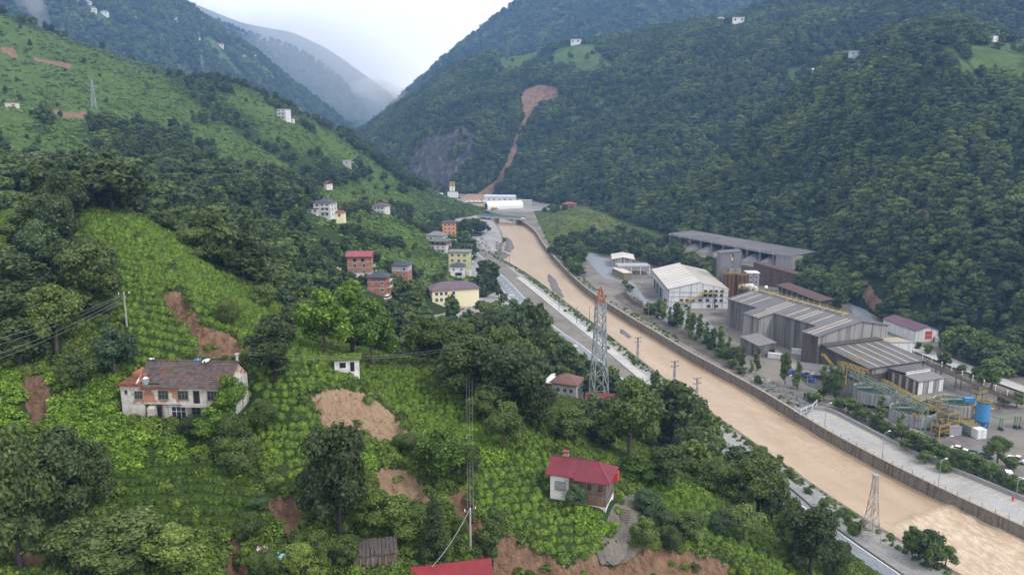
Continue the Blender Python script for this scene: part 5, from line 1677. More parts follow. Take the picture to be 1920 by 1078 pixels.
# lower hall in front of the gable
LZ = fz(300, 3.7)
lh = empty('lower_hall', (MH[0], MH[1], LZ), R(22), 'low grey hall with pale striped sloping roof below the big gable end', 'factory')
m = MB(); m.prism([(1, -26), (30, -26), (30, -1), (1, -1)], -2, [6.8, 6.8, 10, 10], CLADD); m.build('wall', lh)
m = MB(); m.prism([(0.2, -27), (30.8, -27), (30.8, -4.5), (0.2, -4.5)], [6.85, 6.85, 9.4, 9.4], [7.1, 7.1, 9.65, 9.65], ROOFG); rf = m.build('roof', lh)
m = MB(); m.box(0.0, 31.0, -4.6, -0.8, 10.0, 10.3, CLADD); m.box(0.3, 30.6, -4.5, -4.2, 9.3, 10.0, DARKS); m.build('roof_monitor', lh)
for x in (5, 10.5, 15.5, 20.5, 25.5):
    k = MB(); k.prism([(x, -26.8), (x + .8, -26.8), (x + .8, -5), (x, -5)], [7.12, 7.12, 9.6, 9.6], [7.2, 7.2, 9.68, 9.68], SKYL); k.build('skylight', rf)
k = MB(); k.box(3, 29, -26.12, -26.02, 4.2, 6.3, CLADL); k.build('wall_band', lh)
an = empty('annexe_hall', (MH[0], MH[1], LZ), R(22), 'small grey annexe with white ribbed front between the lower hall and the round tanks', 'annexe')
m = MB(); m.prism([(10, -41), (23, -41), (23, -27.2), (10, -27.2)], -2, [4.8, 4.8, 6.2, 6.2], CLADD); m.build('wall', an)
for i in range(5):
    k = MB(); x = 10 + i * 2.6; k.box(x + .1, x + 2.4, -41.12, -41.02, -1, 4.7, WHITEC if i % 2 == 0 else CLADL); k.build('front_panel', an)
for i in range(4):
    k = MB(); y = -40 + i * 3.2; k.box(9.9, 9.98, y, y + 1.1, -1, 5.0, SKYL); k.build('side_panel', an)
m = MB(); m.prism([(9.5, -41.6), (23.5, -41.6), (23.5, -35), (9.5, -35)], [4.85, 4.85, 5.5, 5.5], [5.05, 5.05, 5.7, 5.7], GREYROOF); m.box(10.5, 23, -35, -34.7, 5.4, 6.7, WHITEC); m.prism([(9.5, -35), (23.5, -35), (23.5, -27.3), (9.5, -27.3)], [6.4, 6.4, 6.3, 6.3], [6.6, 6.6, 6.5, 6.5], ROOFG); m.build('roof', an)
wx = empty('white_block', (MH[0], MH[1], LZ), R(22), 'plain white walled block beside the gable end of the grey hall', 'building')
m = MB(); m.prism([(31.5, -7), (43, -9), (43, -1), (31.5, 1)], -2, [9.2, 8.6, 8.6, 9.2], WHITEC); m.build('wall', wx)
m = MB(); m.prism([(31.3, -7.3), (43.2, -9.3), (43.2, -.8), (31.3, 1.2)], [9.25, 8.65, 8.65, 9.25], [9.5, 8.9, 8.9, 9.5], SKYL); m.build('roof', wx)

# conveyors and stairs in yellow steel
def truss(name, label, a, b, w, h, material, legs=(), cat='walkway', belt=None, n=14, t=0.13):
    a = Vector(a); b = Vector(b)
    e = empty(name, tuple(a), 0, label, cat)
    d = (b - a); L = d.length; dn = d.normalized(); s = Vector((-dn.y, dn.x, 0)).normalized() * (w / 2); u = Vector((0, 0, h))
    o_ = Vector((0, 0, 0))
    for si, nm in ((1, 'side_truss'), (-1, 'side_truss')):
        k = MB(); ss = s * si
        k.beam(ss, d + ss, t * 1.3, material); k.beam(ss + u, d + ss + u, t * 1.3, material)
        for i in range(n):
            p0 = d * (i / n); p1 = d * ((i + 1) / n)
            k.beam(p0 + ss, p0 + ss + u, t, material)
            k.beam(p0 + ss, p1 + ss + u, t * 0.8, material) if i % 2 == 0 else k.beam(p0 + ss + u, p1 + ss, t * 0.8, material)
        k.build(nm, e)
    k = MB(); k.beam(o_ + Vector((0, 0, 0.1)), d + Vector((0, 0, 0.1)), w * 0.9, belt or DARKS, 0.12); k.build('deck', e)
    for f in legs:
        p0 = d * f
        for si in (1, -1):
            k = MB(); g = a + p0 + s * si
            k.beam(p0 + s * si, p0 + s * si + Vector((0, 0, fz(g.y, 3.6) - g.z)), 0.3, material); k.build('leg', e)
    return e


def gw(px, py, h):
    return tuple(G(px, py, h))


truss('truss_walkway', 'pale green lattice walkway bridge over the round settling tanks', gw(1592, 702, 12.5), gw(1737, 772, 11.5), 2.0, 2.0, GRN, (0.04, 0.1, 0.45, 0.66, 0.98), n=22, t=0.15)
truss('inclined_conveyor', 'yellow inclined conveyor climbing from the tanks to the lower hall', gw(1575, 683, 11), gw(1625, 700, 13), 1.6, 1.3, YEL, (0.2, 0.8), 'conveyor', n=10)
truss('stair_conveyor', 'short steep yellow stair beside the sooty gable corner', gw(1543, 668, 12), gw(1560, 688, 7), 1.4, 1.2, YEL, (), 'stair', n=8)
truss('pipe_walkway', 'yellow railed service walkway behind the green lattice bridge', gw(1655, 716, 11), gw(1752, 770, 9.5), 1.2, 1.1, YEL, (0.3, 0.7), n=16)
truss('belt_gallery', 'long brown covered belt gallery with white posts behind the tanks', gw(1708, 668, 9), gw(1905, 755, 8), 2.4, 1.6, mat('gallery_brown', (0.13, 0.085, 0.05), 0.25), (0.1, 0.3, 0.5, 0.7, 0.9), 'conveyor', n=24)
for i in range(20):
    f = (i + 0.5) / 20
    pa, pb = np.array(gw(1708, 668, 9)), np.array(gw(1905, 755, 8))
    q = pa + (pb - pa) * f
    if i % 2 == 0:
        k = MB(); k.beam((q[0], q[1], q[2] + 1), (q[0], q[1], q[2] + 3.0), 0.14, WHITEM); k.box(q[0] - .25, q[0] + .25, q[1] - .15, q[1] + .15, q[2] + 2.9, q[2] + 3.1, WHITEM)
        tag(k.build('gallery_lamp'), 'white lamp post standing on the brown belt gallery', 'lamp', 'lamp posts along the belt gallery')

# settling tanks
def tank(px, py, hrim, rad, label, depth=4.2, water=-0.5, legs=True):
    c = G(px, py, hrim)
    z = c[2]; fl = fz(c[1], 3.6)
    e = empty('settling_tank', (c[0], c[1], fl), 0, label, 'tank')
    zz = z - fl
    k = MB(); n = 36
    V = []; F = []
    for r_, q in ((rad, zz - depth), (rad, zz), (rad - 0.35, zz), (rad - 0.35, zz - depth + 0.3)):
        for i in range(n):
            a = 2 * math.pi * i / n; V.append((r_ * math.cos(a), r_ * math.sin(a), q))
    for j in range(3):
        for i in range(n):
            F.append((j * n + i, j * n + (i + 1) % n, (j + 1) * n + (i + 1) % n, (j + 1) * n + i))
    k.add(V, F, TANKG)
    k.cyl((0, 0, zz - depth - 1.2), rad * 0.25, 1.2, TANKG, 24, rad - 0.02, caps=False); k.build('shell', e)
    k = MB(); k.cyl((0, 0, zz + water - 0.05), rad - 0.4, 0.05, SLUDGE, 36); k.build('water', e)
    for i in range(18):
        a = 2 * math.pi * i / 18; k = MB(); k.beam(((rad + .06) * math.cos(a), (rad + .06) * math.sin(a), zz - depth), ((rad + .06) * math.cos(a), (rad + .06) * math.sin(a), zz), 0.14, TANKG); k.build('stiffener', e)
    if legs and zz - depth > 0.5:
        for i in range(8):
            a = 2 * math.pi * i / 8; k = MB(); k.beam((rad * .9 * math.cos(a), rad * .9 * math.sin(a), 0), (rad * .9 * math.cos(a), rad * .9 * math.sin(a), zz - depth + .2), 0.4, TANKG); k.build('leg', e)
    k = MB(); k.beam((-rad, 0, zz + 0.4), (rad, 0, zz + 0.4), 0.9, GRN, 0.25); k.cyl((0, 0, zz - depth + 1), 0.25, depth, GRN, 8); k.build('rake_bridge', e)
    return e


tank(1640, 728, 9.0, 7.4, 'round grey steel tank at the upper end of the green lattice bridge')
tank(1712, 766, 8.0, 7.2, 'round grey tank in the middle under the green lattice bridge')
tank(1790, 750, 8.4, 6.6, 'round open tank full of dark water beside the blue silo')

# blue silo
p = G(1839, 806, 3.7)
bs = empty('blue_silo', (p[0], p[1], p[2]), 0, 'bright blue cylindrical silo with conical foot on blue legs', 'silo')
k = MB(); k.cyl((0, 0, 3.4), 2.05, 6.2, BLUE, 24); k.cyl((0, 0, 9.6), 2.2, 0.25, DARKS, 24); k.build('body', bs, False)
k = MB(); k.cyl((0, 0, 1.2), 0.5, 2.2, BLUEB, 24, 2.05, caps=False); k.build('cone', bs)
for i in range(4):
    a = math.pi / 4 + i * math.pi / 2; k = MB(); k.beam((1.7 * math.cos(a), 1.7 * math.sin(a), -0.3), (1.9 * math.cos(a), 1.9 * math.sin(a), 3.6), 0.3, BLUEB); k.build('leg', bs)
k = MB()
for i in range(4):
    a = math.pi / 4 + i * math.pi / 2; b2 = a + math.pi / 2
    k.beam((1.75 * math.cos(a), 1.75 * math.sin(a), 1.4), (1.75 * math.cos(b2), 1.75 * math.sin(b2), 1.4), 0.16, BLUEB)
k.build('bracing', bs)
k = MB()
for z in (9.9, 10.4, 10.9):
    for i in range(12):
        a = 2 * math.pi * i / 12; b2 = 2 * math.pi * (i + 1) / 12
        k.beam((2.2 * math.cos(a), 2.2 * math.sin(a), z), (2.2 * math.cos(b2), 2.2 * math.sin(b2), z), 0.08, YEL)
k.build('railing', bs)
k = MB(); k.box(2.1, 3.4, -.6, .6, 7.4, 7.55, YEL); k.beam((3.3, -.5, 7.5), (3.3, -.5, 8.6), .09, YEL); k.beam((3.3, .5, 7.5), (3.3, .5, 8.6), .09, YEL); k.beam((3.3, -.5, 8.6), (3.3, .5, 8.6), .09, YEL); k.build('side_platform', bs)
p = G(1816, 752, 12)
k = MB(); k.box(-1.6, 1.6, -1, 1, 0, 1.3, BLUE); k.beam((-1.2, 0, -7), (-1.2, 0, 0), .25, YEL); k.beam((1.2, 0, -7), (1.2, 0, 0), .25, YEL)
o = k.build('blue_hopper'); o.location = (p[0], p[1], p[2]); tag(o, 'small blue hopper on yellow legs behind the tank of dark water', 'hopper')

# yellow platforms and pipework among the tanks
rnd = random.Random(12)
for i, (px, py, w, d, hh, lv) in enumerate([(1752, 775, 5, 4, 8, 3), (1775, 790, 5, 4, 6, 2), (1722, 782, 4, 3, 6, 2), (1762, 800, 4.5, 3, 3.6, 2), (1830, 765, 4, 3, 9, 2), (1603, 690, 5, 4, 8, 3)]):
    p = G(px, py + 18, 3.7)
    e = empty('service_platform', (p[0], p[1], p[2]), R(22), ['yellow and green pipe platform of three decks beside the middle tank', 'two deck yellow railed platform over the sludge trough', 'narrow yellow platform under the green lattice bridge end', 'low yellow railed platform nearest the grey box', 'tall yellow frame behind the blue silo', 'sooty yellow platform at the foot of the stained hall corner'][i], 'platform')
    for sx in (-1, 1):
        for sy in (-1, 1):
            k = MB(); k.beam((sx * w / 2, sy * d / 2, -.3), (sx * w / 2, sy * d / 2, hh + 1), 0.24, GRN if (i + sx) % 2 else YEL); k.build('post', e)
    for l in range(lv):
        z = hh * (l + 1) / lv
        k = MB(); k.box(-w / 2, w / 2, -d / 2, d / 2, z - .12, z, DARKS); k.build('deck', e)
        k = MB()
        for zz in (0.5, 1.0):
            k.beam((-w / 2, -d / 2, z + zz), (w / 2, -d / 2, z + zz), .1, YEL); k.beam((w / 2, -d / 2, z + zz), (w / 2, d / 2, z + zz), .1, YEL); k.beam((-w / 2, -d / 2, z + zz), (-w / 2, d / 2, z + zz), .1, YEL)
        for q in range(5):
            x = -w / 2 + w * q / 4; k.beam((x, -d / 2, z), (x, -d / 2, z + 1), .08, YEL)
        k.build('railing', e)
    k = MB()
    for q in range(5):
        x = rnd.uniform(-w / 2, w / 2); y = rnd.uniform(-d / 2, d / 2); z = rnd.uniform(0.3, hh)
        k.tube([(x, y, -.3), (x, y, z), (x + rnd.uniform(-3, 3), y, z), (x + rnd.uniform(-3, 3), y + rnd.uniform(-3, 3), z)], 0.16, rnd.choice([STEEL, GRN, DARKS, YEL]), 6)
    k.cyl((rnd.uniform(-1, 1), rnd.uniform(-1, 1), 0), 0.7, 1.8, rnd.choice([STEEL, GRN]), 12)
    k.build('pipework', e)
p = G(1717, 800, 3.7)
k = MB(); k.cyl((0, 0, -.2), 1.5, 4.4, mat('cream_tank', (0.46, 0.42, 0.33), 0.12, dirt=(0.3, 0.24, 0.15)), 20); o = k.build('body', None)
ct = empty('dosing_tank', (p[0], p[1], p[2]), 0, 'small cream cylinder tank with yellow ladder in front of the middle tank', 'tank'); o.parent = ct
k = MB(); k.beam((1.7, 0, 0), (1.7, 0, 5), .35, YEL); k.beam((2.2, 0, 0), (2.2, 0, 5), .35, YEL); k.box(-1.5, 1.6, -1.4, 1.4, 4.2, 4.35, YEL); k.build('ladder', ct)
# long pale green trough with yellow rails
pa, pb = G(1795, 800, 3.7), G(1840, 822, 3.7)
L_ = np.linalg.norm(pb[:2] - pa[:2]); an_ = math.atan2(pb[1] - pa[1], pb[0] - pa[0])
tr = empty('sludge_trough', (pa[0], pa[1], pa[2]), an_, 'long pale green trough with yellow rails and a white end box', 'trough')
k = MB(); k.box(0, L_ - 2.5, -1.5, 1.5, -.2, 2.6, GRN); k.build('body', tr)
k = MB(); k.box(L_ - 2.5, L_ + .2, -1.7, 1.7, -.2, 2.9, WHITEC); k.build('end_box', tr)
k = MB()
for y in (-1.3, 0, 1.3):
    k.beam((0, y, 2.9), (L_ - 2.6, y, 2.9), .3, YEL, .14)
for i in range(9):
    x = i * (L_ - 3) / 8; k.beam((x, 1.4, 2.6), (x, 1.4, 3.7), .1, YEL)
k.beam((0, 1.4, 3.7), (L_ - 2.6, 1.4, 3.7), .1, YEL); k.build('railing', tr)
p = G(1788, 816, 3.7)
house('grey_cabin', 'plain mauve grey container cabin in front of the pale green trough', 'container', (p[0], p[1] + 1, p[2]), 10, 4.6, 2.8, 2.6, mat('mauve_steel', (0.27, 0.26, 0.29), 0.1), 'flat', 0, mat('mauve_roof', (0.22, 0.20, 0.22), 0.15), 0.05, plinth=.4)
# green pipe rack
pr = empty('pipe_rack', tuple(G(1876, 806, 3.7)), R(14), 'pale green pipe rack on concrete footed legs beside the blue silo', 'pipe rack')
for x in (0, 6.0, 7.2, 14):
    for y in (-.5, .5):
        k = MB(); k.beam((x, y, 0.8), (x, y, 4.4), .32, GRN); k.box(x - .35, x + .35, y - .35, y + .35, -.2, .9, DARKS); k.build('leg', pr)
k = MB(); k.beam((-2.5, -.5, 4.5), (16, -.5, 4.5), .35, GRN); k.beam((-2.5, .5, 4.5), (16, .5, 4.5), .35, GRN); k.box(9.2, 10.3, -.4, .4, 4.7, 5.8, WHITEM); k.build('pipes', pr)

# white building with the purple roof
p = G(1716, 641, 3.9)
wb = empty('purple_roofed_building', (p[0], p[1], p[2]), R(10), 'white building with purple sheet roof and a red door near the forest edge', 'building')
m = MB(); m.box(0, 11.5, 0, 24, -1.5, 5.2, WHITEC); m.add([(0, 0, 5.2), (11.5, 0, 5.2), (5.75, 0, 7.0)], [(0, 1, 2)], WHITEC); m.build('wall', wb)
m = MB(); m.prism([(-.5, -.5), (5.75, -.5), (5.75, 24.5), (-.5, 24.5)], [5.1, 7.0, 7.0, 5.1], [5.3, 7.2, 7.2, 5.3], corrugated('purple_roof', (0.115, 0.06, 0.09), (0.09, 0.05, 0.075), 4.0, 'Y', 0.1, 0.55))
m.prism([(5.75, -.5), (12, -.5), (12, 24.5), (5.75, 24.5)], [7.0, 5.1, 5.1, 7.0], [7.2, 5.3, 5.3, 7.2], _mats.get('x') or m.mats[0]); m.build('roof', wb)
k = MB(); k.box(4.8, 8.2, -.1, -.02, 1.2, 4.8, mat('red_door', (0.45, 0.05, 0.04), 0.1)); k.box(5.2, 7.8, -.14, -.1, 2.6, 3.2, mat('orange_sign', (0.6, 0.2, 0.1), 0.1)); k.build('door', wb)
for i in range(4):
    p = G(1755 + i * 9, 640 + (i % 2) * 3, 3.9)
    k = MB(); k.box(-1.4, 1.4, -1.1, 1.1, -.3, 2.3, WHITEC if i % 2 else DARKS); k.box(-1.45, 1.45, -1.15, -0.9, 1.9, 2.5, WHITEC); o = k.build('water_container'); o.location = (p[0], p[1] + 2, p[2]); o.rotation_euler = (0, 0, R(20))
    tag(o, 'white and dark plastic container by the forest edge right of the purple roofed building', 'container', 'containers beside the purple roofed building')
sheet('concrete_channel', gp([(1690, 642), (1720, 650), (1800, 680), (1930, 730), (1930, 742), (1790, 692), (1700, 655)]), 4.3, PALE)

# ------------------------------------------------------------------ white factory
p = G(1253, 578, 3.7)
WZ = fz(450, 3.7)
wf = empty('white_factory', (p[0], p[1], WZ), R(-2), 'white panelled factory with pale sheet roof and a yellow outside stair', 'factory')
m = MB(); m.prism([(0, 0), (32, 0), (32, 63), (0, 63)], -1.5, 10.2, WHITEC); m.add([(0, 0, 10.2), (32, 0, 10.2), (16.5, 0, 14.2)], [(0, 1, 2)], WHITEC); m.build('wall', wf)
m = MB(); m.prism([(-.5, -.5), (16.5, -.5), (16.5, 63.5), (-.5, 63.5)], [10.2, 14.3, 14.3, 10.2], [10.45, 14.6, 14.6, 10.45], ROOFW)
m.prism([(16.5, -.1), (32.6, -.1), (32.6, 63.5), (16.5, 63.5)], [13.6, 10.1, 10.1, 13.6], [13.85, 10.35, 10.35, 13.85], corrugated('tan_sheet_roof', (0.36, 0.335, 0.30), (0.30, 0.27, 0.235), 4.0, 'Y', 0.06, 0.6, (0.4, .75), .06, (1, 1, 1), .25)); rf = m.build('roof', wf)
for i in range(8):
    k = MB(); y = 3.5 + i * 7.6; k.prism([(-.3, y), (16.3, y), (16.3, y + .25), (-.3, y + .25)], [10.5, 14.62, 14.62, 10.5], [10.57, 14.69, 14.69, 10.57], mat('roof_seam', (0.30, 0.28, 0.25), 0.1)); k.build('roof_seam', rf)
TRIM = mat('grey_trim', (0.17, 0.175, 0.18), 0.1)
for z in (3.0, 5.9, 8.4):
    k = MB(); k.box(0.2, 32.05 if z < 6 else 31.5, -.1, -.03, z, z + .22, TRIM); k.build('panel_joint', wf)
    k = MB(); k.box(-.1, -.03, 0, 63, z, z + .3, TRIM); k.build('panel_joint', wf)
for x in (0, 6.0, 12, 18.2, 24, 29):
    k = MB(); k.box(x - .12, x + .12, -.14, -.05, -1, 10.2 + (min(x, 32 - x) * 0.24), TRIM); k.build('panel_post', wf)
for i in range(11):
    k = MB(); y = 0.2 + i * 6.2; k.box(-.14, -.05, y - .12, y + .12, -1, 10.2, TRIM); k.build('panel_post', wf)
for i in range(6):
    k = MB(); y = 20 + i * 6.2; k.box(-.08, -.02, y + .5, y + 5.6, -1, 5.6, DARK if i % 2 else mat('blue_grey_door', (0.14, 0.17, 0.20), .1)); k.build('loading_door', wf)
m = MB(); m.prism([(-.8, -.5), (-.5, -.5), (-.5, 63.5), (-.8, 63.5)], 9.6, 10.45, mat('grey_gutter', (0.28, 0.27, 0.26), .1)); m.build('gutter', wf)
for z, xs in ((8.9 - .3, (19.8, 22.6, 25.5, 28.6)), (6.4, (19.6, 22.4, 25.4, 28.4)), (3.6, (7, 10, 13, 17, 21, 25.4, 28.4)), (0.4, (5.5, 9.5, 21.8, 26.0))):
    for x in xs:
        o = add_window(wf, 'front', 0, 0, x, z, 1.7, 1.25, FRAMED, GLASS, 3); o.location = (x, -.02, z)
st_ = empty('outside_stair', tuple(Matrix.Translation(wf.location) @ Matrix.Rotation(R(-2), 4, 'Z') @ Vector((8, -1.2, 3))), R(-2), 'yellow steel stair climbing the front of the white factory', 'stair')
k = MB(); k.beam((1.5, 0, 0), (10.5, 0, 5.2), .25, YEL, .5); k.beam((1.5, -.8, 0), (10.5, -.8, 5.2), .25, YEL, .5); k.build('flight', st_)
k = MB(); k.box(10.5, 17, -.9, .9, 5.1, 5.35, YEL); k.box(-4, 1.5, -.9, .9, -.15, .05, YEL); k.build('landing', st_)
k = MB(); k.beam((10.5, -.8, 6.3), (17, -.8, 6.3), .12, YEL); k.beam((1.5, -.8, 1.0), (10.5, -.8, 6.2), .12, YEL); k.beam((-4, -.8, 1.0), (1.5, -.8, 1.0), .12, YEL)
for i in range(9):
    f = i / 8; k.beam((10.5 + 6.5 * f, -.8, 5.3), (10.5 + 6.5 * f, -.8, 6.3), .09, YEL); k.beam((1.5 + 9 * f, -.8, 5.2 * f), (1.5 + 9 * f, -.8, 5.2 * f + 1), .09, YEL)
k.build('railing', st_)
k = MB(); k.beam((16.6, -.5, -4), (16.6, -.5, 5.1), .5, DARKS); k.build('column', st_)
# shed, canopy and container beyond
p = G(1148, 501, 3.7)
sh = empty('pale_roofed_shed', (p[0], p[1], p[2]), R(-6), 'shed with white roof and streaked dark cladding beside rubble heaps', 'shed')
m = MB(); m.prism([(0, 0), (15, 0), (15, 24), (0, 24)], -1, 5.6, corrugated('streaked_cladding', (0.42, 0.41, 0.39), (0.10, 0.085, 0.07), 5, 'X', .1, .7, (.42, .55), .5, (2.5, 2.5, .05))); m.add([(0, -.01, 5.6), (15, -.01, 5.6), (7.5, -.01, 7.0)], [(0, 1, 2)], m.mats[0]); m.build('wall', sh)
m = MB(); m.prism([(-.6, -.6), (7.5, -.6), (7.5, 24.6), (-.6, 24.6)], [5.5, 7.1, 7.1, 5.5], [5.7, 7.3, 7.3, 5.7], ROOFW); m.prism([(7.5, -.6), (15.6, -.6), (15.6, 24.6), (7.5, 24.6)], [7.1, 5.5, 5.5, 7.1], [7.3, 5.7, 5.7, 7.3], ROOFW); m.build('roof', sh)
p = G(1184, 525, 3.7)
cn = empty('long_store', (p[0], p[1], p[2]), R(14), 'narrow olive store with white flat roof beside the yard road', 'store')
m = MB(); m.box(-5.2, 0, 0, 21, -.5, 4.6, mat('olive_wall', (0.20, 0.165, 0.09), .15)); m.build('wall', cn); m = MB(); m.box(-5.6, .4, -.4, 21.4, 4.6, 4.9, ROOFW); m.build('roof', cn)
p = G(1185, 517, 3.7)
cp_ = empty('yard_canopy', (p[0], p[1] + 6, p[2]), R(2), 'flat grey canopy on white posts over stacked goods', 'canopy')
m = MB(); m.box(-9, 12.5, -3, 9, 5.2, 6.1, mat('canopy_grey', (0.30, 0.32, 0.34), .1)); m.build('roof', cp_)
for x in (0, 6, 12):
    k = MB(); k.beam((x, -2.6, -.4), (x, -2.6, 5.3), .35, WHITEM); k.build('post', cp_)
rnd = random.Random(4)
for i in range(24):
    k = MB(); s_ = rnd.uniform(.8, 1.3); k.box(-s_ / 2, s_ / 2, -s_ / 2, s_ / 2, 0, s_ * .9, mat('goods_%d' % (i % 5), [(0.35, .07, .06), (.08, .16, .35), (.5, .5, .5), (.30, .12, .10), (.12, .2, .18)][i % 5], .15)); k.box(-s_ / 2 - .05, s_ / 2 + .05, -s_ / 2, s_ / 2, -.15, 0, FRAMEB)
    o = k.build('pallet_crate'); o.location = (p[0] + 1 + (i % 8) * 1.45, p[1] + 6 + (i // 8) * 1.6, fz(p[1] + 6, 3.9) + .15)
    tag(o, 'coloured goods crate stacked under the flat grey canopy', 'crate', 'crates under the yard canopy')
# sunk basin by the river road
bz = G(1192, 566, 3.7)
bb = empty('timber_basin', (bz[0], bz[1], bz[2]), R(0), 'dark curved walled basin beside the river road', 'basin')
line = [G(a, b, 3.7)[:2] - bz[:2] for a, b in [(1172, 550), (1178, 560), (1190, 570), (1204, 577)]]
k = MB()
for q0, q1 in zip(line[:-1], line[1:]):
    k.beam((q0[0], q0[1], .8), (q1[0], q1[1], .8), .3, mat('board_wall', (.15, .12, .10), .2), 2.6)
k.build('wall', bb)
k = MB(); k.prism([tuple(G(a, b, 3.7)[:2] - bz[:2]) for a, b in [(1182, 551), (1203, 566), (1206, 571), (1190, 566), (1180, 556)]], -.2, .12, DARK); k.build('pool', bb)

# ------------------------------------------------------------------ tower house and rusty silos
p = G(1377, 560, 3.7)
tw = empty('plant_tower', (p[0] - 1, p[1] + 12, p[2]), R(-3), 'tall dirty grey clad tower block with yellow crest behind rusty silos', 'tower')
m = MB(); m.box(-6, 6, -5, 5, -2, 17, CLADG); m.build('wall', tw)
m = MB(); m.prism([(-6, -5), (6, -5), (6, 5), (-6, 5)], 17.02, [25.0, 26.3, 26.3, 25.0], corrugated('purple_grey_cladding', (0.19, 0.19, 0.215), (0.12, 0.115, 0.13), 5, 'X', .1, .6)); m.build('upper_wall', tw)
m = MB(); m.box(-1, 5.6, -7, -5.02, 6, 16.6, CLADL); m.build('lift_shaft', tw)
m = MB(); m.prism([(-6.3, -5.3), (6.3, -5.3), (6.3, 5.3), (-6.3, 5.3)], [25.1, 26.4, 26.4, 25.1], [25.3, 26.6, 26.6, 25.3], ROOFG); m.build('roof', tw)
k = MB()                       # painted crest: a dark board with a slanting yellow stroke and bar
k.box(-0.2, 1.5, -5.1, -5.03, 20.6, 24.8, mat('crest_dark', (0.05, .05, .055), .1)); k.box(-.1, .45, -5.16, -5.1, 20.8, 24.6, mat('crest_yellow', (.55, .40, .06), .1)); k.box(.6, 1.3, -5.16, -5.1, 20.9, 22.8, mat('crest_pale', (.5, .48, .38), .1)); k.build('crest_board', tw)
for i, (dx, dy, lab) in enumerate([(-3.4, -2.6, 'left rusty brown silo in front of the plant tower'), (3.2, -4.5, 'right redder rusty silo in front of the plant tower')]):
    e = empty('rusty_silo', (p[0] + dx, p[1] + 2 + dy, p[2]), 0, lab, 'silo')
    k = MB(); k.cyl((0, 0, -1), 3.6, 15.6, RUST, 24); k.build('shell', e)
    for q in range(10):
        a = 2 * math.pi * q / 10; k = MB(); k.beam((3.66 * math.cos(a), 3.66 * math.sin(a), -1), (3.66 * math.cos(a), 3.66 * math.sin(a), 14.6), .22, mat('silo_rib', (.20, .15, .09), .25)); k.build('rib', e)
    k = MB()
    for q in range(16):
        a = 2 * math.pi * q / 16; b2 = 2 * math.pi * (q + 1) / 16
        k.beam((3.6 * math.cos(a), 3.6 * math.sin(a), 15.6), (3.6 * math.cos(b2), 3.6 * math.sin(b2), 15.6), .12, YEL); k.beam((3.6 * math.cos(a), 3.6 * math.sin(a), 14.6), (3.6 * math.cos(a), 3.6 * math.sin(a), 15.6), .1, YEL)
    k.build('railing', e)
p2 = G(1405, 560, 3.7)
house('side_block', 'white and grey block right of the rusty silos', 'building', (p2[0] + 3, p2[1] + 8, p2[2]), -3, 7, 8, 14, CLADL, 'flat', 0, WHITEC, .3, grid('front', (-1, 1.8), (8, 11), 1.2, 1.4))
p2 = G(1325, 538, 3.7)
house('low_office', 'low pale blue office block between the white factory and the tower', 'office', (p2[0] + 4, p2[1] + 14, p2[2]), -3, 17, 8, 5, mat('pale_blue_wall', (.42, .46, .52), .08), 'flat', 0, WHITEC, .5, [('front', -4, .5, 4, 3, FRAMEW, DARK, 1)] + grid('front', (2, 5), (1.6,), 1.6, 1.6))

# ------------------------------------------------------------------ long open store on its terrace
TZ = 14.5
tp = [(108, 596), (150, 650), (232, 530), (228, 500), (186, 464)]
m = MB(); m.prism(tp, -3, TZ, mat('terrace_soil', (.13, .105, .08), .25, .4)); tag(m.build('terrace_ground'), kind='structure')
la = np.array((124.6, 617.0)); lb = np.array((180.4, 500.0))
ld = lb - la; LL = np.linalg.norm(ld); ang = math.atan2(ld[1], ld[0])
ls = empty('open_store', (la[0], la[1], TZ), ang, 'very long open sided store with sloping grey roof over heaps of grey ore', 'store')
for i in range(20):         # roof sheets
    k = MB(); x0 = LL * i / 20; x1 = LL * (i + 1) / 20 - .12
    k.prism([(x0, -1.5), (x1, -1.5), (x1, 21), (x0, 21)], [8.6, 8.6, 10.0, 10.0], [8.9, 8.9, 10.3, 10.3], ROOFG); k.build('roof_sheet', ls)
k = MB(); k.box(0, LL, -1.75, -1.52, 7.5, 9.0, mat('fascia_grey', (.24, .245, .26), .12)); k.build('fascia', ls)
k = MB(); k.box(0, LL, 20.5, 21, -1, 10.0, DARKS); k.box(-.4, 0, -1.5, 21, 6, 9, DARKS); k.build('rear_wall', ls)
for i in range(10):
    x = 2 + i * (LL - 18) / 9
    k = MB(); k.beam((x, -1.2, -1), (x, -1.2, 8.6), .8, mat('column_grey', (.22, .215, .2), .15)); k.build('column', ls)
    k = MB(); k.box(x - .5, x + .5, -1.85, -1.5, 4.5, 6.2, mat('rust_box', (.30, .13, .06), .2)); k.build('switch_box', ls)
    k = MB(); k.box(x - .45, x + .45, -1.9, -1.76, 8.1, 8.7, WHITEM); k.build('number_plate', ls)
k = MB(); k.box(LL - .3, LL, -1.4, 21, -1, 8.7, CLADL); k.box(LL - 14, LL - .3, -1.3, -1.0, -1, 8.5, CLADL); k.build('end_wall', ls)
ORE = gravel_material('grey_ore', [(.3, (.17, .17, .175)), (.6, (.25, .25, .255))], .2)
c_, s_ = math.cos(ang), math.sin(ang)
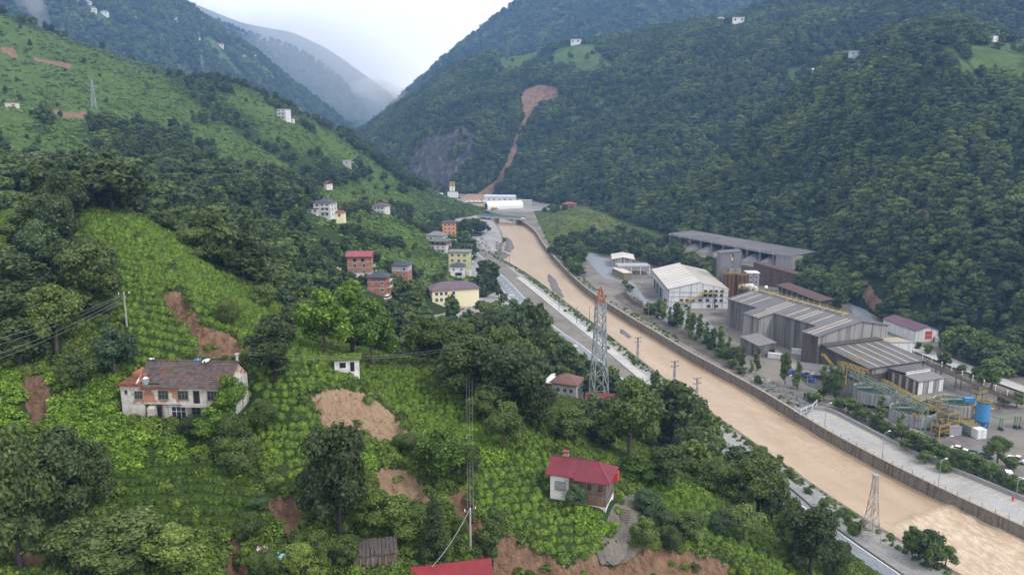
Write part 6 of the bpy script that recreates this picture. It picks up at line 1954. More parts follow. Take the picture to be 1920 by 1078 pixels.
for i in range(7):
    cx = la[0] + c_ * (14 + i * 15.5) - s_ * 3; cy = la[1] + s_ * (14 + i * 15.5) + c_ * 3
    m = MB(); rnd = random.Random(i); n = 18
    V = [(cx, cy, TZ + rnd.uniform(5, 6.5))]
    for rr_, hh in ((4, 3.0), (8, .5), (9.5, -1)):
        for q in range(n):
            a = 2 * math.pi * q / n; r2 = rr_ * rnd.uniform(.85, 1.15); V.append((cx + r2 * math.cos(a), cy + r2 * math.sin(a), TZ + hh + rnd.uniform(-.3, .3)))
    F = [(0, 1 + q, 1 + (q + 1) % n) for q in range(n)]
    for j in range(2):
        F += [(1 + j * n + q, 1 + (j + 1) * n + q, 1 + (j + 1) * n + (q + 1) % n, 1 + j * n + (q + 1) % n) for q in range(n)]
    m.add(V, F, ORE)
    tag(m.build('ore_heap', None, True), 'conical heap of grey ore under the long open store', 'heap', 'ore heaps in the open store')
# open shed behind the hall, its shaded interior painted as a dark block
ka, kb = G(1457, 534, 13.0), G(1538, 567, 13.0)
kd = kb - ka; kl = float(np.linalg.norm(kd[:2]))
bk = empty('dark_interior_shed', (ka[0], ka[1], fz(ka[1], 3.7)), math.atan2(kd[1], kd[0]), 'long low open shed with painted dark interior, rust brown roof and pale posts behind the hall', 'shed')
m = MB(); m.box(0, kl, 1.2, 6.5, -1, 9.0, DARKS); m.build('wall', bk)  # solid dark fill stands in for the shade inside the open shed
m = MB(); m.prism([(-.5, -.6), (kl + .5, -.6), (kl + .5, 7), (-.5, 7)], [9.0, 9.0, 10.2, 10.2], [9.25, 9.25, 10.45, 10.45], mat('rust_roof', (.085, .05, .045), .25)); m.build('roof', bk)
for i in range(9):
    k = MB(); x = .3 + i * (kl - .6) / 8; k.beam((x, 0, -1), (x, 0, 9.0), .35, TANKG); k.build('post', bk)
p = G(1420, 540, 3.7)
rs = empty('rust_wall_shed', (p[0], p[1] + 10, p[2]), R(-35), 'rust brown pitched shed wall above blue drums', 'shed')
m = MB(); m.prism([(0, 0), (26, 0), (26, 8), (0, 8)], -1, [14, 9, 9, 14], mat('rust_sheet', (.11, .07, .05), .3, .6, dirt=(.05, .04, .035), streak=True)); m.build('wall', rs)
m = MB(); m.prism([(-.4, -.4), (26.4, -.4), (26.4, 8.4), (-.4, 8.4)], [14.1, 9.1, 9.1, 14.1], [14.3, 9.3, 9.3, 14.3], mat('rust_roof', (.085, .05, .045))); m.build('roof', rs)
# canopy with blue tarps
p = G(1535, 712, 3.7)
cy_ = empty('workshop_canopy', tuple(p), R(-25), 'low grey lean canopy over machine parts at the foot of the hall', 'canopy')
m = MB(); m.prism([(-9, 0), (9, 0), (9, 6), (-9, 6)], [3.4, 3.4, 4.6, 4.6], [3.6, 3.6, 4.8, 4.8], ROOFG); m.build('roof', cy_)
for x in (-8.5, -3, 3, 8.5):
    k = MB(); k.beam((x, .2, -.4), (x, .2, 3.4), .2, STEEL); k.build('post', cy_)
for px, py, s_ in ((1486, 702, 4.0), (1508, 706, 3.6), (1522, 716, 2.2)):
    p = G(px, py, 3.7)
    o = rag('tarpaulin', 'blue tarpaulin thrown over goods beside the workshop canopy', (p[0], p[1], p[2] + .4), (s_, 2.6, 1.4), mat('deep_blue_tarp', (.03, .10, .40), .15), px)
    o['group'] = 'blue tarpaulins by the workshop canopy'
for i, (px, py, lab) in enumerate([(1452, 671, 'white steel skip left of the small grey shed door'), (1496, 663, 'white steel panel skip beside the sooty hall corner')]):
    p = G(px, py, 3.7)
    k = MB(); k.prism([(-2.6, -.9), (2.6, -.9), (2.6, .9), (-2.6, .9)], 0, 2.0, WHITEC); k.box(-2.7, 2.7, -1, 1, 2.0, 2.12, WHITEC); o = k.build('skip'); o.location = tuple(p); o.rotation_euler = (0, 0, R(-28)); tag(o, lab, 'skip')
for i, px in enumerate((1414, 1427, 1441)):
    p = G(px, 714 + i * 1, 3.7)
    k = MB(); k.box(-1.1, 1.1, -.8, .8, 0, .5, PALE); k.box(-.8, .8, -.55, .55, .5, .95, PALE); o = k.build('concrete_block'); o.location = tuple(p); tag(o, 'pale concrete block set in a row by the river wall', 'block', 'concrete blocks by the river wall')
# riprap boulders behind the wall
RIP = gravel_material('riprap_stone', [(.3, (.11, .11, .12)), (.6, (.22, .215, .21))], .5)
rnd = random.Random(8)
_bm = []
for v in range(4):
    rr = random.Random(v); k = MB(); n = 7
    V = [(0, 0, .55)]
    for q, (r_, z) in enumerate(((.55, .42), (.8, .05), (.6, -.35))):
        for i in range(n):
            a = 2 * math.pi * i / n + q * .3; V.append((r_ * math.cos(a) * rr.uniform(.7, 1.25), r_ * math.sin(a) * rr.uniform(.7, 1.25), z + rr.uniform(-.1, .1)))
    F = [(0, 1 + i, 1 + (i + 1) % n) for i in range(n)]
    for q in range(2):
        F += [(1 + q * n + i, 1 + (q + 1) * n + i, 1 + (q + 1) * n + (i + 1) % n, 1 + q * n + (i + 1) % n) for i in range(n)]
    k.add(V, F, RIP); me = bpy.data.meshes.new('boulder'); me.from_pydata(k.v, [], k.f); me.materials.append(RIP); _bm.append(me)
for i in range(100):
    f = rnd.random(); q = rnd.random()
    a = G(1390 + 120 * f, 705 + 68 * f, 3.7); b = G(1420 + 105 * f, 700 + 55 * f, 3.7)
    p = a + (b - a) * (0.12 + 0.8 * q)
    o = mesh_obj('boulder', _bm[i % 4]); s_ = rnd.uniform(.5, 1.15); o.scale = (s_, s_, s_ * .8); o.location = (p[0], p[1], fz(p[1], 3.7) + .2 * s_); o.rotation_euler = (rnd.uniform(-.5, .5), rnd.uniform(-.5, .5), rnd.uniform(0, 6))
    tag(o, 'grey riprap boulder heaped behind the river wall before the parking deck', 'boulder', 'riprap boulders behind the river wall')
for i in range(80):
    f = rnd.random(); q = rnd.random()
    a = G(1165 + 110 * f, 548 + 76 * f, 3.7); b = G(1172 + 110 * f, 542 + 72 * f, 3.7)
    p = a + (b - a) * q
    o = mesh_obj('boulder', _bm[i % 4]); s_ = rnd.uniform(.5, 1.2); o.scale = (s_, s_, s_ * .8); o.location = (p[0], p[1], fz(p[1], 3.7) + .2 * s_); o.rotation_euler = (rnd.uniform(-.5, .5), 0, rnd.uniform(0, 6))
    tag(o, 'dark boulder on the planted strip between the river wall and the yard', 'boulder', 'boulders on the planted strip')
for i in range(100):
    f = rnd.random(); q = rnd.random()
    a = G(900 + 40 * f, 425 + 50 * f, 4.2); p = a + np.array((rnd.uniform(-14, 8), rnd.uniform(-14, 14), 0))
    o = mesh_obj('boulder', _bm[i % 4]); s_ = rnd.uniform(.6, 1.8); o.scale = (s_, s_, s_ * .8); o.location = (p[0], p[1], fz(p[1], 4.6)); o.rotation_euler = (rnd.uniform(-.5, .5), 0, rnd.uniform(0, 6))
    tag(o, 'grey boulder in the spoil beside the bend of the river', 'boulder', 'boulders in the riverside spoil')
# ------------------------------------------------------------------ pylons, poles, lamps, bridge, vehicles
ORANGEP = mat('orange_paint_steel', (0.36, 0.13, 0.07), 0.15, 1.0, 0.6)
REDP = mat('red_paint_steel', (0.30, 0.23, 0.22), 0.15, 1.0, 0.6)
WOODP = mat('pole_concrete', (0.30, 0.29, 0.27), 0.2, 1.0)
WIRE = mat('wire', (0.22, 0.22, 0.23), 0.1, 1.0, 0.5)


def lattice(e, prof, mats, t=0.22, k=0.13, name='section'):
    """square lattice mast from a list of (z, half width)"""
    for i in range(len(prof) - 1):
        (z0, w0), (z1, w1) = prof[i], prof[i + 1]
        m = MB(); mt = mats[i % len(mats)]
        c0 = [(-w0, -w0, z0), (w0, -w0, z0), (w0, w0, z0), (-w0, w0, z0)]
        c1 = [(-w1, -w1, z1), (w1, -w1, z1), (w1, w1, z1), (-w1, w1, z1)]
        for q in range(4):
            m.beam(c0[q], c1[q], t, mt)
            m.beam(c0[q], c1[(q + 1) % 4], k, mt); m.beam(c0[(q + 1) % 4], c1[q], k, mt)
            m.beam(c1[q], c1[(q + 1) % 4], k, mt)
        m.build(name, e)


p = W(1122, 760, 250)
py_ = empty('transmission_pylon', (p[0], p[1], p[2] - 0.5), R(14), 'tall grey steel lattice pylon with orange painted peak beside the river road', 'pylon')
lattice(py_, [(0, 2.7), (6, 2.35), (11, 2.1), (15.5, 1.85), (19.5, 1.65), (23, 1.5), (26, 1.42), (29, 1.36), (31.5, 1.31), (33.6, 1.27)], [STEEL], 0.30, 0.15)
o = None
lattice(py_, [(33.6, 1.27), (35.6, .8), (38.8, .1)], [ORANGEP], 0.26, 0.13, 'peak')
for z in (22.5, 26.5, 30.5):
    for s in (-1, 1):
        k = MB(); tip = (0, s * 4.6, z + .2)
        for q in ((-1.3, s * 1.3, z), (1.3, s * 1.3, z), (0, s * 1.3, z + 1.4)):
            k.beam(q, tip, .14, STEEL)
        k.build('cross_arm', py_)
        k = MB(); k.tube([(0, s * 4.6, z + .1), (0, s * 4.6, z - 1.4)], .12, mat('insulator', (.16, .12, .10), .1), 6); k.build('insulator', py_)

p = G(1631, 1013, 3.7)
ms = empty('lattice_mast', tuple(p), R(10), 'slender red and white lattice mast on the near river bank', 'mast')
lattice(ms, [(0, 1.75), (2.2, 1.5), (4.6, 1.25), (7, 1.0), (9.6, .8), (12.2, .62), (14.6, .5), (16.8, .42)], [mat('pale_mast_steel', (.33, .33, .33), .1), REDP], .13, .07)
k = MB(); k.box(-.7, .7, -.7, .7, 16.8, 17.0, STEEL); k.build('head_frame', ms)

for i, (px, py, h, lab) in enumerate([(1195, 679, 11, 'steel lattice utility pole on the left bank beside the pale concrete strip'), (1263, 742, 13.5, 'lattice utility pole rising behind the dark riverside tree crowns'), (1305, 772, 12.5, 'pale lattice utility pole at the tree edge nearer the rapids')]):
    p = G(px, py, 3.6)
    e = empty('utility_pole', tuple(p), R(20), lab, 'utility pole')
    lattice(e, [(0, .42), (h * .25, .36), (h * .5, .3), (h * .75, .25), (h, .2)], [STEEL if i < 2 else mat('pale_mast_steel', (.5, .5, .5))], .12, .06)
    for z in (h - .4, h - 2.2):
        k = MB(); k.beam((-1.5, 0, z), (1.5, 0, z), .14, DARKS); k.build('cross_arm', e)
        for x in (-1.4, 1.4):
            k = MB(); k.cyl((x, 0, z), .13, .45, DARKS, 6); k.build('insulator', e)
for i, (px, py, lab) in enumerate([(1081, 606, 'bare thin pole standing at the river edge above the pale strip'), (1048, 583, 'thin dark lamp pole between track and pale strip'), (1105, 606, 'short post on the weedy left bank edge'), (882, 498, 'thin lamp pole beside the lime apartment house'), (955, 500, 'thin pole on the spoil beside the river bend')]):
    p = G(px, py, 3.6)
    e = empty('thin_pole', tuple(p), 0, lab, 'pole')
    k = MB(); k.cyl((0, 0, -.2), .13, 8.5, DARKS, 6, .08); k.build('shaft', e)
    k = MB(); k.beam((0, 0, 8.2), (.9, 0, 8.4), .1, DARKS); k.build('arm', e)


def lamp(px, py, h, lab, rot, grp=None, hh=3.75):
    p = G(px, py, hh)
    e = empty('street_lamp', tuple(p), rot, lab, 'street lamp', grp)
    k = MB(); k.cyl((0, 0, -.1), .11, h, STEEL, 8, .07); k.build('post', e)
    k = MB(); k.beam((0, 0, h - .15), (1.7, 0, h + .35), .1, STEEL); k.build('arm', e)
    k = MB(); k.box(1.4, 2.3, -.16, .16, h + .22, h + .38, WHITEM); k.build('lamp_head', e)
    return e


for px, py, lab in ((1546, 801, 'lamp post on the parking deck near the blue white gate'), (1654, 858, 'lamp post on the parking deck beside the long river wall railing'), (1759, 914, 'lamp post on the parking deck opposite the hidden car park')):
    lamp(px, py, 8.0, lab, R(20))
for px, py, h, lab in ((1770, 868, 8, 'lamp post rising behind the parapet among the bushes'), (1905, 932, 5, 'short lamp post behind the parapet beside the red hydrant'), (1855, 860, 6, 'curved lamp post in the works car park'), (1215, 600, 9, 'pale lamp post on the planted strip by the white factory'), (1197, 560, 9, 'lamp post at the river road basin'), (1268, 440, 12, 'lamp post on the grass above the long open store'), (1472, 745, 8, 'thin works lamp post by the riprap'), (1511, 752, 10, 'tall thin lamp post beside the pale gate')):
    lamp(px, py, h, lab, R(15))
# gate at the end of the deck
ga = empty('deck_gate', tuple(G(1500, 776, 3.8)), 0, 'pale blue white steel gate frame at the end of the parking deck', 'gate')
g0 = G(1490, 770, 3.8)
line = [G(a, b, 3.8) - G(1500, 776, 3.8) for a, b in ((1490, 771), (1501, 778), (1512, 772), (1523, 768), (1531, 760), (1541, 752))]
for q0, q1 in zip(line[:-1], line[1:]):
    k = MB()
    for z in (.3, 1.6, 2.1):
        k.beam((q0[0], q0[1], z), (q1[0], q1[1], z), .12, mat('pale_blue_steel', (.52, .58, .66), .08))
    k.build('rail', ga)
for q in line:
    k = MB(); k.beam((q[0], q[1], -.2), (q[0], q[1], 2.3), .2, mat('pale_blue_steel', (.52, .58, .66))); k.build('post', ga)
p = G(1899, 938, 3.8)
hy = empty('fire_hydrant', tuple(p), 0, 'red fire hydrant post at the edge of the parking deck', 'hydrant')
k = MB(); k.cyl((0, 0, 0), .22, 1.0, mat('hydrant_red', (.5, .03, .03), .1), 10); k.cyl((0, 0, 1.0), .26, .25, mat('hydrant_red', (.5, .03, .03)), 10, .1); k.build('body', hy)
k = MB(); k.beam((-.4, 0, .65), (.4, 0, .65), .18, mat('hydrant_red', (.5, .03, .03))); k.build('outlet', hy)

# overhead lines on the near slope
def cable(name, label, a, b, sag, r=.02):
    a = Vector(a); b = Vector(b)
    pts = []
    for i in range(13):
        t = i / 12; q = a.lerp(b, t); q.z -= sag * 4 * t * (1 - t); pts.append(q)
    o = MB().tube(pts, r, WIRE, 4).build(name)
    return tag(o, label, 'cable')


def wood_pole(px, py_top, d, label, h=None):
    t = W(px, py_top, d)
    gz = Hs(t[0], t[1])
    e = empty('power_pole', (t[0], t[1], gz), R(30), label, 'power pole')
    hh = max(6.0, t[2] - gz)
    k = MB(); k.cyl((0, 0, -.5), .17, hh + .5, WOODP, 8, .11); k.build('post', e)
    k = MB(); k.beam((-.9, 0, hh - .25), (.9, 0, hh - .25), .12, DARKS); k.build('cross_arm', e)
    for x in (-.8, 0, .8):
        k = MB(); k.cyl((x, 0, hh - .2), .07, .3, FRAMEW, 6); k.build('insulator', e)
    return np.array((t[0], t[1], gz + hh))


t1 = wood_pole(235, 580, 134, 'grey power pole at the tea terrace above the derelict farmhouse')
for i, (yy, dz) in enumerate(((648, 0), (662, -.25), (682, -.7), (692, -1.2))):
    cable('power_cable', 'power cable running from the terrace power pole to the left', t1 + np.array((0, 0, dz - .1)), W(-60, yy, 108), .8)['group'] = 'cables left of the terrace pole'
t2 = wood_pole(880, 722, 163, 'dark power pole in the tree edge above the middle slope')
t3 = wood_pole(882, 996, 106, 'low power pole with pale cross arm on the lower slip')
for dx in (-.5, 0, .6):
    cable('power_cable', 'power cable dropping steeply between the two slope poles', t2 + np.array((dx, 0, 0)), t3 + np.array((dx * .7, 0, .1)), .5)['group'] = 'cables between the slope poles'
for dx in (0, .6):
    cable('power_cable', 'power cable from the tree edge pole to the derelict farmhouse', t2 + np.array((0, dx, -.2 - dx)), (fh.location.x + 9.2, fh.location.y + 1 + dx, fh.location.z + 9.5 - dx), 1.6)['group'] = 'cables to the farmhouse'
cable('service_cable', 'pale service cable from the low pole to the dark red roof', t3, W(810, 1062, 100), .6, .05)
for q in RIDGE_L[4:5]:
    pass
for px, py0, py1, lab in ((177, 203, 150, 'small lattice pylon on the left meadow'), (380, 137, 104, 'small lattice pylon on the left ridge against the blue mountain')):
    b_ = hit(px, py0); d_ = depth_of(b_); h = (py0 - py1) * d_ / FPX
    e = empty('ridge_pylon', tuple(b_), R(20), lab, 'pylon')
    lattice(e, [(-1, h * .075), (h * .35, h * .05), (h * .7, h * .03), (h, h * .008)], [STEEL], h * .012, h * .008)
    for z in (.62, .75):
        k = MB(); k.beam((-h * .15, 0, h * z), (h * .15, 0, h * z), h * .014, STEEL); k.build('cross_arm', e)

# ------------------------------------------------------------------ bridge and batching site at the head of the valley
ba, bb_ = G(908, 404, 7.0), G(975, 409, 7.0)
bd = bb_ - ba; bl = np.linalg.norm(bd[:2])
br = empty('river_bridge', tuple(ba), math.atan2(bd[1], bd[0]), 'grey concrete girder bridge with teal railing across the muddy river', 'bridge')
k = MB(); k.box(-6, bl + 4, -5, 5, -1.6, 0, PALE); k.build('deck', br)
for y in (-5, 4.8):
    k = MB(); k.box(-6, bl + 4, y, y + .2, 0, 1.3, mat('teal_rail', (.13, .22, .24), .15)); k.build('railing', br)
for x in (bl * .33, bl * .9, -3):
    k = MB(); k.box(x - 1.6, x + 1.6, -4.2, 4.2, -9, -1.6, SLABC); k.build('pier', br)
p = G(848, 371, 3.7)
bp = empty('batching_tower', tuple(p), 0, 'tall yellow and white twin concrete batching tower under the rock face', 'tower')
for dx in (-1.9, 1.9):
    k = MB(); k.cyl((dx, 0, 0), 1.8, 15.5, WHITEM, 12); k.cyl((dx, 0, 15.5), 1.9, 6.0, YEL, 12); k.cyl((dx, 0, 8), 1.95, 1.2, YEL, 12); k.build('silo', bp)
for i in range(5):
    q = G(841 + i * 4, 374, 3.7)
    e = empty('cement_silo', tuple(q), 0, 'short white cement silo clustered at the foot of the batching tower', 'silo', 'short cement silos')
    k = MB(); k.cyl((0, 0, 2.5), 1.5, 7.0, WHITEM, 10); k.cyl((0, 0, 9.5), 1.5, 1.0, REDP, 10, .2); k.build('body', e)
    k = MB(); k.cyl((0, 0, -.5), .3, 3.2, STEEL, 8, 1.4); k.build('hopper', e)
p = G(944, 391, 3.7)
ah = empty('arched_hall', (p[0], p[1], p[2]), R(20), 'white tunnel shaped tent hall on the site by the bridge', 'hall')
k = MB(); n = 10; Lh = 44
V = []; F = []
for x in (-Lh / 2, Lh / 2):
    V += [(x, -8, -1)] + [(x, -8 * math.cos(math.pi * i / n), 3 + 6 * math.sin(math.pi * i / n)) for i in range(n + 1)] + [(x, 8, -1)]
m_ = n + 3
F = [(i, i + 1, m_ + i + 1, m_ + i) for i in range(m_ - 1)] + [tuple(range(m_ - 1, -1, -1)), tuple(range(m_, 2 * m_))]
k.add(V, F, WHITEM); k.build('shell', ah)
k = MB(); k.box(-Lh / 2 - .1, -Lh / 2, -4, 4, -.5, 6, DARKS); k.build('door', ah)
house('flat_site_hall', 'long low pale blue roofed hall behind the white tent hall', 'hall', at_g(938, 378, 6), -8, 40, 14, 6, PLASTER, 'gable', 2, mat('pale_blue_roof', (.42, .47, .55), .08), .5, grid('front', (-14, -7, 0, 7, 14), (2,), 2, 1.6))
house('concrete_bunker', 'plain grey concrete bunker wall right of the white tent hall', 'bunker', at_g(985, 385, 4), -5, 16, 8, 6, SLABC, 'flat', 0, SLABC, .2)
house('blue_site_shed', 'small bright blue shed below the rock face', 'shed', at_g(791, 367, 3), 10, 7, 6, 5, BLUE, 'gable', 1.5, BLUE, .3)
house('site_cabins', 'row of pale site cabins below the rock face', 'cabin', at_g(815, 371, 3), 5, 22, 7, 4.5, GREYPL, 'gable', 1.5, mat('pale_blue_roof', (.42, .47, .55)), .3, grid('front', (-8, -3, 3, 8), (1.4,), 1.6, 1.4))
house('roadside_hut', 'tiny white roofed hut by the track above the orange house', 'hut', at_g(810, 401, 2, 8), -12, 7, 6, 3.4, GREYPL, 'gable', 1.4, WHITEM, .4, grid('front', (0,), (1,), 1.4, 1.2))
sheet('slide_debris', gp([(862, 374), (880, 362), (935, 362), (945, 370), (905, 373), (890, 378)]), 4.1, mat('debris_soil', (.26, .17, .12), .3, .1))
sheet('site_yard', gp([(770, 372), (860, 372), (990, 386), (1040, 392), (985, 398), (930, 396), (880, 384), (800, 384)]), 3.9, gravel_material('site_gravel', [(.3, (.16, .16, .17)), (.6, (.27, .255, .24))], .05))

# ------------------------------------------------------------------ vehicles
TYRE = mat('tyre', (.015, .015, .015), .1)
_car = {}


def car_mesh(part, kind, paint):
    key = (part, kind, paint.name if paint else '')
    if key in _car:
        return _car[key]
    L, w = (4.4, 1.75) if kind != 'van' else (5.2, 1.95)
    k = MB()
    if part == 'body':
        prof = {'car': [(-2.2, .35), (2.2, .35), (2.2, .75), (1.9, .92), (.9, .98), (-1.7, 1.0), (-2.2, .9)], 'pickup': [(-2.5, .45), (2.4, .45), (2.4, .95), (2.1, 1.08), (1.1, 1.12), (-.6, 1.12), (-2.5, 1.12)], 'van': [(-2.6, .4), (2.6, .4), (2.6, 1.0), (2.2, 1.25), (1.6, 1.3), (-2.6, 1.3)]}[kind]
        n = len(prof)
        V = [(x, -w / 2, z) for x, z in prof] + [(x, w / 2, z) for x, z in prof]
        k.add(V, [tuple(range(n)), tuple(range(2 * n - 1, n - 1, -1))] + [(i, n + i, n + (i + 1) % n, (i + 1) % n) for i in range(n)], paint)
    elif part == 'cabin':
        prof = {'car': [(1.0, .98), (-1.6, 1.0), (-1.1, 1.48), (.3, 1.5)], 'pickup': [(1.2, 1.12), (-.7, 1.12), (-.5, 1.7), (.5, 1.72)], 'van': [(2.0, 1.3), (-2.55, 1.3), (-2.5, 2.0), (1.2, 2.05)]}[kind]
        n = 4; w2 = w * .84
        V = [(x, -w / 2 * (.98 if i < 2 else .84), z) for i, (x, z) in enumerate(prof)] + [(x, w / 2 * (.98 if i < 2 else .84), z) for i, (x, z) in enumerate(prof)]
        k.add(V, [(0, 1, 2, 3), (7, 6, 5, 4)] + [(i, 4 + i, 4 + (i + 1) % 4, (i + 1) % 4) for i in range(4)], GLASS)
        x0, x1 = prof[2][0], prof[3][0]; zt = max(prof[2][1], prof[3][1])
        k.box(x0 - .02, x1 + .02, -w2 / 2 - .02, w2 / 2 + .02, zt - .03, zt + .05, paint)
        for q in (prof[1], prof[0]):
            pass
    elif part == 'wheel':
        n = 12
        for i in range(n):
            pass
        V = [(.34 * math.cos(2 * math.pi * i / n), -.11, .34 * math.sin(2 * math.pi * i / n)) for i in range(n)] + [(.34 * math.cos(2 * math.pi * i / n), .11, .34 * math.sin(2 * math.pi * i / n)) for i in range(n)]
        k.add(V, [tuple(range(n)), tuple(range(2 * n - 1, n - 1, -1))] + [(i, n + i, n + (i + 1) % n, (i + 1) % n) for i in range(n)], TYRE)
    me = bpy.data.meshes.new(part); me.from_pydata(k.v, [], k.f)
    for q in k.mats:
        me.materials.append(q)
    me.polygons.foreach_set('material_index', k.m)
    _car[key] = me
    return me


def car(loc, rot, kind, paint, label, grp=None, name='parked_car', scale=1.0):
    e = empty(name, loc, rot, label, {'car': 'car', 'pickup': 'pickup', 'van': 'van'}[kind], grp)
    e.scale = (scale,) * 3
    mesh_obj('body', car_mesh('body', kind, paint), e); mesh_obj('cabin', car_mesh('cabin', kind, paint), e)
    w = 1.75 if kind != 'van' else 1.95
    for x in (-1.4, 1.4):
        for y in (-w / 2 + .05, w / 2 - .05):
            o = mesh_obj('wheel', car_mesh('wheel', kind, None), e); o.location = (x, y, .34)


CW = mat('car_white', (.72, .72, .72), .03, 1, .25, .5); CR = mat('car_red', (.38, .03, .06), .05, 1, .25, .5); CB = mat('car_blue', (.05, .09, .18), .05, 1, .25, .5); CS = mat('car_silver', (.40, .42, .43), .05, 1, .25, .5); CT = mat('car_teal', (.10, .17, .18), .05, 1, .25, .5); CY = mat('truck_yellow', (.60, .33, .03), .08, 1, .5)


def cg(px, py, rot, kind, paint, label, grp=None, **kw):
    p = G(px, py, 3.72); car((p[0], p[1], p[2]), R(rot), kind, paint, label, grp, **kw)


cg(1908, 866, -55, 'pickup', CW, 'white pickup parked by the yellow barrier in the works yard', name='pickup_truck', scale=1.1)
cg(1890, 896, 70, 'van', CW, 'white minibus half hidden by the bushes behind the parapet', name='minibus')
cg(1907, 903, 20, 'car', CW, 'white hatchback beside the minibus behind the parapet')
cg(1798, 845, -40, 'car', CW, 'white car with dark windscreen at the left of the works car park')
cg(1797, 853, -40, 'car', CR, 'magenta red car parked against the white one by the bushes')
cg(1812, 852, -40, 'car', CW, 'second white car in the works car park beside the red one')
cg(1828, 852, -45, 'car', CT, 'teal grey car in the middle of the works car park')
cg(1848, 857, -45, 'car', CT, 'teal grey car at the right of the works car park')
cg(1846, 876, -45, 'car', CR, 'dark red car glimpsed through the bushes of the works car park')
cg(1828, 866, -45, 'car', CS, 'silver car glimpsed through the bushes of the works car park')
cg(1210, 574, -35, 'car', CW, 'white car passing the dark basin by the white factory')
cg(1255, 586, 20, 'car', CW, 'white car half hidden at the corner of the white factory')
cg(1283, 586, 10, 'car', CS, 'silver white car in front of the white factory windows')
cg(1463, 672, -20, 'car', CT, 'dark car nosed into the small grey shed door')
cg(868, 446, 30, 'car', CR, 'bright red car under the orange house', scale=1.3)
cg(876, 443, 10, 'car', CW, 'white car behind the bright red one', scale=1.3)
cg(867, 430, -20, 'car', CB, 'dark blue car on the gravel by the orange house', scale=1.3)
_p = W(727, 552, 356); car((_p[0], _p[1], Hs(_p[0], _p[1]) + .1), R(80), 'van', CW, 'white van parked beside the orange brick house', name='parked_van')
_p = W(634, 521, 390); car((_p[0], _p[1], Hs(_p[0], _p[1]) + .1), R(80), 'car', CW, 'white car under the trees left of the red roofed brick house')


def truck(px, py, rot, cab, box, label, grp):
    p = G(px, py, 3.95)
    e = empty('lorry', tuple(p), R(rot), label, 'lorry', grp)
    k = MB(); k.box(2.2, 4.2, -1.2, 1.2, .7, 3.1, cab); k.build('cab', e)
    k = MB(); k.box(-3.8, 2.0, -1.25, 1.25, 1.1, 2.7, box); k.box(-3.8, 4.2, -.9, .9, .6, 1.05, DARKS); k.build('body', e)
    k = MB(); k.box(4.18, 4.24, -1.0, 1.0, 1.9, 2.8, GLASS); k.build('windscreen', e)
    for x in (-2.8, -1.5, 3.2):
        for y in (-1.1, 1.1):
            o = mesh_obj('wheel', car_mesh('wheel', 'car', None), e); o.location = (x, y, .5); o.scale = (1.5,) * 3


for i in range(9):
    truck(876 + i * 4, 381 - (i % 2) * 1, 75, CW if i % 3 else CY, CY if i % 2 else CW, 'white and yellow tipper lorry lined up on the gravel site beyond the bridge', 'lorries lined up on the site')
for i, (px, py, r_) in enumerate([(898, 389, 20), (910, 388, 60), (916, 386, 30), (928, 393, 10), (802, 424, 20), (808, 422, 10)]):
    truck(px, py, r_, CY if i % 2 == 0 else CW, CY, ['yellow lorry apart from the row near the river edge', 'white cabbed yellow lorry by the tent hall door', 'white cabbed lorry just left of the tent hall', 'yellow lorry in front of the tent hall', 'yellow site lorry left of the orange house', 'white and yellow lorry beside the orange house'][i], None)
# school yard fence
sf = empty('school_fence', tuple(G(895, 584, 3.7)), 0, 'pale steel fence of the school yard beside the road', 'fence')
b0 = G(895, 584, 3.7)
pts = [G(a, b, 3.7) - b0 for a, b in ((893, 577), (910, 576), (928, 576), (946, 577), (960, 579))]
for q0, q1 in zip(pts[:-1], pts[1:]):
    k = MB()
    for z in (.5, 2.6):
        k.beam((q0[0], q0[1], z), (q1[0], q1[1], z), .12, WHITEM)
    k.build('rail', sf)
for q in pts:
    k = MB(); k.beam((q[0], q[1], -.3), (q[0], q[1], 2.8), .18, WHITEM); k.build('post', sf)
sheet('school_yard', gp([(800, 590), (890, 579), (965, 582), (960, 606), (900, 612), (850, 610)]), 3.95, gravel_material('yard_paving', [(.3, (.22, .21, .19)), (.6, (.30, .28, .25))], .1))
# yellow barrier
yb = empty('yellow_barrier', tuple(G(1897, 858, 3.7)), R(-12), 'yellow tubular barrier behind the white pickup', 'barrier')
for x in (0, 3.2):
    k = MB(); k.beam((x, 0, -.2), (x, 0, 1.6), .12, YEL); k.build('post', yb)
k = MB(); k.beam((0, 0, 1.55), (3.2, 0, 1.55), .12, YEL); k.build('rail', yb)
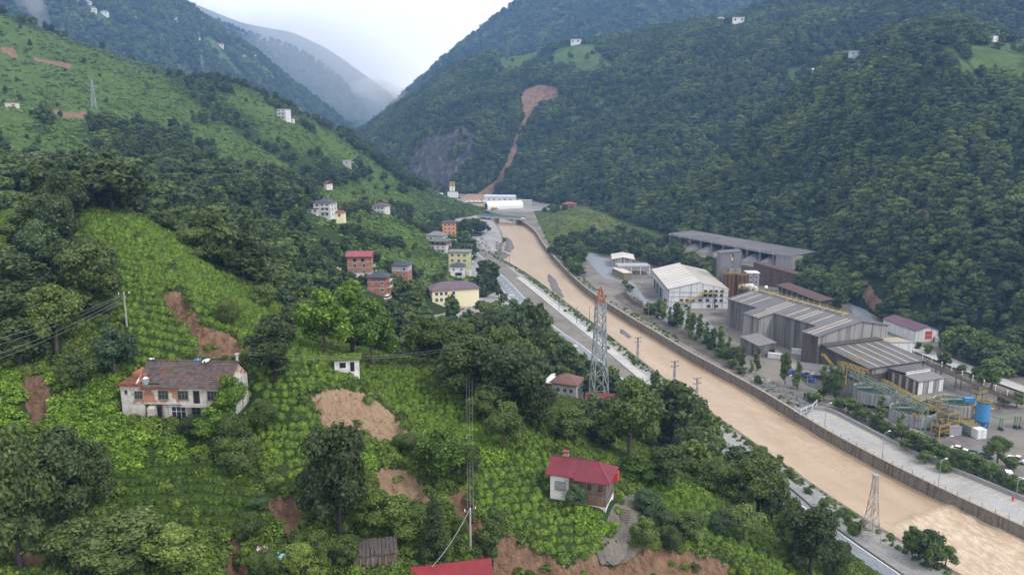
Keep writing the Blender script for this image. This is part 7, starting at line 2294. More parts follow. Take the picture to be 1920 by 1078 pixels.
# ------------------------------------------------------------------ vegetation
def leaf_material(name, lo, hi, tip=None, tipamt=0.15, trans=0.33, obj_var=0.35, clump=0.6, patch=0.0):
    m, n, b = nodes_of(name)
    g = n.nodes.new('ShaderNodeNewGeometry')
    oi = n.nodes.new('ShaderNodeObjectInfo')
    c = ramp(n, g.outputs['Random Per Island'], [(0.0, lo), (1.0 - tipamt, hi), (1.0, tip or hi)])
    v = ramp(n, oi.outputs['Random'], [(0.0, (1 - obj_var,) * 3), (0.5, (1, 1, 0.95)), (1.0, (1 + obj_var, 1 + obj_var * 0.8, 1 - obj_var * 0.2))])
    c = mixc(n, 1.0, c, v, 'MULTIPLY')
    t = noise_node(n, clump, 3)
    c = mixc(n, 0.8, c, ramp(n, t.outputs['Fac'], [(0.3, (0.65, 0.68, 0.7)), (0.7, (1.3, 1.28, 1.1))]), 'MULTIPLY')
    if patch:                      # stands of paler and darker species
        pt = n.nodes.new('ShaderNodeTexNoise'); pt.inputs['Scale'].default_value = patch; pt.inputs['Detail'].default_value = 4
        n.links.new(oi.outputs['Location'], pt.inputs['Vector'])
        c = mixc(n, 1.0, c, ramp(n, pt.outputs['Fac'], [(0.32, (0.62, 0.70, 0.80)), (0.5, (1, 1, 1)), (0.66, (1.75, 1.6, 1.1))]), 'MULTIPLY')
    n.links.new(c, b.inputs['Base Color'])
    b.inputs['Roughness'].default_value = 0.55
    b.inputs['Specular IOR Level'].default_value = 0.25
    tr = n.nodes.new('ShaderNodeBsdfTranslucent')
    n.links.new(c, tr.inputs['Color'])
    mx = n.nodes.new('ShaderNodeMixShader'); mx.inputs[0].default_value = trans
    n.links.new(b.outputs['BSDF'], mx.inputs[1]); n.links.new(tr.outputs['BSDF'], mx.inputs[2])
    n.links.new(mx.outputs[0], n.nodes['Material Output'].inputs['Surface'])
    return m


LF = {
    'dark': leaf_material('leaf_dark', (0.04, 0.062, 0.024), (0.095, 0.135, 0.05)),
    'mid': leaf_material('leaf_mid', (0.06, 0.095, 0.028), (0.13, 0.185, 0.055)),
    'light': leaf_material('leaf_light', (0.095, 0.14, 0.042), (0.185, 0.25, 0.08)),
    'blue': leaf_material('leaf_blue_green', (0.05, 0.088, 0.045), (0.11, 0.175, 0.09)),
    'ivy': leaf_material('leaf_ivy', (0.045, 0.09, 0.020), (0.085, 0.155, 0.030), (0.20, 0.33, 0.035), 0.3),
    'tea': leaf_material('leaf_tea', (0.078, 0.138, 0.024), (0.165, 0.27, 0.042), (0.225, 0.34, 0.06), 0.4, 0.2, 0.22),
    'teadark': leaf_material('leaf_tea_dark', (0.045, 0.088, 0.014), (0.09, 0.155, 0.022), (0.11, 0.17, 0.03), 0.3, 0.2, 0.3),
    'weed': leaf_material('leaf_weed', (0.09, 0.17, 0.024), (0.185, 0.31, 0.04), (0.25, 0.385, 0.05), 0.3, 0.25, 0.3),
    'scrub': leaf_material('leaf_scrub', (0.062, 0.102, 0.024), (0.13, 0.195, 0.042), (0.18, 0.27, 0.045), 0.25, 0.25, 0.45),
    'meadow': leaf_material('leaf_meadow', (0.085, 0.14, 0.03), (0.16, 0.235, 0.055), None, 0.2, 0.2, 0.35),
    'far': leaf_material('leaf_far', (0.042, 0.066, 0.026), (0.088, 0.13, 0.044), (0.12, 0.17, 0.052), 0.15, 0.2, 0.45, 0.25, 0.018),
}
BARK = mat('bark', (0.085, 0.07, 0.055), 0.3, 2.0, 0.95)
DBARK = mat('dark_bark', (0.04, 0.035, 0.03), 0.3, 2.0, 0.95)


def leaf_cards(P, N, size, rng, elong=1.5):
    """two-triangle leaf clumps at P with normal N"""
    n = len(P)
    N = N / (np.linalg.norm(N, axis=1)[:, None] + 1e-9)
    t = rng.normal(size=(n, 3)); t -= (t * N).sum(1)[:, None] * N; t /= np.linalg.norm(t, axis=1)[:, None] + 1e-9
    s = np.cross(N, t)
    a = (size * 0.5 * elong)[:, None] * t; b = (size * 0.5)[:, None] * s
    bend = (size * 0.18)[:, None] * N
    V = np.stack([P - a - bend, P - b * 0.9, P + a - bend, P + b * 0.9], 1).reshape(-1, 3)
    F = np.arange(4 * n).reshape(-1, 4)
    return V, F


def blob(c, r, nu=7, nv=4, squash=0.85):
    V = [(c[0], c[1], c[2] + r * squash)]
    for j in range(1, nv):
        th = math.pi * j / nv
        for i in range(nu):
            ph = 2 * math.pi * (i + 0.5 * (j % 2)) / nu
            V.append((c[0] + r * math.sin(th) * math.cos(ph), c[1] + r * math.sin(th) * math.sin(ph), c[2] + r * squash * math.cos(th)))
    V.append((c[0], c[1], c[2] - r * squash))
    F = []
    for i in range(nu):
        F.append((0, 1 + i, 1 + (i + 1) % nu, 1 + (i + 1) % nu))
    for j in range(nv - 2):
        for i in range(nu):
            F.append((1 + j * nu + i, 1 + (j + 1) * nu + i, 1 + (j + 1) * nu + (i + 1) % nu, 1 + j * nu + (i + 1) % nu))
    e = len(V) - 1
    for i in range(nu):
        F.append((e, 1 + (nv - 2) * nu + (i + 1) % nu, 1 + (nv - 2) * nu + i, 1 + (nv - 2) * nu + i))
    return V, F


def lobes_for(shape, rng):
    """lobe centres and radii in a unit tree: height 1, half width about 0.35"""
    L = []
    if shape == 'broad':
        n = 15
        for i in range(n):
            a = rng.uniform(0, 2 * math.pi); z = rng.uniform(0.30, 0.86)
            rr = 0.25 * math.sqrt(max(0.05, 1 - ((z - 0.52) / 0.40) ** 2)) * rng.uniform(0.55, 1.1)
            L.append((rr * math.cos(a), rr * math.sin(a), z, rng.uniform(0.085, 0.145)))
        L.append((0.02, 0.0, 0.88, 0.11)); L.append((0, 0.03, 0.6, 0.2))
    elif shape == 'tall':
        n = 15
        for i in range(n):
            a = rng.uniform(0, 2 * math.pi); z = 0.2 + 0.68 * (i + rng.uniform(0, 1)) / n
            rr = 0.17 * math.sin(math.pi * min(1, (z - 0.1) / 0.95)) ** 0.7 * rng.uniform(0.5, 1.1)
            L.append((rr * math.cos(a), rr * math.sin(a), z, rng.uniform(0.075, 0.12)))
        L.append((0, 0, 0.90, 0.085)); L.append((0, 0, 0.55, 0.14))
    elif shape == 'poplar':
        n = 13
        for i in range(n):
            a = rng.uniform(0, 2 * math.pi); z = 0.14 + 0.78 * i / n
            rr = 0.055 * rng.uniform(0.4, 1.2)
            L.append((rr * math.cos(a), rr * math.sin(a), z, rng.uniform(0.05, 0.085) * (1.15 - 0.5 * z)))
        L.append((0, 0, 0.94, 0.04))
    elif shape == 'cone':
        n = 22
        for i in range(n):
            z = 0.10 + 0.82 * i / n
            a = i * 2.4 + rng.uniform(-.4, .4); rr = 0.19 * (1 - z) * rng.uniform(0.6, 1.1)
            L.append((rr * math.cos(a), rr * math.sin(a), z, 0.045 + 0.075 * (1 - z)))
        L.append((0, 0, 0.95, 0.035))
    elif shape == 'bush':
        for i in range(9):
            a = rng.uniform(0, 2 * math.pi); rr = 0.3 * math.sqrt(rng.uniform(0, 1)); z = rng.uniform(0.25, 0.72)
            L.append((rr * math.cos(a), rr * math.sin(a), z, rng.uniform(0.16, 0.26)))
        L.append((0, 0, 0.72, 0.2))
    return np.array(L)


def crown_mesh(name, shape, seed, nleaf, leaf, material, H_=10.0, core=0.70):
    rng = np.random.default_rng(seed)
    L = lobes_for(shape, rng) * H_
    w = L[:, 3] ** 2; w = w / w.sum()
    k = rng.choice(len(L), nleaf, p=w)
    d = rng.normal(size=(nleaf, 3)); d[:, 2] = d[:, 2] * 0.9 + 0.25
    d /= np.linalg.norm(d, axis=1)[:, None]
    rad = L[k, 3] * rng.uniform(0.74, 1.12, nleaf) * (1 + 0.22 * (rng.uniform(size=nleaf) > 0.9))
    P = L[k, :3] + d * rad[:, None] * np.array((1, 1, 0.9))
    Nn = d + rng.normal(size=(nleaf, 3)) * 0.55 + np.array((0, 0, 0.25))
    V, F = leaf_cards(P, Nn, leaf * rng.uniform(0.55, 1.3, nleaf), rng)
    VV = [V]; FF = [F]; off = len(V)
    if core:
        for l in L:
            bv, bf = blob(l[:3], l[3] * core, 6, 4)
            VV.append(np.array(bv)); FF.append(np.array(bf) + off); off += len(bv)
    V = np.concatenate(VV); F = np.concatenate(FF)
    return tri_fix(name, V, F, material)


def tri_fix(name, V, F, material):
    me = bpy.data.meshes.new(name)
    q = F[F[:, 2] != F[:, 3]]; t = F[F[:, 2] == F[:, 3]][:, :3]
    me.vertices.add(len(V)); me.vertices.foreach_set('co', V.astype(np.float32).ravel())
    me.loops.add(q.size + t.size)
    me.loops.foreach_set('vertex_index', np.concatenate([q.ravel(), t.ravel()]).astype(np.int32))
    me.polygons.add(len(q) + len(t))
    me.polygons.foreach_set('loop_start', np.concatenate([np.arange(len(q)) * 4, len(q) * 4 + np.arange(len(t)) * 3]).astype(np.int32))
    me.polygons.foreach_set('loop_total', np.concatenate([np.full(len(q), 4), np.full(len(t), 3)]).astype(np.int32))
    me.update(calc_edges=True)
    me.materials.append(material)
    return me


def trunk_mesh(name, seed, shape, material, H_=10.0):
    rnd = random.Random(seed)
    m = MB()
    top = 0.8 if shape != 'bush' else 0.4
    r0 = {'broad': .22, 'tall': .18, 'poplar': .13, 'cone': .15, 'bush': .12}[shape]
    pts = [(0, 0, -.8)] + [(rnd.uniform(-.15, .15) * i, rnd.uniform(-.15, .15) * i, H_ * top * i / 4) for i in range(1, 5)]
    m.tube(pts, [r0 * 1.3, r0, r0 * .75, r0 * .5, r0 * .2], material, 6)
    for i in range(5):
        a = rnd.uniform(0, 6.28); z = H_ * rnd.uniform(.25, .55)
        w = {'broad': 2.2, 'tall': 1.4, 'poplar': .5, 'cone': 1.0, 'bush': 1.5}[shape]
        m.tube([(0, 0, z), (w * .5 * math.cos(a), w * .5 * math.sin(a), z + .9), (w * math.cos(a), w * math.sin(a), z + 2.0)], [r0 * .5, r0 * .35, r0 * .12], material, 5)
    me = bpy.data.meshes.new(name); me.from_pydata(m.v, [], m.f); me.materials.append(material)
    return me


TYPES = {   # near trees: shape, leaf colour
    'd': ('broad', 'dark'), 'm': ('broad', 'mid'), 'l': ('broad', 'light'), 'b': ('broad', 'blue'), 'i': ('broad', 'ivy'),
    't': ('tall', 'dark'), 'u': ('tall', 'mid'), 'p': ('poplar', 'light'), 'c': ('cone', 'dark'), 's': ('bush', 'mid'), 'g': ('bush', 'light'), 'k': ('bush', 'dark')}
SHAPEW = {'broad': 7.0, 'tall': 4.9, 'poplar': 2.4, 'cone': 4.6, 'bush': 9.5}
PROTO = {}


def proto(t, tier, var):
    key = (t, tier, var)
    if key not in PROTO:
        shp, col = TYPES[t]
        nl, lf = {0: (6500, 0.30), 1: (2000, 0.52), 2: (700, 0.85)}[tier]
        if shp in ('poplar', 'cone'):
            nl = int(nl * 0.7); lf *= 0.75
        PROTO[key] = (crown_mesh('crown', shp, hash((t, var)) % 9999 if False else (ord(t) * 31 + var * 7), nl, lf, LF[col]), trunk_mesh('trunk', ord(t) + var, shp, DBARK if col == 'dark' else BARK))
    return PROTO[key]


TREES = []        # x, y, z, height, width, type, area
def put(x, y, z, h, w, t, area):
    TREES.append([x, y, z, h, w, t, area])


# ---- trees placed one by one: picture x, foot y, top y, width, type
HAND = [
    (100, 500, 366, 105, 'd'), (128, 548, 448, 80, 'd'), (40, 690, 545, 120, 't'), (108, 665, 532, 110, 'm'), (20, 600, 540, 70, 'd'), (215, 702, 612, 92, 'b'), (150, 738, 662, 78, 'm'),
    (85, 640, 560, 80, 'm'), (165, 560, 520, 60, 's'), (190, 590, 540, 70, 's'), (515, 716, 588, 100, 't'), (610, 668, 540, 110, 'i'), (660, 672, 525, 130, 'i'), (700, 690, 560, 100, 'i'), (570, 620, 560, 70, 'm'),
    (640, 1010, 785, 140, 'd'), (600, 985, 860, 90, 'd'), (690, 1000, 880, 80, 'm'), (40, 1070, 790, 150, 'd'), (120, 985, 792, 150, 'd'), (175, 960, 820, 90, 'd'), (20, 900, 800, 90, 'm'),
    (150, 1075, 968, 150, 'l'), (235, 1075, 960, 170, 'l'), (320, 1075, 985, 130, 'l'), (450, 880, 815, 90, 's'), (495, 800, 742, 70, 's'), (400, 835, 760, 80, 'i'), (360, 815, 772, 60, 'k'), (430, 800, 700, 70, 'i'), (440, 850, 770, 70, 'm'),
    (880, 745, 625, 130, 'd'), (955, 790, 640, 150, 'd'), (990, 720, 560, 80, 'd'), (1010, 700, 580, 70, 'm'), (920, 690, 590, 100, 'd'), (850, 690, 600, 90, 'm'), (800, 690, 590, 90, 'm'), (780, 660, 600, 80, 'd'),
    (945, 850, 750, 80, 'm'), (905, 800, 730, 70, 'm'), (1010, 810, 720, 80, 'd'), (1180, 868, 705, 125, 'm'), (1258, 860, 706, 120, 'd'), (1300, 850, 740, 80, 'd'), (1130, 840, 770, 80, 'd'), (1070, 830, 765, 80, 'm'), (1215, 790, 735, 50, 'c'),
    (822, 905, 800, 100, 'i'), (770, 850, 805, 60, 's'), (880, 905, 830, 60, 'm'), (815, 1050, 925, 62, 'c'), (740, 1015, 925, 105, 'm'), (925, 1060, 945, 52, 'u'), (690, 960, 870, 50, 'm'), (780, 1000, 945, 60, 'm'),
    (1077, 955, 905, 46, 'b'), (1205, 1038, 965, 55, 'l'), (1395, 1020, 940, 80, 'l'), (1350, 1000, 950, 60, 'b'), (1290, 1010, 958, 66, 'm'), (1258, 1035, 975, 50, 'k'), (1235, 985, 940, 60, 'b'), (1210, 960, 915, 60, 'b'),
    (1250, 915, 835, 105, 'm'), (1195, 905, 850, 70, 'i'), (1345, 930, 855, 80, 'm'), (1420, 970, 845, 110, 'd'), (1445, 985, 885, 70, 'd'), (1520, 1082, 940, 115, 'd'), (1478, 1050, 925, 70, 'd'), (1572, 1090, 1005, 55, 'm'),
    (1440, 930, 860, 80, 'k'), (1380, 890, 835, 70, 'd'), (1330, 880, 800, 70, 'm'), (1740, 1095, 1022, 55, 'm'), (1705, 1075, 1020, 40, 'm'), (1770, 1100, 1055, 40, 'm'), 
    (428, 606, 552, 58, 's'), (490, 575, 535, 60, 's'), (545, 610, 570, 60, 's'), (1300, 870, 820, 60, 'm'), (352, 462, 425, 75, 's'), (312, 435, 392, 70, 's'), (275, 412, 370, 70, 's'), (400, 500, 455, 80, 's'), (445, 525, 470, 85, 'd'),
    (570, 1080, 1005, 75, 'l'), (600, 1075, 990, 60, 'm'), (490, 960, 920, 40, 'b'), (470, 1020, 960, 50, 'm'), (500, 1078, 1010, 60, 's'), (860, 1000, 960, 40, 's'), (650, 1060, 1000, 60, 'm'),
    (210, 400, 300, 120, 'd'), (150, 360, 290, 110, 'm'), (60, 380, 300, 120, 'm'), (85, 250, 190, 40, 'd'), (130, 390, 340, 80, 'm'), (20, 370, 310, 90, 'l'),
    (1050, 660, 640, 40, 'g'), (1005, 650, 600, 60, 'd'), (970, 640, 590, 60, 'd'), (1000, 770, 700, 70, 'd'), (1100, 790, 750, 50, 'd'),
]
for (px, fy, ty, wpx, t) in HAND:
    p = hit_left(px, min(fy, 1075))
    if fy > 1075:
        q = hit_left(px, 1075); k = 1 - (fy - 1075) * 0.0022
        p = np.array((q[0] * k, q[1] * k, 0)); p[2] = Hs(p[0], p[1])
    d = depth_of(p)
    h = (fy - ty) * d / FPX / 0.97
    put(p[0], p[1], max(p[2], fz(p[1], 3.5)), h, wpx * d / FPX, t, 'near')

# bank trees on the valley floor: picture x, foot y, height m, width m, type
FLOORT = [(1590, 985, 3, 3, 's'), (1610, 1000, 3, 3, 's'), (1440, 870, 3, 3.5, 's'), (1480, 895, 3, 4, 's'), (1425, 858, 4, 4, 'u'), (1460, 880, 4.5, 3, 'u'), (1515, 925, 2, 3, 's'), (1545, 952, 2.5, 3, 's'), (1572, 970, 2.5, 3, 's'), (1600, 1005, 4, 3, 's'),
          (1320, 790, 6, 5, 'm'), (1340, 800, 4, 4, 's'), (1300, 780, 5, 4, 'm'), (1225, 715, 4, 3, 's'), (1190, 685, 2.5, 3, 's'), (1140, 655, 2, 2.5, 's'), (1105, 622, 2, 3, 's'), (1060, 585, 1.6, 2.5, 's'), (1710, 1050, 6, 4, 'm'), (1745, 1068, 7, 5, 'm'), (1230, 730, 8, 5, 'c'),
          (900, 590, 8, 7, 'd'), (920, 600, 7, 6, 'm'), (940, 615, 8, 7, 'd'), (980, 640, 11, 10, 'd'), (1000, 655, 12, 10, 'd'), (960, 630, 9, 8, 'm'), (1010, 640, 9, 8, 'd'), (930, 640, 12, 10, 'd'), (900, 640, 11, 9, 'd'), (850, 612, 13, 7.5, 'u'), (880, 600, 6, 5, 'm'), (870, 606, 6, 6, 'b'), (905, 612, 6, 6, 'b'),
          (920, 545, 7, 6, 'd'), (935, 560, 8, 6, 'm'), (905, 530, 8, 6, 'd'), (945, 572, 7, 6, 'd'), (770, 590, 9, 8, 'd'), (785, 560, 9, 7, 'd'), (770, 555, 9, 7, 'd'), (800, 615, 8, 7, 'm'), (730, 600, 9, 8, 'd'), (760, 610, 9, 8, 'm'), (830, 620, 7, 7, 'm')]
for (px, fy, h, w, t) in FLOORT:
    p = G(px, fy, 3.6)
    z = max(p[2], Hs(p[0], p[1]) if p[0] < 60 else -99)
    if z > p[2] + 1.0:
        q = hit_left(px, fy); p = q; z = p[2]
    put(p[0], p[1], z, h, w, t, 'near')

rng = np.random.default_rng(3)
# poplars and bushes along the yard
POP = [(1235, 592, 9), (1245, 598, 11), (1256, 603, 8), (1268, 610, 12), (1276, 614, 10), (1290, 622, 13), (1298, 628, 11), (1312, 634, 12), (1325, 642, 10), (1338, 650, 9), (1350, 658, 12), (1366, 668, 9), (1384, 682, 8), (1392, 688, 9), (1420, 694, 10), (1472, 720, 13), (1494, 729, 11), (1543, 748, 13), (1568, 756, 14), (1650, 800, 11), (1688, 815, 8), (1700, 842, 6), (1555, 740, 12), (1408, 700, 6), (1228, 588, 6)]
for i, (px, fy, h) in enumerate(POP):
    p = G(px, fy, 3.7)
    put(p[0], p[1], p[2], h, h * 0.34, 'p' if i % 3 else 'u', 'yard')
for (px, fy, h, w) in [(1215, 588, 4, 6), (1225, 580, 3, 5), (1180, 545, 4, 6), (1172, 535, 3.5, 5), (1345, 668, 4, 5), (1372, 690, 4, 5), (1390, 700, 3, 4), (1570, 768, 5, 6), (1590, 775, 6, 6), (1605, 782, 5.5, 6), (1622, 792, 5, 6), (1640, 803, 5, 5), (1655, 812, 4.5, 5), (1672, 822, 5, 6), (1690, 832, 6, 6), (1708, 840, 6, 6),
                       (1725, 850, 6, 6), (1742, 858, 6.5, 6), (1760, 866, 6, 6), (1778, 872, 5.5, 6), (1796, 880, 6, 6), (1812, 886, 7, 6), (1830, 890, 6, 6), (1846, 896, 5, 5), (1862, 902, 6, 6), (1880, 912, 5, 5), (1898, 918, 5, 6), (1915, 928, 5, 5), (1870, 870, 9, 7.5), (1895, 880, 4, 5), (1530, 755, 4, 5), (1515, 750, 3, 4), (1800, 872, 5, 5), (1700, 845, 4, 5), (1735, 868, 4, 5), (1770, 884, 4, 5)]:
    p = G(px, fy, 3.7)
    put(p[0], p[1], p[2], h, w, 'msu'[int(rng.integers(0, 3))], 'yard')
for (px, fy, h, w, t) in [(1858, 735, 13, 13, 'm'), (1840, 728, 9, 9, 'm'), (1770, 690, 7, 7, 'd'), (1720, 655, 4, 4, 'k'), (1700, 660, 5, 4, 'u'), (1740, 665, 5, 4, 'u'), (1905, 765, 6, 6, 'm'), (1885, 760, 5, 6, 's'), (1800, 700, 4, 5, 's'), (1660, 605, 5, 5, 'm'), (1420, 720, 4, 4, 's')]:
    p = G(px, fy, 3.7)
    put(p[0], p[1], p[2], h, w, t, 'yard')


def fill(poly, n, hr, wr, types, area, onfloor=True, hgt=3.7):
    xs = [q[0] for q in poly]; ys = [q[1] for q in poly]
    k = 0
    while k < n:
        px, py = rng.uniform(min(xs), max(xs)), rng.uniform(min(ys), max(ys))
        if not inpoly(np.array([px]), np.array([py]), poly)[0]:
            continue
        k += 1
        p = G(px, py, hgt) if onfloor else hit(px, py)
        if p is None:
            continue
        if onfloor:
            z = max(p[2], down(p[0], p[1]))
            if z > p[2] + 30:
                z = p[2]
        else:
            z = p[2]
        h = rng.uniform(*hr)
        put(p[0], p[1], z - .3, h, h * rng.uniform(*wr), types[int(rng.integers(0, len(types)))], area)


fill([(1040, 470), (1060, 450), (1110, 440), (1180, 448), (1240, 462), (1330, 500), (1345, 535), (1300, 528), (1230, 500), (1195, 490), (1110, 478), (1085, 500), (1070, 492)], 120, (8, 14), (.7, 1.0), 'ddmk', 'wood')
fill([(1760, 645), (1920, 695), (1925, 722), (1850, 700), (1770, 664)], 34, (7, 13), (.7, 1.0), 'ddmm', 'wood')
fill([(1640, 560), (1670, 590), (1690, 600), (1760, 625), (1700, 592)], 16, (6, 10), (.7, 1.0), 'ddmm', 'wood')
fill([(1205, 580), (1225, 578), (1300, 622), (1390, 676), (1400, 694), (1300, 640)], 34, (2, 6), (.6, 1.1), 'usmp', 'yard')
fill([(1010, 478), (1050, 472), (1075, 500), (1100, 525), (1080, 515), (1040, 480)], 26, (4, 8), (.8, 1.1), 'mds', 'wood')
fill([(1495, 520), (1560, 520), (1580, 560), (1575, 600), (1540, 575), (1500, 545)], 46, (11, 17), (.5, .8), 'tudm', 'wood')
fill([(1000, 398), (1060, 402), (1100, 404), (1180, 412), (1240, 420), (1250, 410), (1180, 400), (1060, 392)], 60, (6, 10), (.8, 1.1), 'dmk', 'wood')
fill([(1160, 412), (1250, 425), (1255, 436), (1200, 428)], 20, (5, 9), (.8, 1.1), 'dmk', 'wood')

# protected views: left, right, top, bottom, depth behind which nothing hides it
PROT = [(795, 893, 535, 583, 415), (650, 700, 466, 505, 398), (688, 728, 508, 556, 355), (735, 768, 492, 512, 420), (842, 885, 465, 516, 505), (845, 873, 495, 518, 485), (805, 847, 450, 472, 575), (800, 838, 438, 456, 610), (827, 856, 412, 440, 690),
        (578, 645, 376, 408, 470), (698, 730, 380, 402, 590), (598, 622, 338, 352, 650), (640, 682, 298, 312, 790), (520, 550, 200, 226, 750), (1025, 1085, 712, 745, 255), (12, 32, 190, 203, 400), (170, 186, 150, 205, 400), (1045, 1200, 365, 392, 700),
        (838, 862, 336, 374, 1060), (778, 980, 356, 392, 1050), (1105, 1140, 530, 735, 240), (1350, 1660, 560, 690, 280), (1205, 1365, 500, 590, 380), (220, 450, 680, 790, 112), (1030, 1165, 845, 960, 112), (615, 680, 660, 700, 130), (580, 770, 730, 825, 120), (300, 470, 545, 668, 130)]


def hides(px, py_top, py_base, w, d):
    for a, b, c, e, dd in PROT:
        if d < dd + 14 and px + w / 2 > a and px - w / 2 < b and py_base > c and py_top < e:
            return True
    return False


# ---- woods of the left hillside
cand = []
for ring, step in (((150, 260), 5.5), ((260, 420), 6.2), ((420, 700), 7.0), ((700, 1120), 8.0)):
    n = int((math.radians(80) * (ring[1] ** 2 - ring[0] ** 2) / 2) / step ** 2)
    r_ = np.sqrt(rng.uniform(ring[0] ** 2, ring[1] ** 2, n)); a_ = np.radians(rng.uniform(-48, 20, n))
    cand.append(np.stack([r_ * np.sin(a_), r_ * np.cos(a_)], -1))
cand = np.concatenate(cand)
cz = H(cand[:, 0], cand[:, 1])
cpx, cpy, cd = pix(cand[:, 0], cand[:, 1], cz)
ok = (cz > fz(cand[:, 1], 3.9)) & (cpx > -260) & (cpx < 1500) & (cpy < 1100)
sc = scar_mask(cand[:, 0], cand[:, 1], cz)
mead = np.zeros(len(cand), bool)
for pl in MEADOWS_LEFT:
    mead |= inpoly(cpx, cpy, pl)
nopen = np.zeros(len(cand), bool)
for pl in NEAR_OPEN:
    nopen |= inpoly(cpx, cpy, pl) & (cd < 215)
clump = fbm(cand[:, 0] / 45, cand[:, 1] / 45, 3, 5)
spur = (cpy < 330) & (cpx < 640)
pr = np.where(mead, 0.035, np.where(spur, np.clip(0.42 + 1.5 * clump, 0.03, 0.95), np.clip(0.85 + 0.5 * clump, 0.3, 1)))
pr = np.where((cpx > 1130) & (cd < 265), pr * 0.3, pr)
keep = ok & (sc < -1) & ~nopen & (rng.uniform(size=len(cand)) < pr)
for i in np.where(keep)[0]:
    h = rng.uniform(7.5, 14.0) * (0.75 if spur[i] else 1.0)
    if mead[i]:
        h *= 0.6
    if 560 < cpx[i] < 870 and 370 < cpy[i] < 560:
        h *= 0.62
        if rng.uniform() < 0.35:
            continue
    w = h * rng.uniform(.62, .95)
    d = cd[i]
    if hides(cpx[i], cpy[i] - h * FPX / d, cpy[i], w * FPX / d, d):
        continue
    t = 'ddddmmtbuc'[int(rng.integers(0, 10))]
    put(cand[i, 0], cand[i, 1], cz[i] - .3, h, w, t, 'left')

# ---- the largest trees are individuals; the rest are woodland
info = []
for i, t in enumerate(TREES):
    px, py, d = pix(np.array(t[0]), np.array(t[1]), np.array(t[2]))
    s = t[3] * t[4] * (FPX / d) ** 2
    vis = -40 < px < 1960 and py - t[3] * FPX / d < 1078
    hand = t[6] in ('near', 'yard')
    info.append((0 if not vis else (s + (1e6 if hand else 0)), i, float(px), float(py), float(d)))
info.sort(reverse=True)
NIND = 298
LABT = {'d': 'dark green broadleaf tree', 'm': 'mid green broadleaf tree', 'l': 'pale green leafy tree', 'b': 'bluish green small leaved tree', 'i': 'tree hung with bright green climbers', 't': 'tall slender dark tree', 'u': 'tall slender green tree', 'p': 'thin upright poplar', 'c': 'dark pointed conifer', 's': 'rounded green bush', 'g': 'pale green bush', 'k': 'dark rounded bush'}
KIND = {'p': ('poplar_tree', 'tree'), 'c': ('conifer_tree', 'tree'), 's': ('leafy_bush', 'bush'), 'g': ('leafy_bush', 'bush'), 'k': ('leafy_bush', 'bush')}
PLACES = [((60, 160, 360, 560), 'left of the bright tea terraces'), ((180, 260, 600, 710), 'behind the derelict farmhouse gable'), ((340, 480, 690, 860), 'against the farmhouse end wall'),
          ((480, 560, 580, 720), 'between the long red slip and the grass roofed hut'), ((560, 760, 520, 700), 'behind the grass roofed hut'), ((560, 720, 780, 1020), 'below the broad brown slip'), ((720, 960, 900, 1070), 'by the lowest bare slip'),
          ((760, 900, 790, 910), 'right of the broad brown slip'), ((1040, 1100, 900, 960), 'in front of the timber house'), ((1160, 1330, 700, 870), 'between timber house and river road'), ((1180, 1300, 830, 1050), 'beside the concrete path of the timber house'),
          ((1300, 1460, 900, 1030), 'on the tea slope right of the concrete path'), ((1380, 1620, 820, 1090), 'between the lower tea slope and the walkway'), ((0, 220, 780, 1090), 'below the bright weeds left of the farmhouse'), ((80, 400, 960, 1120), 'beneath the dark tea rows under the farmhouse'),
          ((0, 180, 520, 740), 'left of the tea terraces near the earth track'), ((820, 1050, 560, 800), 'in the wood below the cream school'), ((1640, 1800, 1000, 1100), 'on the bank beside the mast'), ((1210, 1420, 580, 720), 'in the row before the white factory'),
          ((1460, 1720, 700, 860), 'in front of the settling tanks'), ((1560, 1920, 760, 940), 'behind the parking deck parapet'), ((1680, 1920, 640, 770), 'by the pale channel at the forest edge'), ((440, 620, 900, 1090), 'around the bright cloths below the tea rows'),
          ((640, 960, 430, 640), 'among the village houses'), ((240, 520, 380, 620), 'along the upper tea terrace edge'), ((1000, 1330, 420, 560), 'beside the pale roofed shed'), ((1480, 1600, 480, 620), 'behind the grey factory hall')]
cnt = {}
for rank, (s, i, px, py, d) in enumerate(info[:NIND]):
    x, y, z, h, w, t, area = TREES[i]
    tier = 0 if d < 175 else (1 if d < 330 else 2)
    var = (i * 7) % 3
    cm, tm = proto(t, tier, var)
    place = 'on the wooded left slope'
    for (a, b, c, e), nm in PLACES:
        if a <= px <= b and c <= py <= e + 15:
            place = nm; break
    nm, cat = KIND.get(t, ('broadleaf_tree', 'tree'))
    lab = LABT[t] + ' ' + place
    e = empty(nm, (x, y, z), rng.uniform(0, 6.28), lab, cat)
    cnt.setdefault(lab, []).append(e)
    sw = w / SHAPEW[TYPES[t][0]]
    e.scale = (sw, sw, h / 10.0)
    mesh_obj('crown', cm, e); mesh_obj('trunk', tm, e)
for lab, lst in cnt.items():
    if len(lst) > 1:
        for e in lst:
            e['group'] = lst[0]['category'] + ('es: ' if lst[0]['category'] == 'bush' else 's: ') + lab
        hs_ = sorted(lst, key=lambda q: q.scale[2])
        if len(lst) == 2:                  # a pair can be told apart by height
            for q, word in zip(hs_, ('smaller', 'taller')):
                q['label'] = word + ' ' + lab; del q['group']
        elif len(lst) == 3:
            for q, word in zip(hs_, ('smallest', 'middle sized', 'tallest')):
                q['label'] = word + ' ' + lab; del q['group']


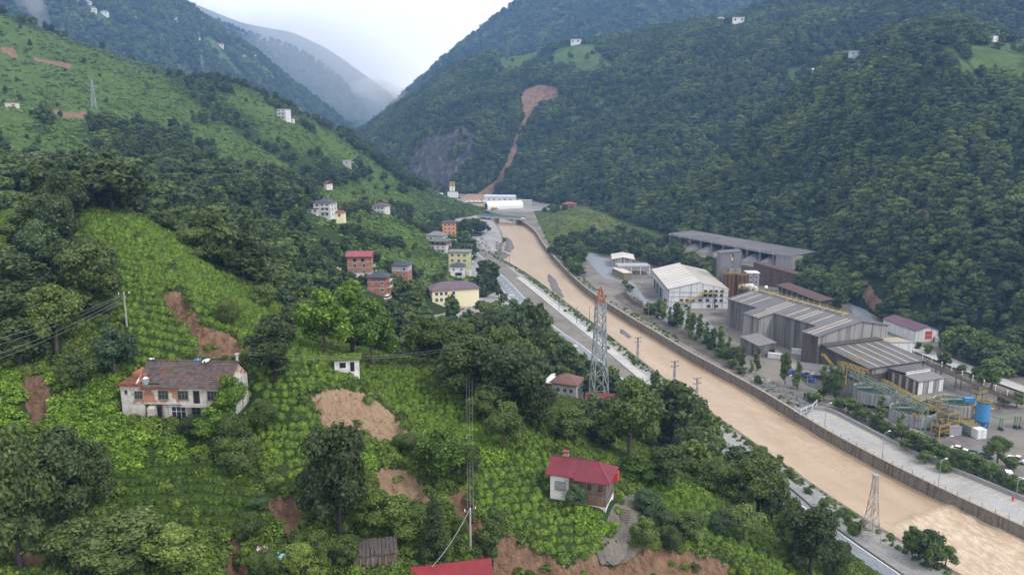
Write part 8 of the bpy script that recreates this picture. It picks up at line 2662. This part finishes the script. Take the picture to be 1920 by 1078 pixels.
# ---- scattered growth as one object per cover
def scatter_tree(coll):
    ng = bpy.data.node_groups.new('scatter', 'GeometryNodeTree')
    ng.interface.new_socket('Geometry', in_out='INPUT', socket_type='NodeSocketGeometry')
    ng.interface.new_socket('Geometry', in_out='OUTPUT', socket_type='NodeSocketGeometry')
    gi = ng.nodes.new('NodeGroupInput'); go = ng.nodes.new('NodeGroupOutput')
    ins = ng.nodes.new('GeometryNodeInstanceOnPoints')
    ci = ng.nodes.new('GeometryNodeCollectionInfo')
    ci.inputs['Collection'].default_value = coll
    ci.inputs['Separate Children'].default_value = True
    ci.inputs['Reset Children'].default_value = True
    ins.inputs['Pick Instance'].default_value = True

    def attr(nm, dt):
        a = ng.nodes.new('GeometryNodeInputNamedAttribute'); a.data_type = dt; a.inputs['Name'].default_value = nm
        return a.outputs['Attribute']
    ng.links.new(gi.outputs[0], ins.inputs['Points'])
    ng.links.new(ci.outputs[0], ins.inputs['Instance'])
    ng.links.new(attr('idx', 'INT'), ins.inputs['Instance Index'])
    ng.links.new(attr('rot', 'FLOAT_VECTOR'), ins.inputs['Rotation'])
    ng.links.new(attr('scl', 'FLOAT_VECTOR'), ins.inputs['Scale'])
    ng.links.new(ins.outputs['Instances'], go.inputs[0])
    return ng


_ngs = {}


def scatter(name, label, cat, P, rot, scl, idx, protos, key):
    if key not in _ngs:
        c = bpy.data.collections.new('proto_' + key)
        for k, me in enumerate(protos):
            c.objects.link(bpy.data.objects.new('p%02d_%s' % (k, key), me))
        _ngs[key] = scatter_tree(c)
    me = bpy.data.meshes.new(name)
    n = len(P)
    me.vertices.add(n)
    me.vertices.foreach_set('co', np.asarray(P, np.float32).ravel())
    for nm, dt, arr in (('rot', 'FLOAT_VECTOR', rot), ('scl', 'FLOAT_VECTOR', scl)):
        a = me.attributes.new(nm, dt, 'POINT'); a.data.foreach_set('vector', np.asarray(arr, np.float32).ravel())
    a = me.attributes.new('idx', 'INT', 'POINT'); a.data.foreach_set('value', np.asarray(idx, np.int32))
    o = mesh_obj(name, me)
    md = o.modifiers.new('scatter', 'NODES'); md.node_group = _ngs[key]
    tag(o, label, cat, kind='stuff')
    return o


def rz(n):
    r_ = np.zeros((n, 3)); r_[:, 2] = rng.uniform(0, 6.28, n); r_[:, :2] = rng.normal(size=(n, 2)) * 0.06
    return r_


# remaining woodland trees
rest = [TREES[i] for s, i, *_ in info[NIND:]]
tl = sorted(set(t[5] for t in rest))
MIDP = {}
mid_protos = []
for t in tl:
    for v in range(2):
        MIDP[(t, v)] = len(mid_protos)
        shp, col = TYPES[t]
        mid_protos.append(crown_mesh('m', shp, ord(t) * 13 + v, 900, 0.85, LF[col]))
for area, nm, lab in (('left', 'wooded_slope', 'mixed green woodland covering the left hillside'), ('wood', 'riverside_wood', 'dense green wood around the works on the right bank'), ('near', 'roadside_wood', 'roadside trees on the near bank'), ('yard', 'yard_bushes', 'bushes around the works yard')):
    sub = [t for t in rest if t[6] == area]
    if not sub:
        continue
    n = len(sub)
    scl = np.array([(t[4] / SHAPEW[TYPES[t[5]][0]],) * 2 + (t[3] / 10,) for t in sub])
    scatter(nm, lab, 'woodland', np.array([t[:3] for t in sub]), rz(n), scl, [MIDP[(t[5], i % 2)] for i, t in enumerate(sub)], mid_protos, 'mid')

# ---- forest on the mountains
far_protos = [crown_mesh('f', s, 100 + k, 800, 0.72, LF['far'], 10.0, 0.84) for k, s in enumerate(['broad', 'broad', 'tall', 'broad', 'bush', 'broad', 'cone'])]
vfar_protos = [crown_mesh('v', s, 200 + k, 260, 1.2, LF['far'], 10.0, 0.84) for k, s in enumerate(['broad', 'broad', 'bush', 'tall'])]


def forest(sh, nm, lab, dens, hr, protos, key, wk=1.0, tmax=1.0, meadow_p=0.04):
    V = sh['V']; mk = sh['mask']
    a, b, c, d = V[:-1, :-1], V[:-1, 1:], V[1:, 1:], V[1:, :-1]
    area = 0.5 * (np.linalg.norm(np.cross(b - a, d - a), axis=-1) + np.linalg.norm(np.cross(c - b, c - d), axis=-1))
    cnt_ = rng.poisson(area * dens)
    T = sh['T'][:-1]
    ij = np.repeat(np.arange(area.size), cnt_.ravel())
    i, j = np.unravel_index(ij, area.shape)
    u, v = rng.uniform(size=(2, len(ij)))
    P = (a[i, j] * ((1 - u) * (1 - v))[:, None] + b[i, j] * (u * (1 - v))[:, None] + c[i, j] * (u * v)[:, None] + d[i, j] * ((1 - u) * v)[:, None])
    m_ = mk[i, j]
    px, py, dd = pix(P[:, 0], P[:, 1], P[:, 2])
    keep = (px > -200) & (px < 2120) & (py > -120) & (m_[:, 0] < 0.35) & (rng.uniform(size=len(P)) > m_[:, 2] * 0.3) & (P[:, 2] > fz(P[:, 1], 3.0))
    for pl in S2_SOIL:
        keep &= sdpoly(px, py, pl) < -1.5
    keep &= (m_[:, 2] < 0.4) | (fbm(P[:, 0] / 22, P[:, 2] / 22, 3, 9) > 0.1)
    keep &= (m_[:, 1] < 0.4) | (rng.uniform(size=len(P)) < meadow_p)
    hmin = rng.uniform(hr[0], hr[1], len(P))
    big = fbm(P[:, 0] / 60, P[:, 1] / 60, 3, 71)
    hmin = hmin * (1 + 0.25 * big)
    for (x0, x1, y0, y1, dep) in FARPROT:
        keep &= ~((px > x0) & (px < x1) & (py - 0.3 * hmin * FPX / dd < y1) & (py > y0) & (dd < dep))
    P = P[keep]; h = hmin[keep]; n = len(P)
    w = h * rng.uniform(.68, 1.08, n) * wk
    P[:, 2] -= h * .12
    scatter(nm, lab, 'forest', P, rz(n), np.stack([w / 7.0, w / 7.0, h / 10], -1), rng.integers(0, len(protos), n), protos, key)
    return n


FARPROT = [(1614, 1650, 528, 600, 440), (1672, 1752, 598, 640, 370), (1348, 1398, 34, 52, 1210), (1594, 1618, 98, 118, 735), (1520, 1538, 132, 148, 720), (1848, 1880, 66, 86, 640), (1070, 1094, 74, 92, 1390), (1045, 1195, 374, 394, 868)]
nf = [forest(SH['s1'], 'right_mountain_forest', 'dense dark broadleaf forest covering the right mountain', 1 / 24.0, (6, 11.5), far_protos, 'far'),
      forest(SH['s2'], 'landslide_mountain_forest', 'forest covering the mountain with the landslide scar', 1 / 36.0, (6.8, 12.8), far_protos, 'far'),
      forest(SH['s3'], 'rear_mountain_forest', 'blue hazed forest on the high rear mountain', 1 / 110.0, (12, 18), vfar_protos, 'vfar'),
      forest(SH['l2'], 'blue_mountain_forest', 'forest covering the dark blue mountain', 1 / 105.0, (11, 17), vfar_protos, 'vfar'),
      forest(SH['l4'], 'pale_mountain_forest', 'forest lost in mist on the pale far mountain', 1 / 420.0, (16, 26), vfar_protos, 'vfar')]

# ---- tea bushes and ground cover
def tuft_mesh(name, seed, n, leaf, material, r=0.62, h=0.75, flat=True):
    rg = np.random.default_rng(seed)
    d = rg.normal(size=(n, 3)); d[:, 2] = np.abs(d[:, 2]) + .15; d /= np.linalg.norm(d, axis=1)[:, None]
    P = d * np.array((r, r, h)) * rg.uniform(.8, 1.08, n)[:, None]
    V, F = leaf_cards(P, d + rg.normal(size=(n, 3)) * .5, leaf * rg.uniform(.6, 1.3, n), rg)
    bv, bf = blob((0, 0, 0), r * .85, 7, 4, h / r)
    return tri_fix(name, np.concatenate([V, np.array(bv)]), np.concatenate([F, np.array(bf) + len(V)]), material)


def weed_mesh(name, seed, n, leaf, material, r=0.7, h=0.8):
    rg = np.random.default_rng(seed)
    a = rg.uniform(0, 6.28, n); rr = r * np.sqrt(rg.uniform(0, 1, n)); z = rg.uniform(.1, 1, n) * h * (1 - .5 * (rr / r) ** 2)
    P = np.stack([rr * np.cos(a), rr * np.sin(a), z], -1)
    N = rg.normal(size=(n, 3)) * .5 + np.array((0, 0, 1.0)); N[:, 0] += np.cos(a) * .5; N[:, 1] += np.sin(a) * .5
    V, F = leaf_cards(P, N, leaf * rg.uniform(.6, 1.4, n), rg)
    return tri_fix(name, V, F, material)


tea_p = [tuft_mesh('t', k, 170, .16, LF['tea']) for k in range(5)]
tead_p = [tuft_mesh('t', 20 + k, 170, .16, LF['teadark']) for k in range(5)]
weed_p = [weed_mesh('w', 40 + k, 120, .25, LF['weed']) for k in range(4)]
scrub_p = [weed_mesh('s', 60 + k, 110, .22, LF['scrub'], .8, .7) for k in range(4)] + [tuft_mesh('s', 70 + k, 140, .2, LF['scrub'], .8, .8) for k in range(3)]
meadow_p = [weed_mesh('m', 80 + k, 26, 1.0, LF['meadow'], 1.6, .7) for k in range(3)] + [tuft_mesh('m', 90, 26, .9, LF['meadow'], 1.3, .8)]

TEAF = [([(150, 405), (240, 405), (330, 435), (415, 520), (540, 572), (605, 632), (560, 650), (480, 668), (250, 692), (235, 600), (160, 540)], 'tea', 2.3, .6, 1.12),
        ([(455, 690), (560, 640), (700, 690), (860, 700), (940, 770), (1010, 800), (1035, 850), (900, 870), (880, 960), (830, 900), (770, 870), (690, 880), (620, 930), (560, 920), (470, 830)], 'tea', 1.9, .78, 1.04),
        ([(900, 868), (1035, 850), (1040, 900), (1080, 955), (1155, 968), (1110, 1042), (1060, 1057), (1000, 1024), (905, 987), (890, 930)], 'tea', 1.95, .8, 1.05),
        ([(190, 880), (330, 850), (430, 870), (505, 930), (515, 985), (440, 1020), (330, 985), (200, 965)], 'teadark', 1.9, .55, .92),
        ([(1240, 915), (1330, 925), (1400, 985), (1480, 1040), (1510, 1100), (1400, 1065), (1320, 1032), (1250, 960)], 'tea', 1.8, .75, .95),
        ([(-90, 372), (60, 372), (62, 480), (-90, 500)], 'tea', 1.5, .9, 1.1)]
ROWDIR = {0: 6, 5: 4, 3: 10, 1: 16, 2: 28, 4: 24}      # contour direction of the terraces, degrees from east
occ = [(t[0], t[1], t[4] * .3) for t in TREES if t[6] == 'near' and t[1] < 230]
for pads in (fh.location, rhs.location):
    pass
HOUSEBOX = [(fh.location.x, fh.location.y, R(-3), 9.6, 5.0), (rhs.location.x, rhs.location.y, R(-19), 5.6, 4.2), (HUT_TOP[0], HUT_TOP[1], R(10), 2.3, 1.6)]


def outside(x, y):
    m_ = np.ones(len(x), bool)
    for (a, b, r_, hx, hy) in HOUSEBOX:
        dx, dy = x - a, y - b; c_, s_ = math.cos(r_), math.sin(r_)
        m_ &= ~((np.abs(dx * c_ + dy * s_) < hx) & (np.abs(-dx * s_ + dy * c_) < hy))
    return m_


teapts = {'tea': [], 'teadark': []}
for ti, (poly, kd, rs, bs_, sc_) in enumerate(TEAF):
    W3 = np.array([hit_left(a, min(b, 1090))[:2] for a, b in poly])
    c = W3.mean(0)
    e = 6.0
    gx = (H0(np.array([c[0] + e]), np.array([c[1]])) - H0(np.array([c[0] - e]), np.array([c[1]])))[0]; gy = (H0(np.array([c[0]]), np.array([c[1] + e])) - H0(np.array([c[0]]), np.array([c[1] - e])))[0]
    g = np.array((gx, gy)); g /= np.linalg.norm(g)
    if ti in ROWDIR:
        a_ = R(ROWDIR[ti]); g = np.array((-math.sin(a_), math.cos(a_)))
    t = np.array((g[1], -g[0]))
    ext = np.linalg.norm(W3 - c, axis=1).max() + 6
    u = np.arange(-ext, ext, bs_); v = np.arange(-ext, ext, rs)
    U, Vv = np.meshgrid(u, v)
    jt = 1.0 if ti in (0, 3, 5) else 2.0
    U = U + rng.normal(size=U.shape) * .16 * jt; Vv = Vv + rng.normal(size=U.shape) * .11 * jt + 1.6 * fbm(U / 22, Vv / 40, 2, 4)
    X = (c[0] + t[0] * U + g[0] * Vv).ravel(); Y = (c[1] + t[1] * U + g[1] * Vv).ravel()
    Z = H(X, Y)
    px, py, d = pix(X, Y, Z)
    ok = inpoly(px, py, poly) & (scar_mask(X, Y, H0(X, Y)) < -.4) & outside(X, Y) & (rng.uniform(size=X.size) < .97)
    teapts[kd].append(np.stack([X, Y, Z - .05, np.full(X.size, sc_)], -1)[ok])
ntea = 0
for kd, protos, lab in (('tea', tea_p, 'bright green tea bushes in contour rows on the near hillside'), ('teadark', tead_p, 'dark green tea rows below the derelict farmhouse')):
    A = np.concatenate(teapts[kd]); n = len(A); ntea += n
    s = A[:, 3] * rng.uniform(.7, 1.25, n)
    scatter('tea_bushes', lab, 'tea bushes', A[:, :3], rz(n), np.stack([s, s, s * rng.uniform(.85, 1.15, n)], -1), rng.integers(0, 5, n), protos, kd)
# weeds and scrub everywhere else on the near slope
n = 60000
r_ = np.sqrt(rng.uniform(75 ** 2, 235 ** 2, n)); a_ = np.radians(rng.uniform(-40, 37, n))
X, Y = r_ * np.sin(a_), r_ * np.cos(a_)
Z = H(X, Y)
px, py, d = pix(X, Y, Z)
s_m = scar_mask(X, Y, H0(X, Y))
intea = np.zeros(n, bool)
for poly, *_ in TEAF:
    intea |= inpoly(px, py, poly)
WEEDS = [[(85, 700), (225, 705), (240, 790), (340, 822), (420, 850), (190, 890), (85, 830)], [(-60, 700), (42, 700), (50, 800), (-60, 820)], [(1075, 960), (1150, 945), (1160, 985), (1120, 1010), (1080, 985)], [(880, 780), (960, 800), (940, 870), (880, 870)], [(1180, 870), (1330, 930), (1240, 930)], [(560, 850), (600, 820), (700, 860), (690, 900)]]
inw = np.zeros(n, bool)
for poly in WEEDS:
    inw |= inpoly(px, py, poly)
path = [(1120, 1040), (1150, 1000), (1165, 930), (1200, 915), (1208, 960), (1190, 1005), (1160, 1035)]
base = (px > -120) & (px < 2000) & (py < 1130) & (Z > fz(Y, 3.9)) & outside(X, Y) & ~inpoly(px, py, path)
thin = rng.uniform(size=n)
kw = base & inw & (s_m < -.2)
ks = base & ~inw & ((~intea & (s_m < -.15)) | (intea & (s_m < -.3) & (thin < .04)) | ((s_m > 0) & (thin < np.where(py > 1000, .08, .03))) | ((s_m > -1.4) & (s_m < -.05) & (thin < .6)))
for kk, nm, lab, protos, key, sr in ((kw, 'lush_weeds', 'bright lush weeds and ferns around the farmhouse', weed_p, 'weed', (.8, 1.5)), (ks, 'scrub_cover', 'low green scrub and brambles covering the near slope', scrub_p, 'scrub', (.6, 1.5))):
    P = np.stack([X, Y, Z - .08], -1)[kk]; m_ = len(P)
    s = rng.uniform(sr[0], sr[1], m_)
    scatter(nm, lab, 'ground cover', P, rz(m_), np.stack([s, s, s * rng.uniform(.7, 1.3, m_)], -1), rng.integers(0, len(protos), m_), protos, key)
# meadow growth on the far spur
n = 52000
r_ = np.sqrt(rng.uniform(240 ** 2, 1050 ** 2, n)); a_ = np.radians(rng.uniform(-44, 8, n))
X, Y = r_ * np.sin(a_), r_ * np.cos(a_)
Z = H(X, Y); px, py, d = pix(X, Y, Z)
kk = (px > -150) & (px < 1000) & (Z > fz(Y, 4.5)) & (scar_mask(X, Y, Z) < -1) & (rng.uniform(size=n) < np.clip(.55 + .9 * fbm(X / 30, Y / 30, 3, 15), .1, 1))
for a, b, c, e, dd in PROT:
    kk &= ~((px > a) & (px < b) & (py > c) & (py < e) & (np.abs(d - dd) < 25))
P = np.stack([X, Y, Z - .1], -1)[kk]; m_ = len(P); s = rng.uniform(.6, 1.5, m_)
scatter('meadow_growth', 'rough grass and low tea covering the left spur', 'meadow', P, rz(m_), np.stack([s, s, s], -1), rng.integers(0, len(meadow_p), m_), meadow_p, 'meadow')
# grass on the hut roof
n = 60
P = np.stack([HUT_TOP[0] + rng.uniform(-2.3, 2.3, n), HUT_TOP[1] + rng.uniform(-1.6, 1.6, n), np.full(n, HUT_TOP[2] - .05)], -1)
scatter('roof_grass', 'bright grass growing on the flat roof of the tiny hut', 'grass', P, rz(n), np.full((n, 3), .42), rng.integers(0, 4, n), weed_p, 'weed')
# verge growth along the river
vp = []
for line, o0, o1, dn, h0, h1 in ((LEFT, -.6, -4.5, 2.2, 0.0, 0.0), (RIGHT, 1.5, 6.0, 1.0, 0, 0)):
    for q in resample([p for p in line if 100 < p[1] < 620], 1.0):
        for _ in range(int(rng.poisson(dn * (0.45 + 0.5 * vnoise(q[0] / 12, q[1] / 12, 3))))):
            o_ = rng.uniform(min(o0, o1), max(o0, o1))
            vp.append((q[0] + o_, q[1] + rng.uniform(-1, 1)))
vp = np.array(vp)
px, py, d = pix(vp[:, 0], vp[:, 1], fz(vp[:, 1], 3.7))
kv = ~inpoly(px, py, [(1495, 760), (1960, 930), (1960, 1010), (1500, 790)]) & ~((px > 1240) & (px < 1420) & (py < 735) & (py > 640) & (vp[:, 0] > 70))
P = np.stack([vp[:, 0], vp[:, 1], fz(vp[:, 1], 3.55)], -1)[kv]; m_ = len(P); s = rng.uniform(.4, 1.2, m_)
scatter('bank_weeds', 'weeds growing along the river banks', 'weeds', P, rz(m_), np.stack([s, s, s * 1.2], -1), rng.integers(0, len(scrub_p), m_), scrub_p, 'scrub')
print('COUNTS trees', len(TREES), 'forest', nf, 'tea', ntea, 'scrub', int(ks.sum()), int(kw.sum()), 'meadow', int(kk.sum()), 'proto tris', sum(len(m.polygons) for m in bpy.data.meshes))
# tufts on the embankment
n = 900
em = np.array([G(a, b, 3.7)[:2] for a, b in ((1005, 414), (1040, 398), (1130, 396), (1160, 410), (1170, 424), (1120, 438), (1060, 450), (1040, 470), (1022, 456))])
q0, q1 = em.min(0), em.max(0)
X, Y = rng.uniform(q0[0], q1[0], n * 3), rng.uniform(q0[1], q1[1], n * 3)
kk = sdpoly(X, Y, em.tolist()) > 2
X, Y = X[kk], Y[kk]
EMB = BVHTree.FromPolygons([v.co[:] for v in bpy.data.objects['grass_embankment'].data.vertices], [p.vertices[:] for p in bpy.data.objects['grass_embankment'].data.polygons])
P = [EMB.ray_cast(Vector((a, b, 99)), Vector((0, 0, -1)))[0] for a, b in zip(X, Y)]
P = np.array([tuple(p) for p in P if p is not None]); m_ = len(P); s = rng.uniform(.35, 1.1, m_)
scatter('embankment_tufts', 'yellow green tufts on the grassed embankment by the bridge', 'grass', P, rz(m_), np.stack([s, s, s * .6], -1), rng.integers(0, len(meadow_p), m_), meadow_p, 'meadow')
# stones and clods lying in the earth slips
n = 26000
r_ = np.sqrt(rng.uniform(80 ** 2, 190 ** 2, n)); a_ = np.radians(rng.uniform(-38, 24, n))
X, Y = r_ * np.sin(a_), r_ * np.cos(a_)
Z0 = H0(X, Y); kk = scar_mask(X, Y, Z0) > .2
X, Y = X[kk], Y[kk]; Z = H(X, Y); m_ = len(X)
CLOD = gravel_material('soil_clod', [(.3, (.13, .08, .05)), (.6, (.27, .19, .125))], 2.0)
cl = []
for b_ in _bm[:3]:
    q = b_.copy(); q.materials.clear(); q.materials.append(CLOD); cl.append(q)
s = rng.uniform(.05, .3, m_) ** 1.0
scatter('slip_rubble', 'clods and stones lying in the bare earth slips', 'rubble', np.stack([X, Y, Z], -1), rz(m_), np.stack([s * 1.3, s, s * .8], -1), rng.integers(0, 3, m_), cl, 'clod')
# ------------------------------------------------------------------ damp air over the valley
HAZE = 0.00016
hb = MB()
hm = bpy.data.materials.new('haze_air')
hm.use_nodes = True
hn = hm.node_tree
hn.nodes.clear()
ho = hn.nodes.new('ShaderNodeOutputMaterial')
hv = hn.nodes.new('ShaderNodeVolumePrincipled')
hv.inputs['Color'].default_value = (0.30, 0.55, 1.0, 1)
hv.inputs['Density'].default_value = HAZE
hv.inputs['Anisotropy'].default_value = 0.4
hn.links.new(hv.outputs['Volume'], ho.inputs['Volume'])
hb.box(-4500, 4500, -400, 4050, -60, 640, hm)
hz = hb.build('haze')
tag(hz, 'thin blue damp haze filling the whole valley', 'haze', kind='stuff')


def mist(px, py, d, r, dens, rot=0.0, name='mist', label='white mist hanging in the far valley gap', cat='mist'):
    p = W(px, py, d)
    m = bpy.data.materials.get('mist_%g' % dens)
    if m is None:
        m = bpy.data.materials.new('mist_%g' % dens); m.use_nodes = True; n = m.node_tree; n.nodes.clear()
        o = n.nodes.new('ShaderNodeOutputMaterial'); v = n.nodes.new('ShaderNodeVolumePrincipled')
        v.inputs['Color'].default_value = (1, 1, 1, 1); v.inputs['Density'].default_value = dens; v.inputs['Anisotropy'].default_value = 0.75
        n.links.new(v.outputs['Volume'], o.inputs['Volume'])
    V, F = blob((0, 0, 0), 1.0, 24, 12, 1.0)
    V = np.array(V); k = 1 + 0.16 * np.sin(V[:, 0] * 5 + px) * np.cos(V[:, 1] * 4 + py) * np.cos(V[:, 2] * 6)
    V = V * k[:, None] * np.array(r)
    c, s = math.cos(rot), math.sin(rot)
    V = np.stack([V[:, 0] * c - V[:, 2] * s, V[:, 1], V[:, 0] * s + V[:, 2] * c], -1) + p
    F = [tuple(dict.fromkeys(f)) for f in F]
    me = bpy.data.meshes.new(name); me.from_pydata(V.tolist(), [], F); me.materials.append(m)
    tag(mesh_obj(name, me), label, cat, kind='stuff')


mist(540, 50, 3180, (1000, 170, 330), 0.0024)
mist(640, 130, 2560, (340, 120, 160), 0.0024, -.35)
mist(716, 172, 2300, (95, 60, 30), 0.0065, -.2)
mist(698, 160, 2300, (60, 50, 22), 0.0065, .1)
mist(735, 186, 2280, (60, 50, 22), 0.006, -.4)
mist(70, 18, 1180, (14, 14, 40), 0.012, .25, 'smoke', 'thin grey smoke plume rising behind the left meadow ridge', 'smoke')
mist(52, -5, 1180, (22, 20, 26), 0.008, .5, 'smoke', 'thin grey smoke plume rising behind the left meadow ridge', 'smoke')
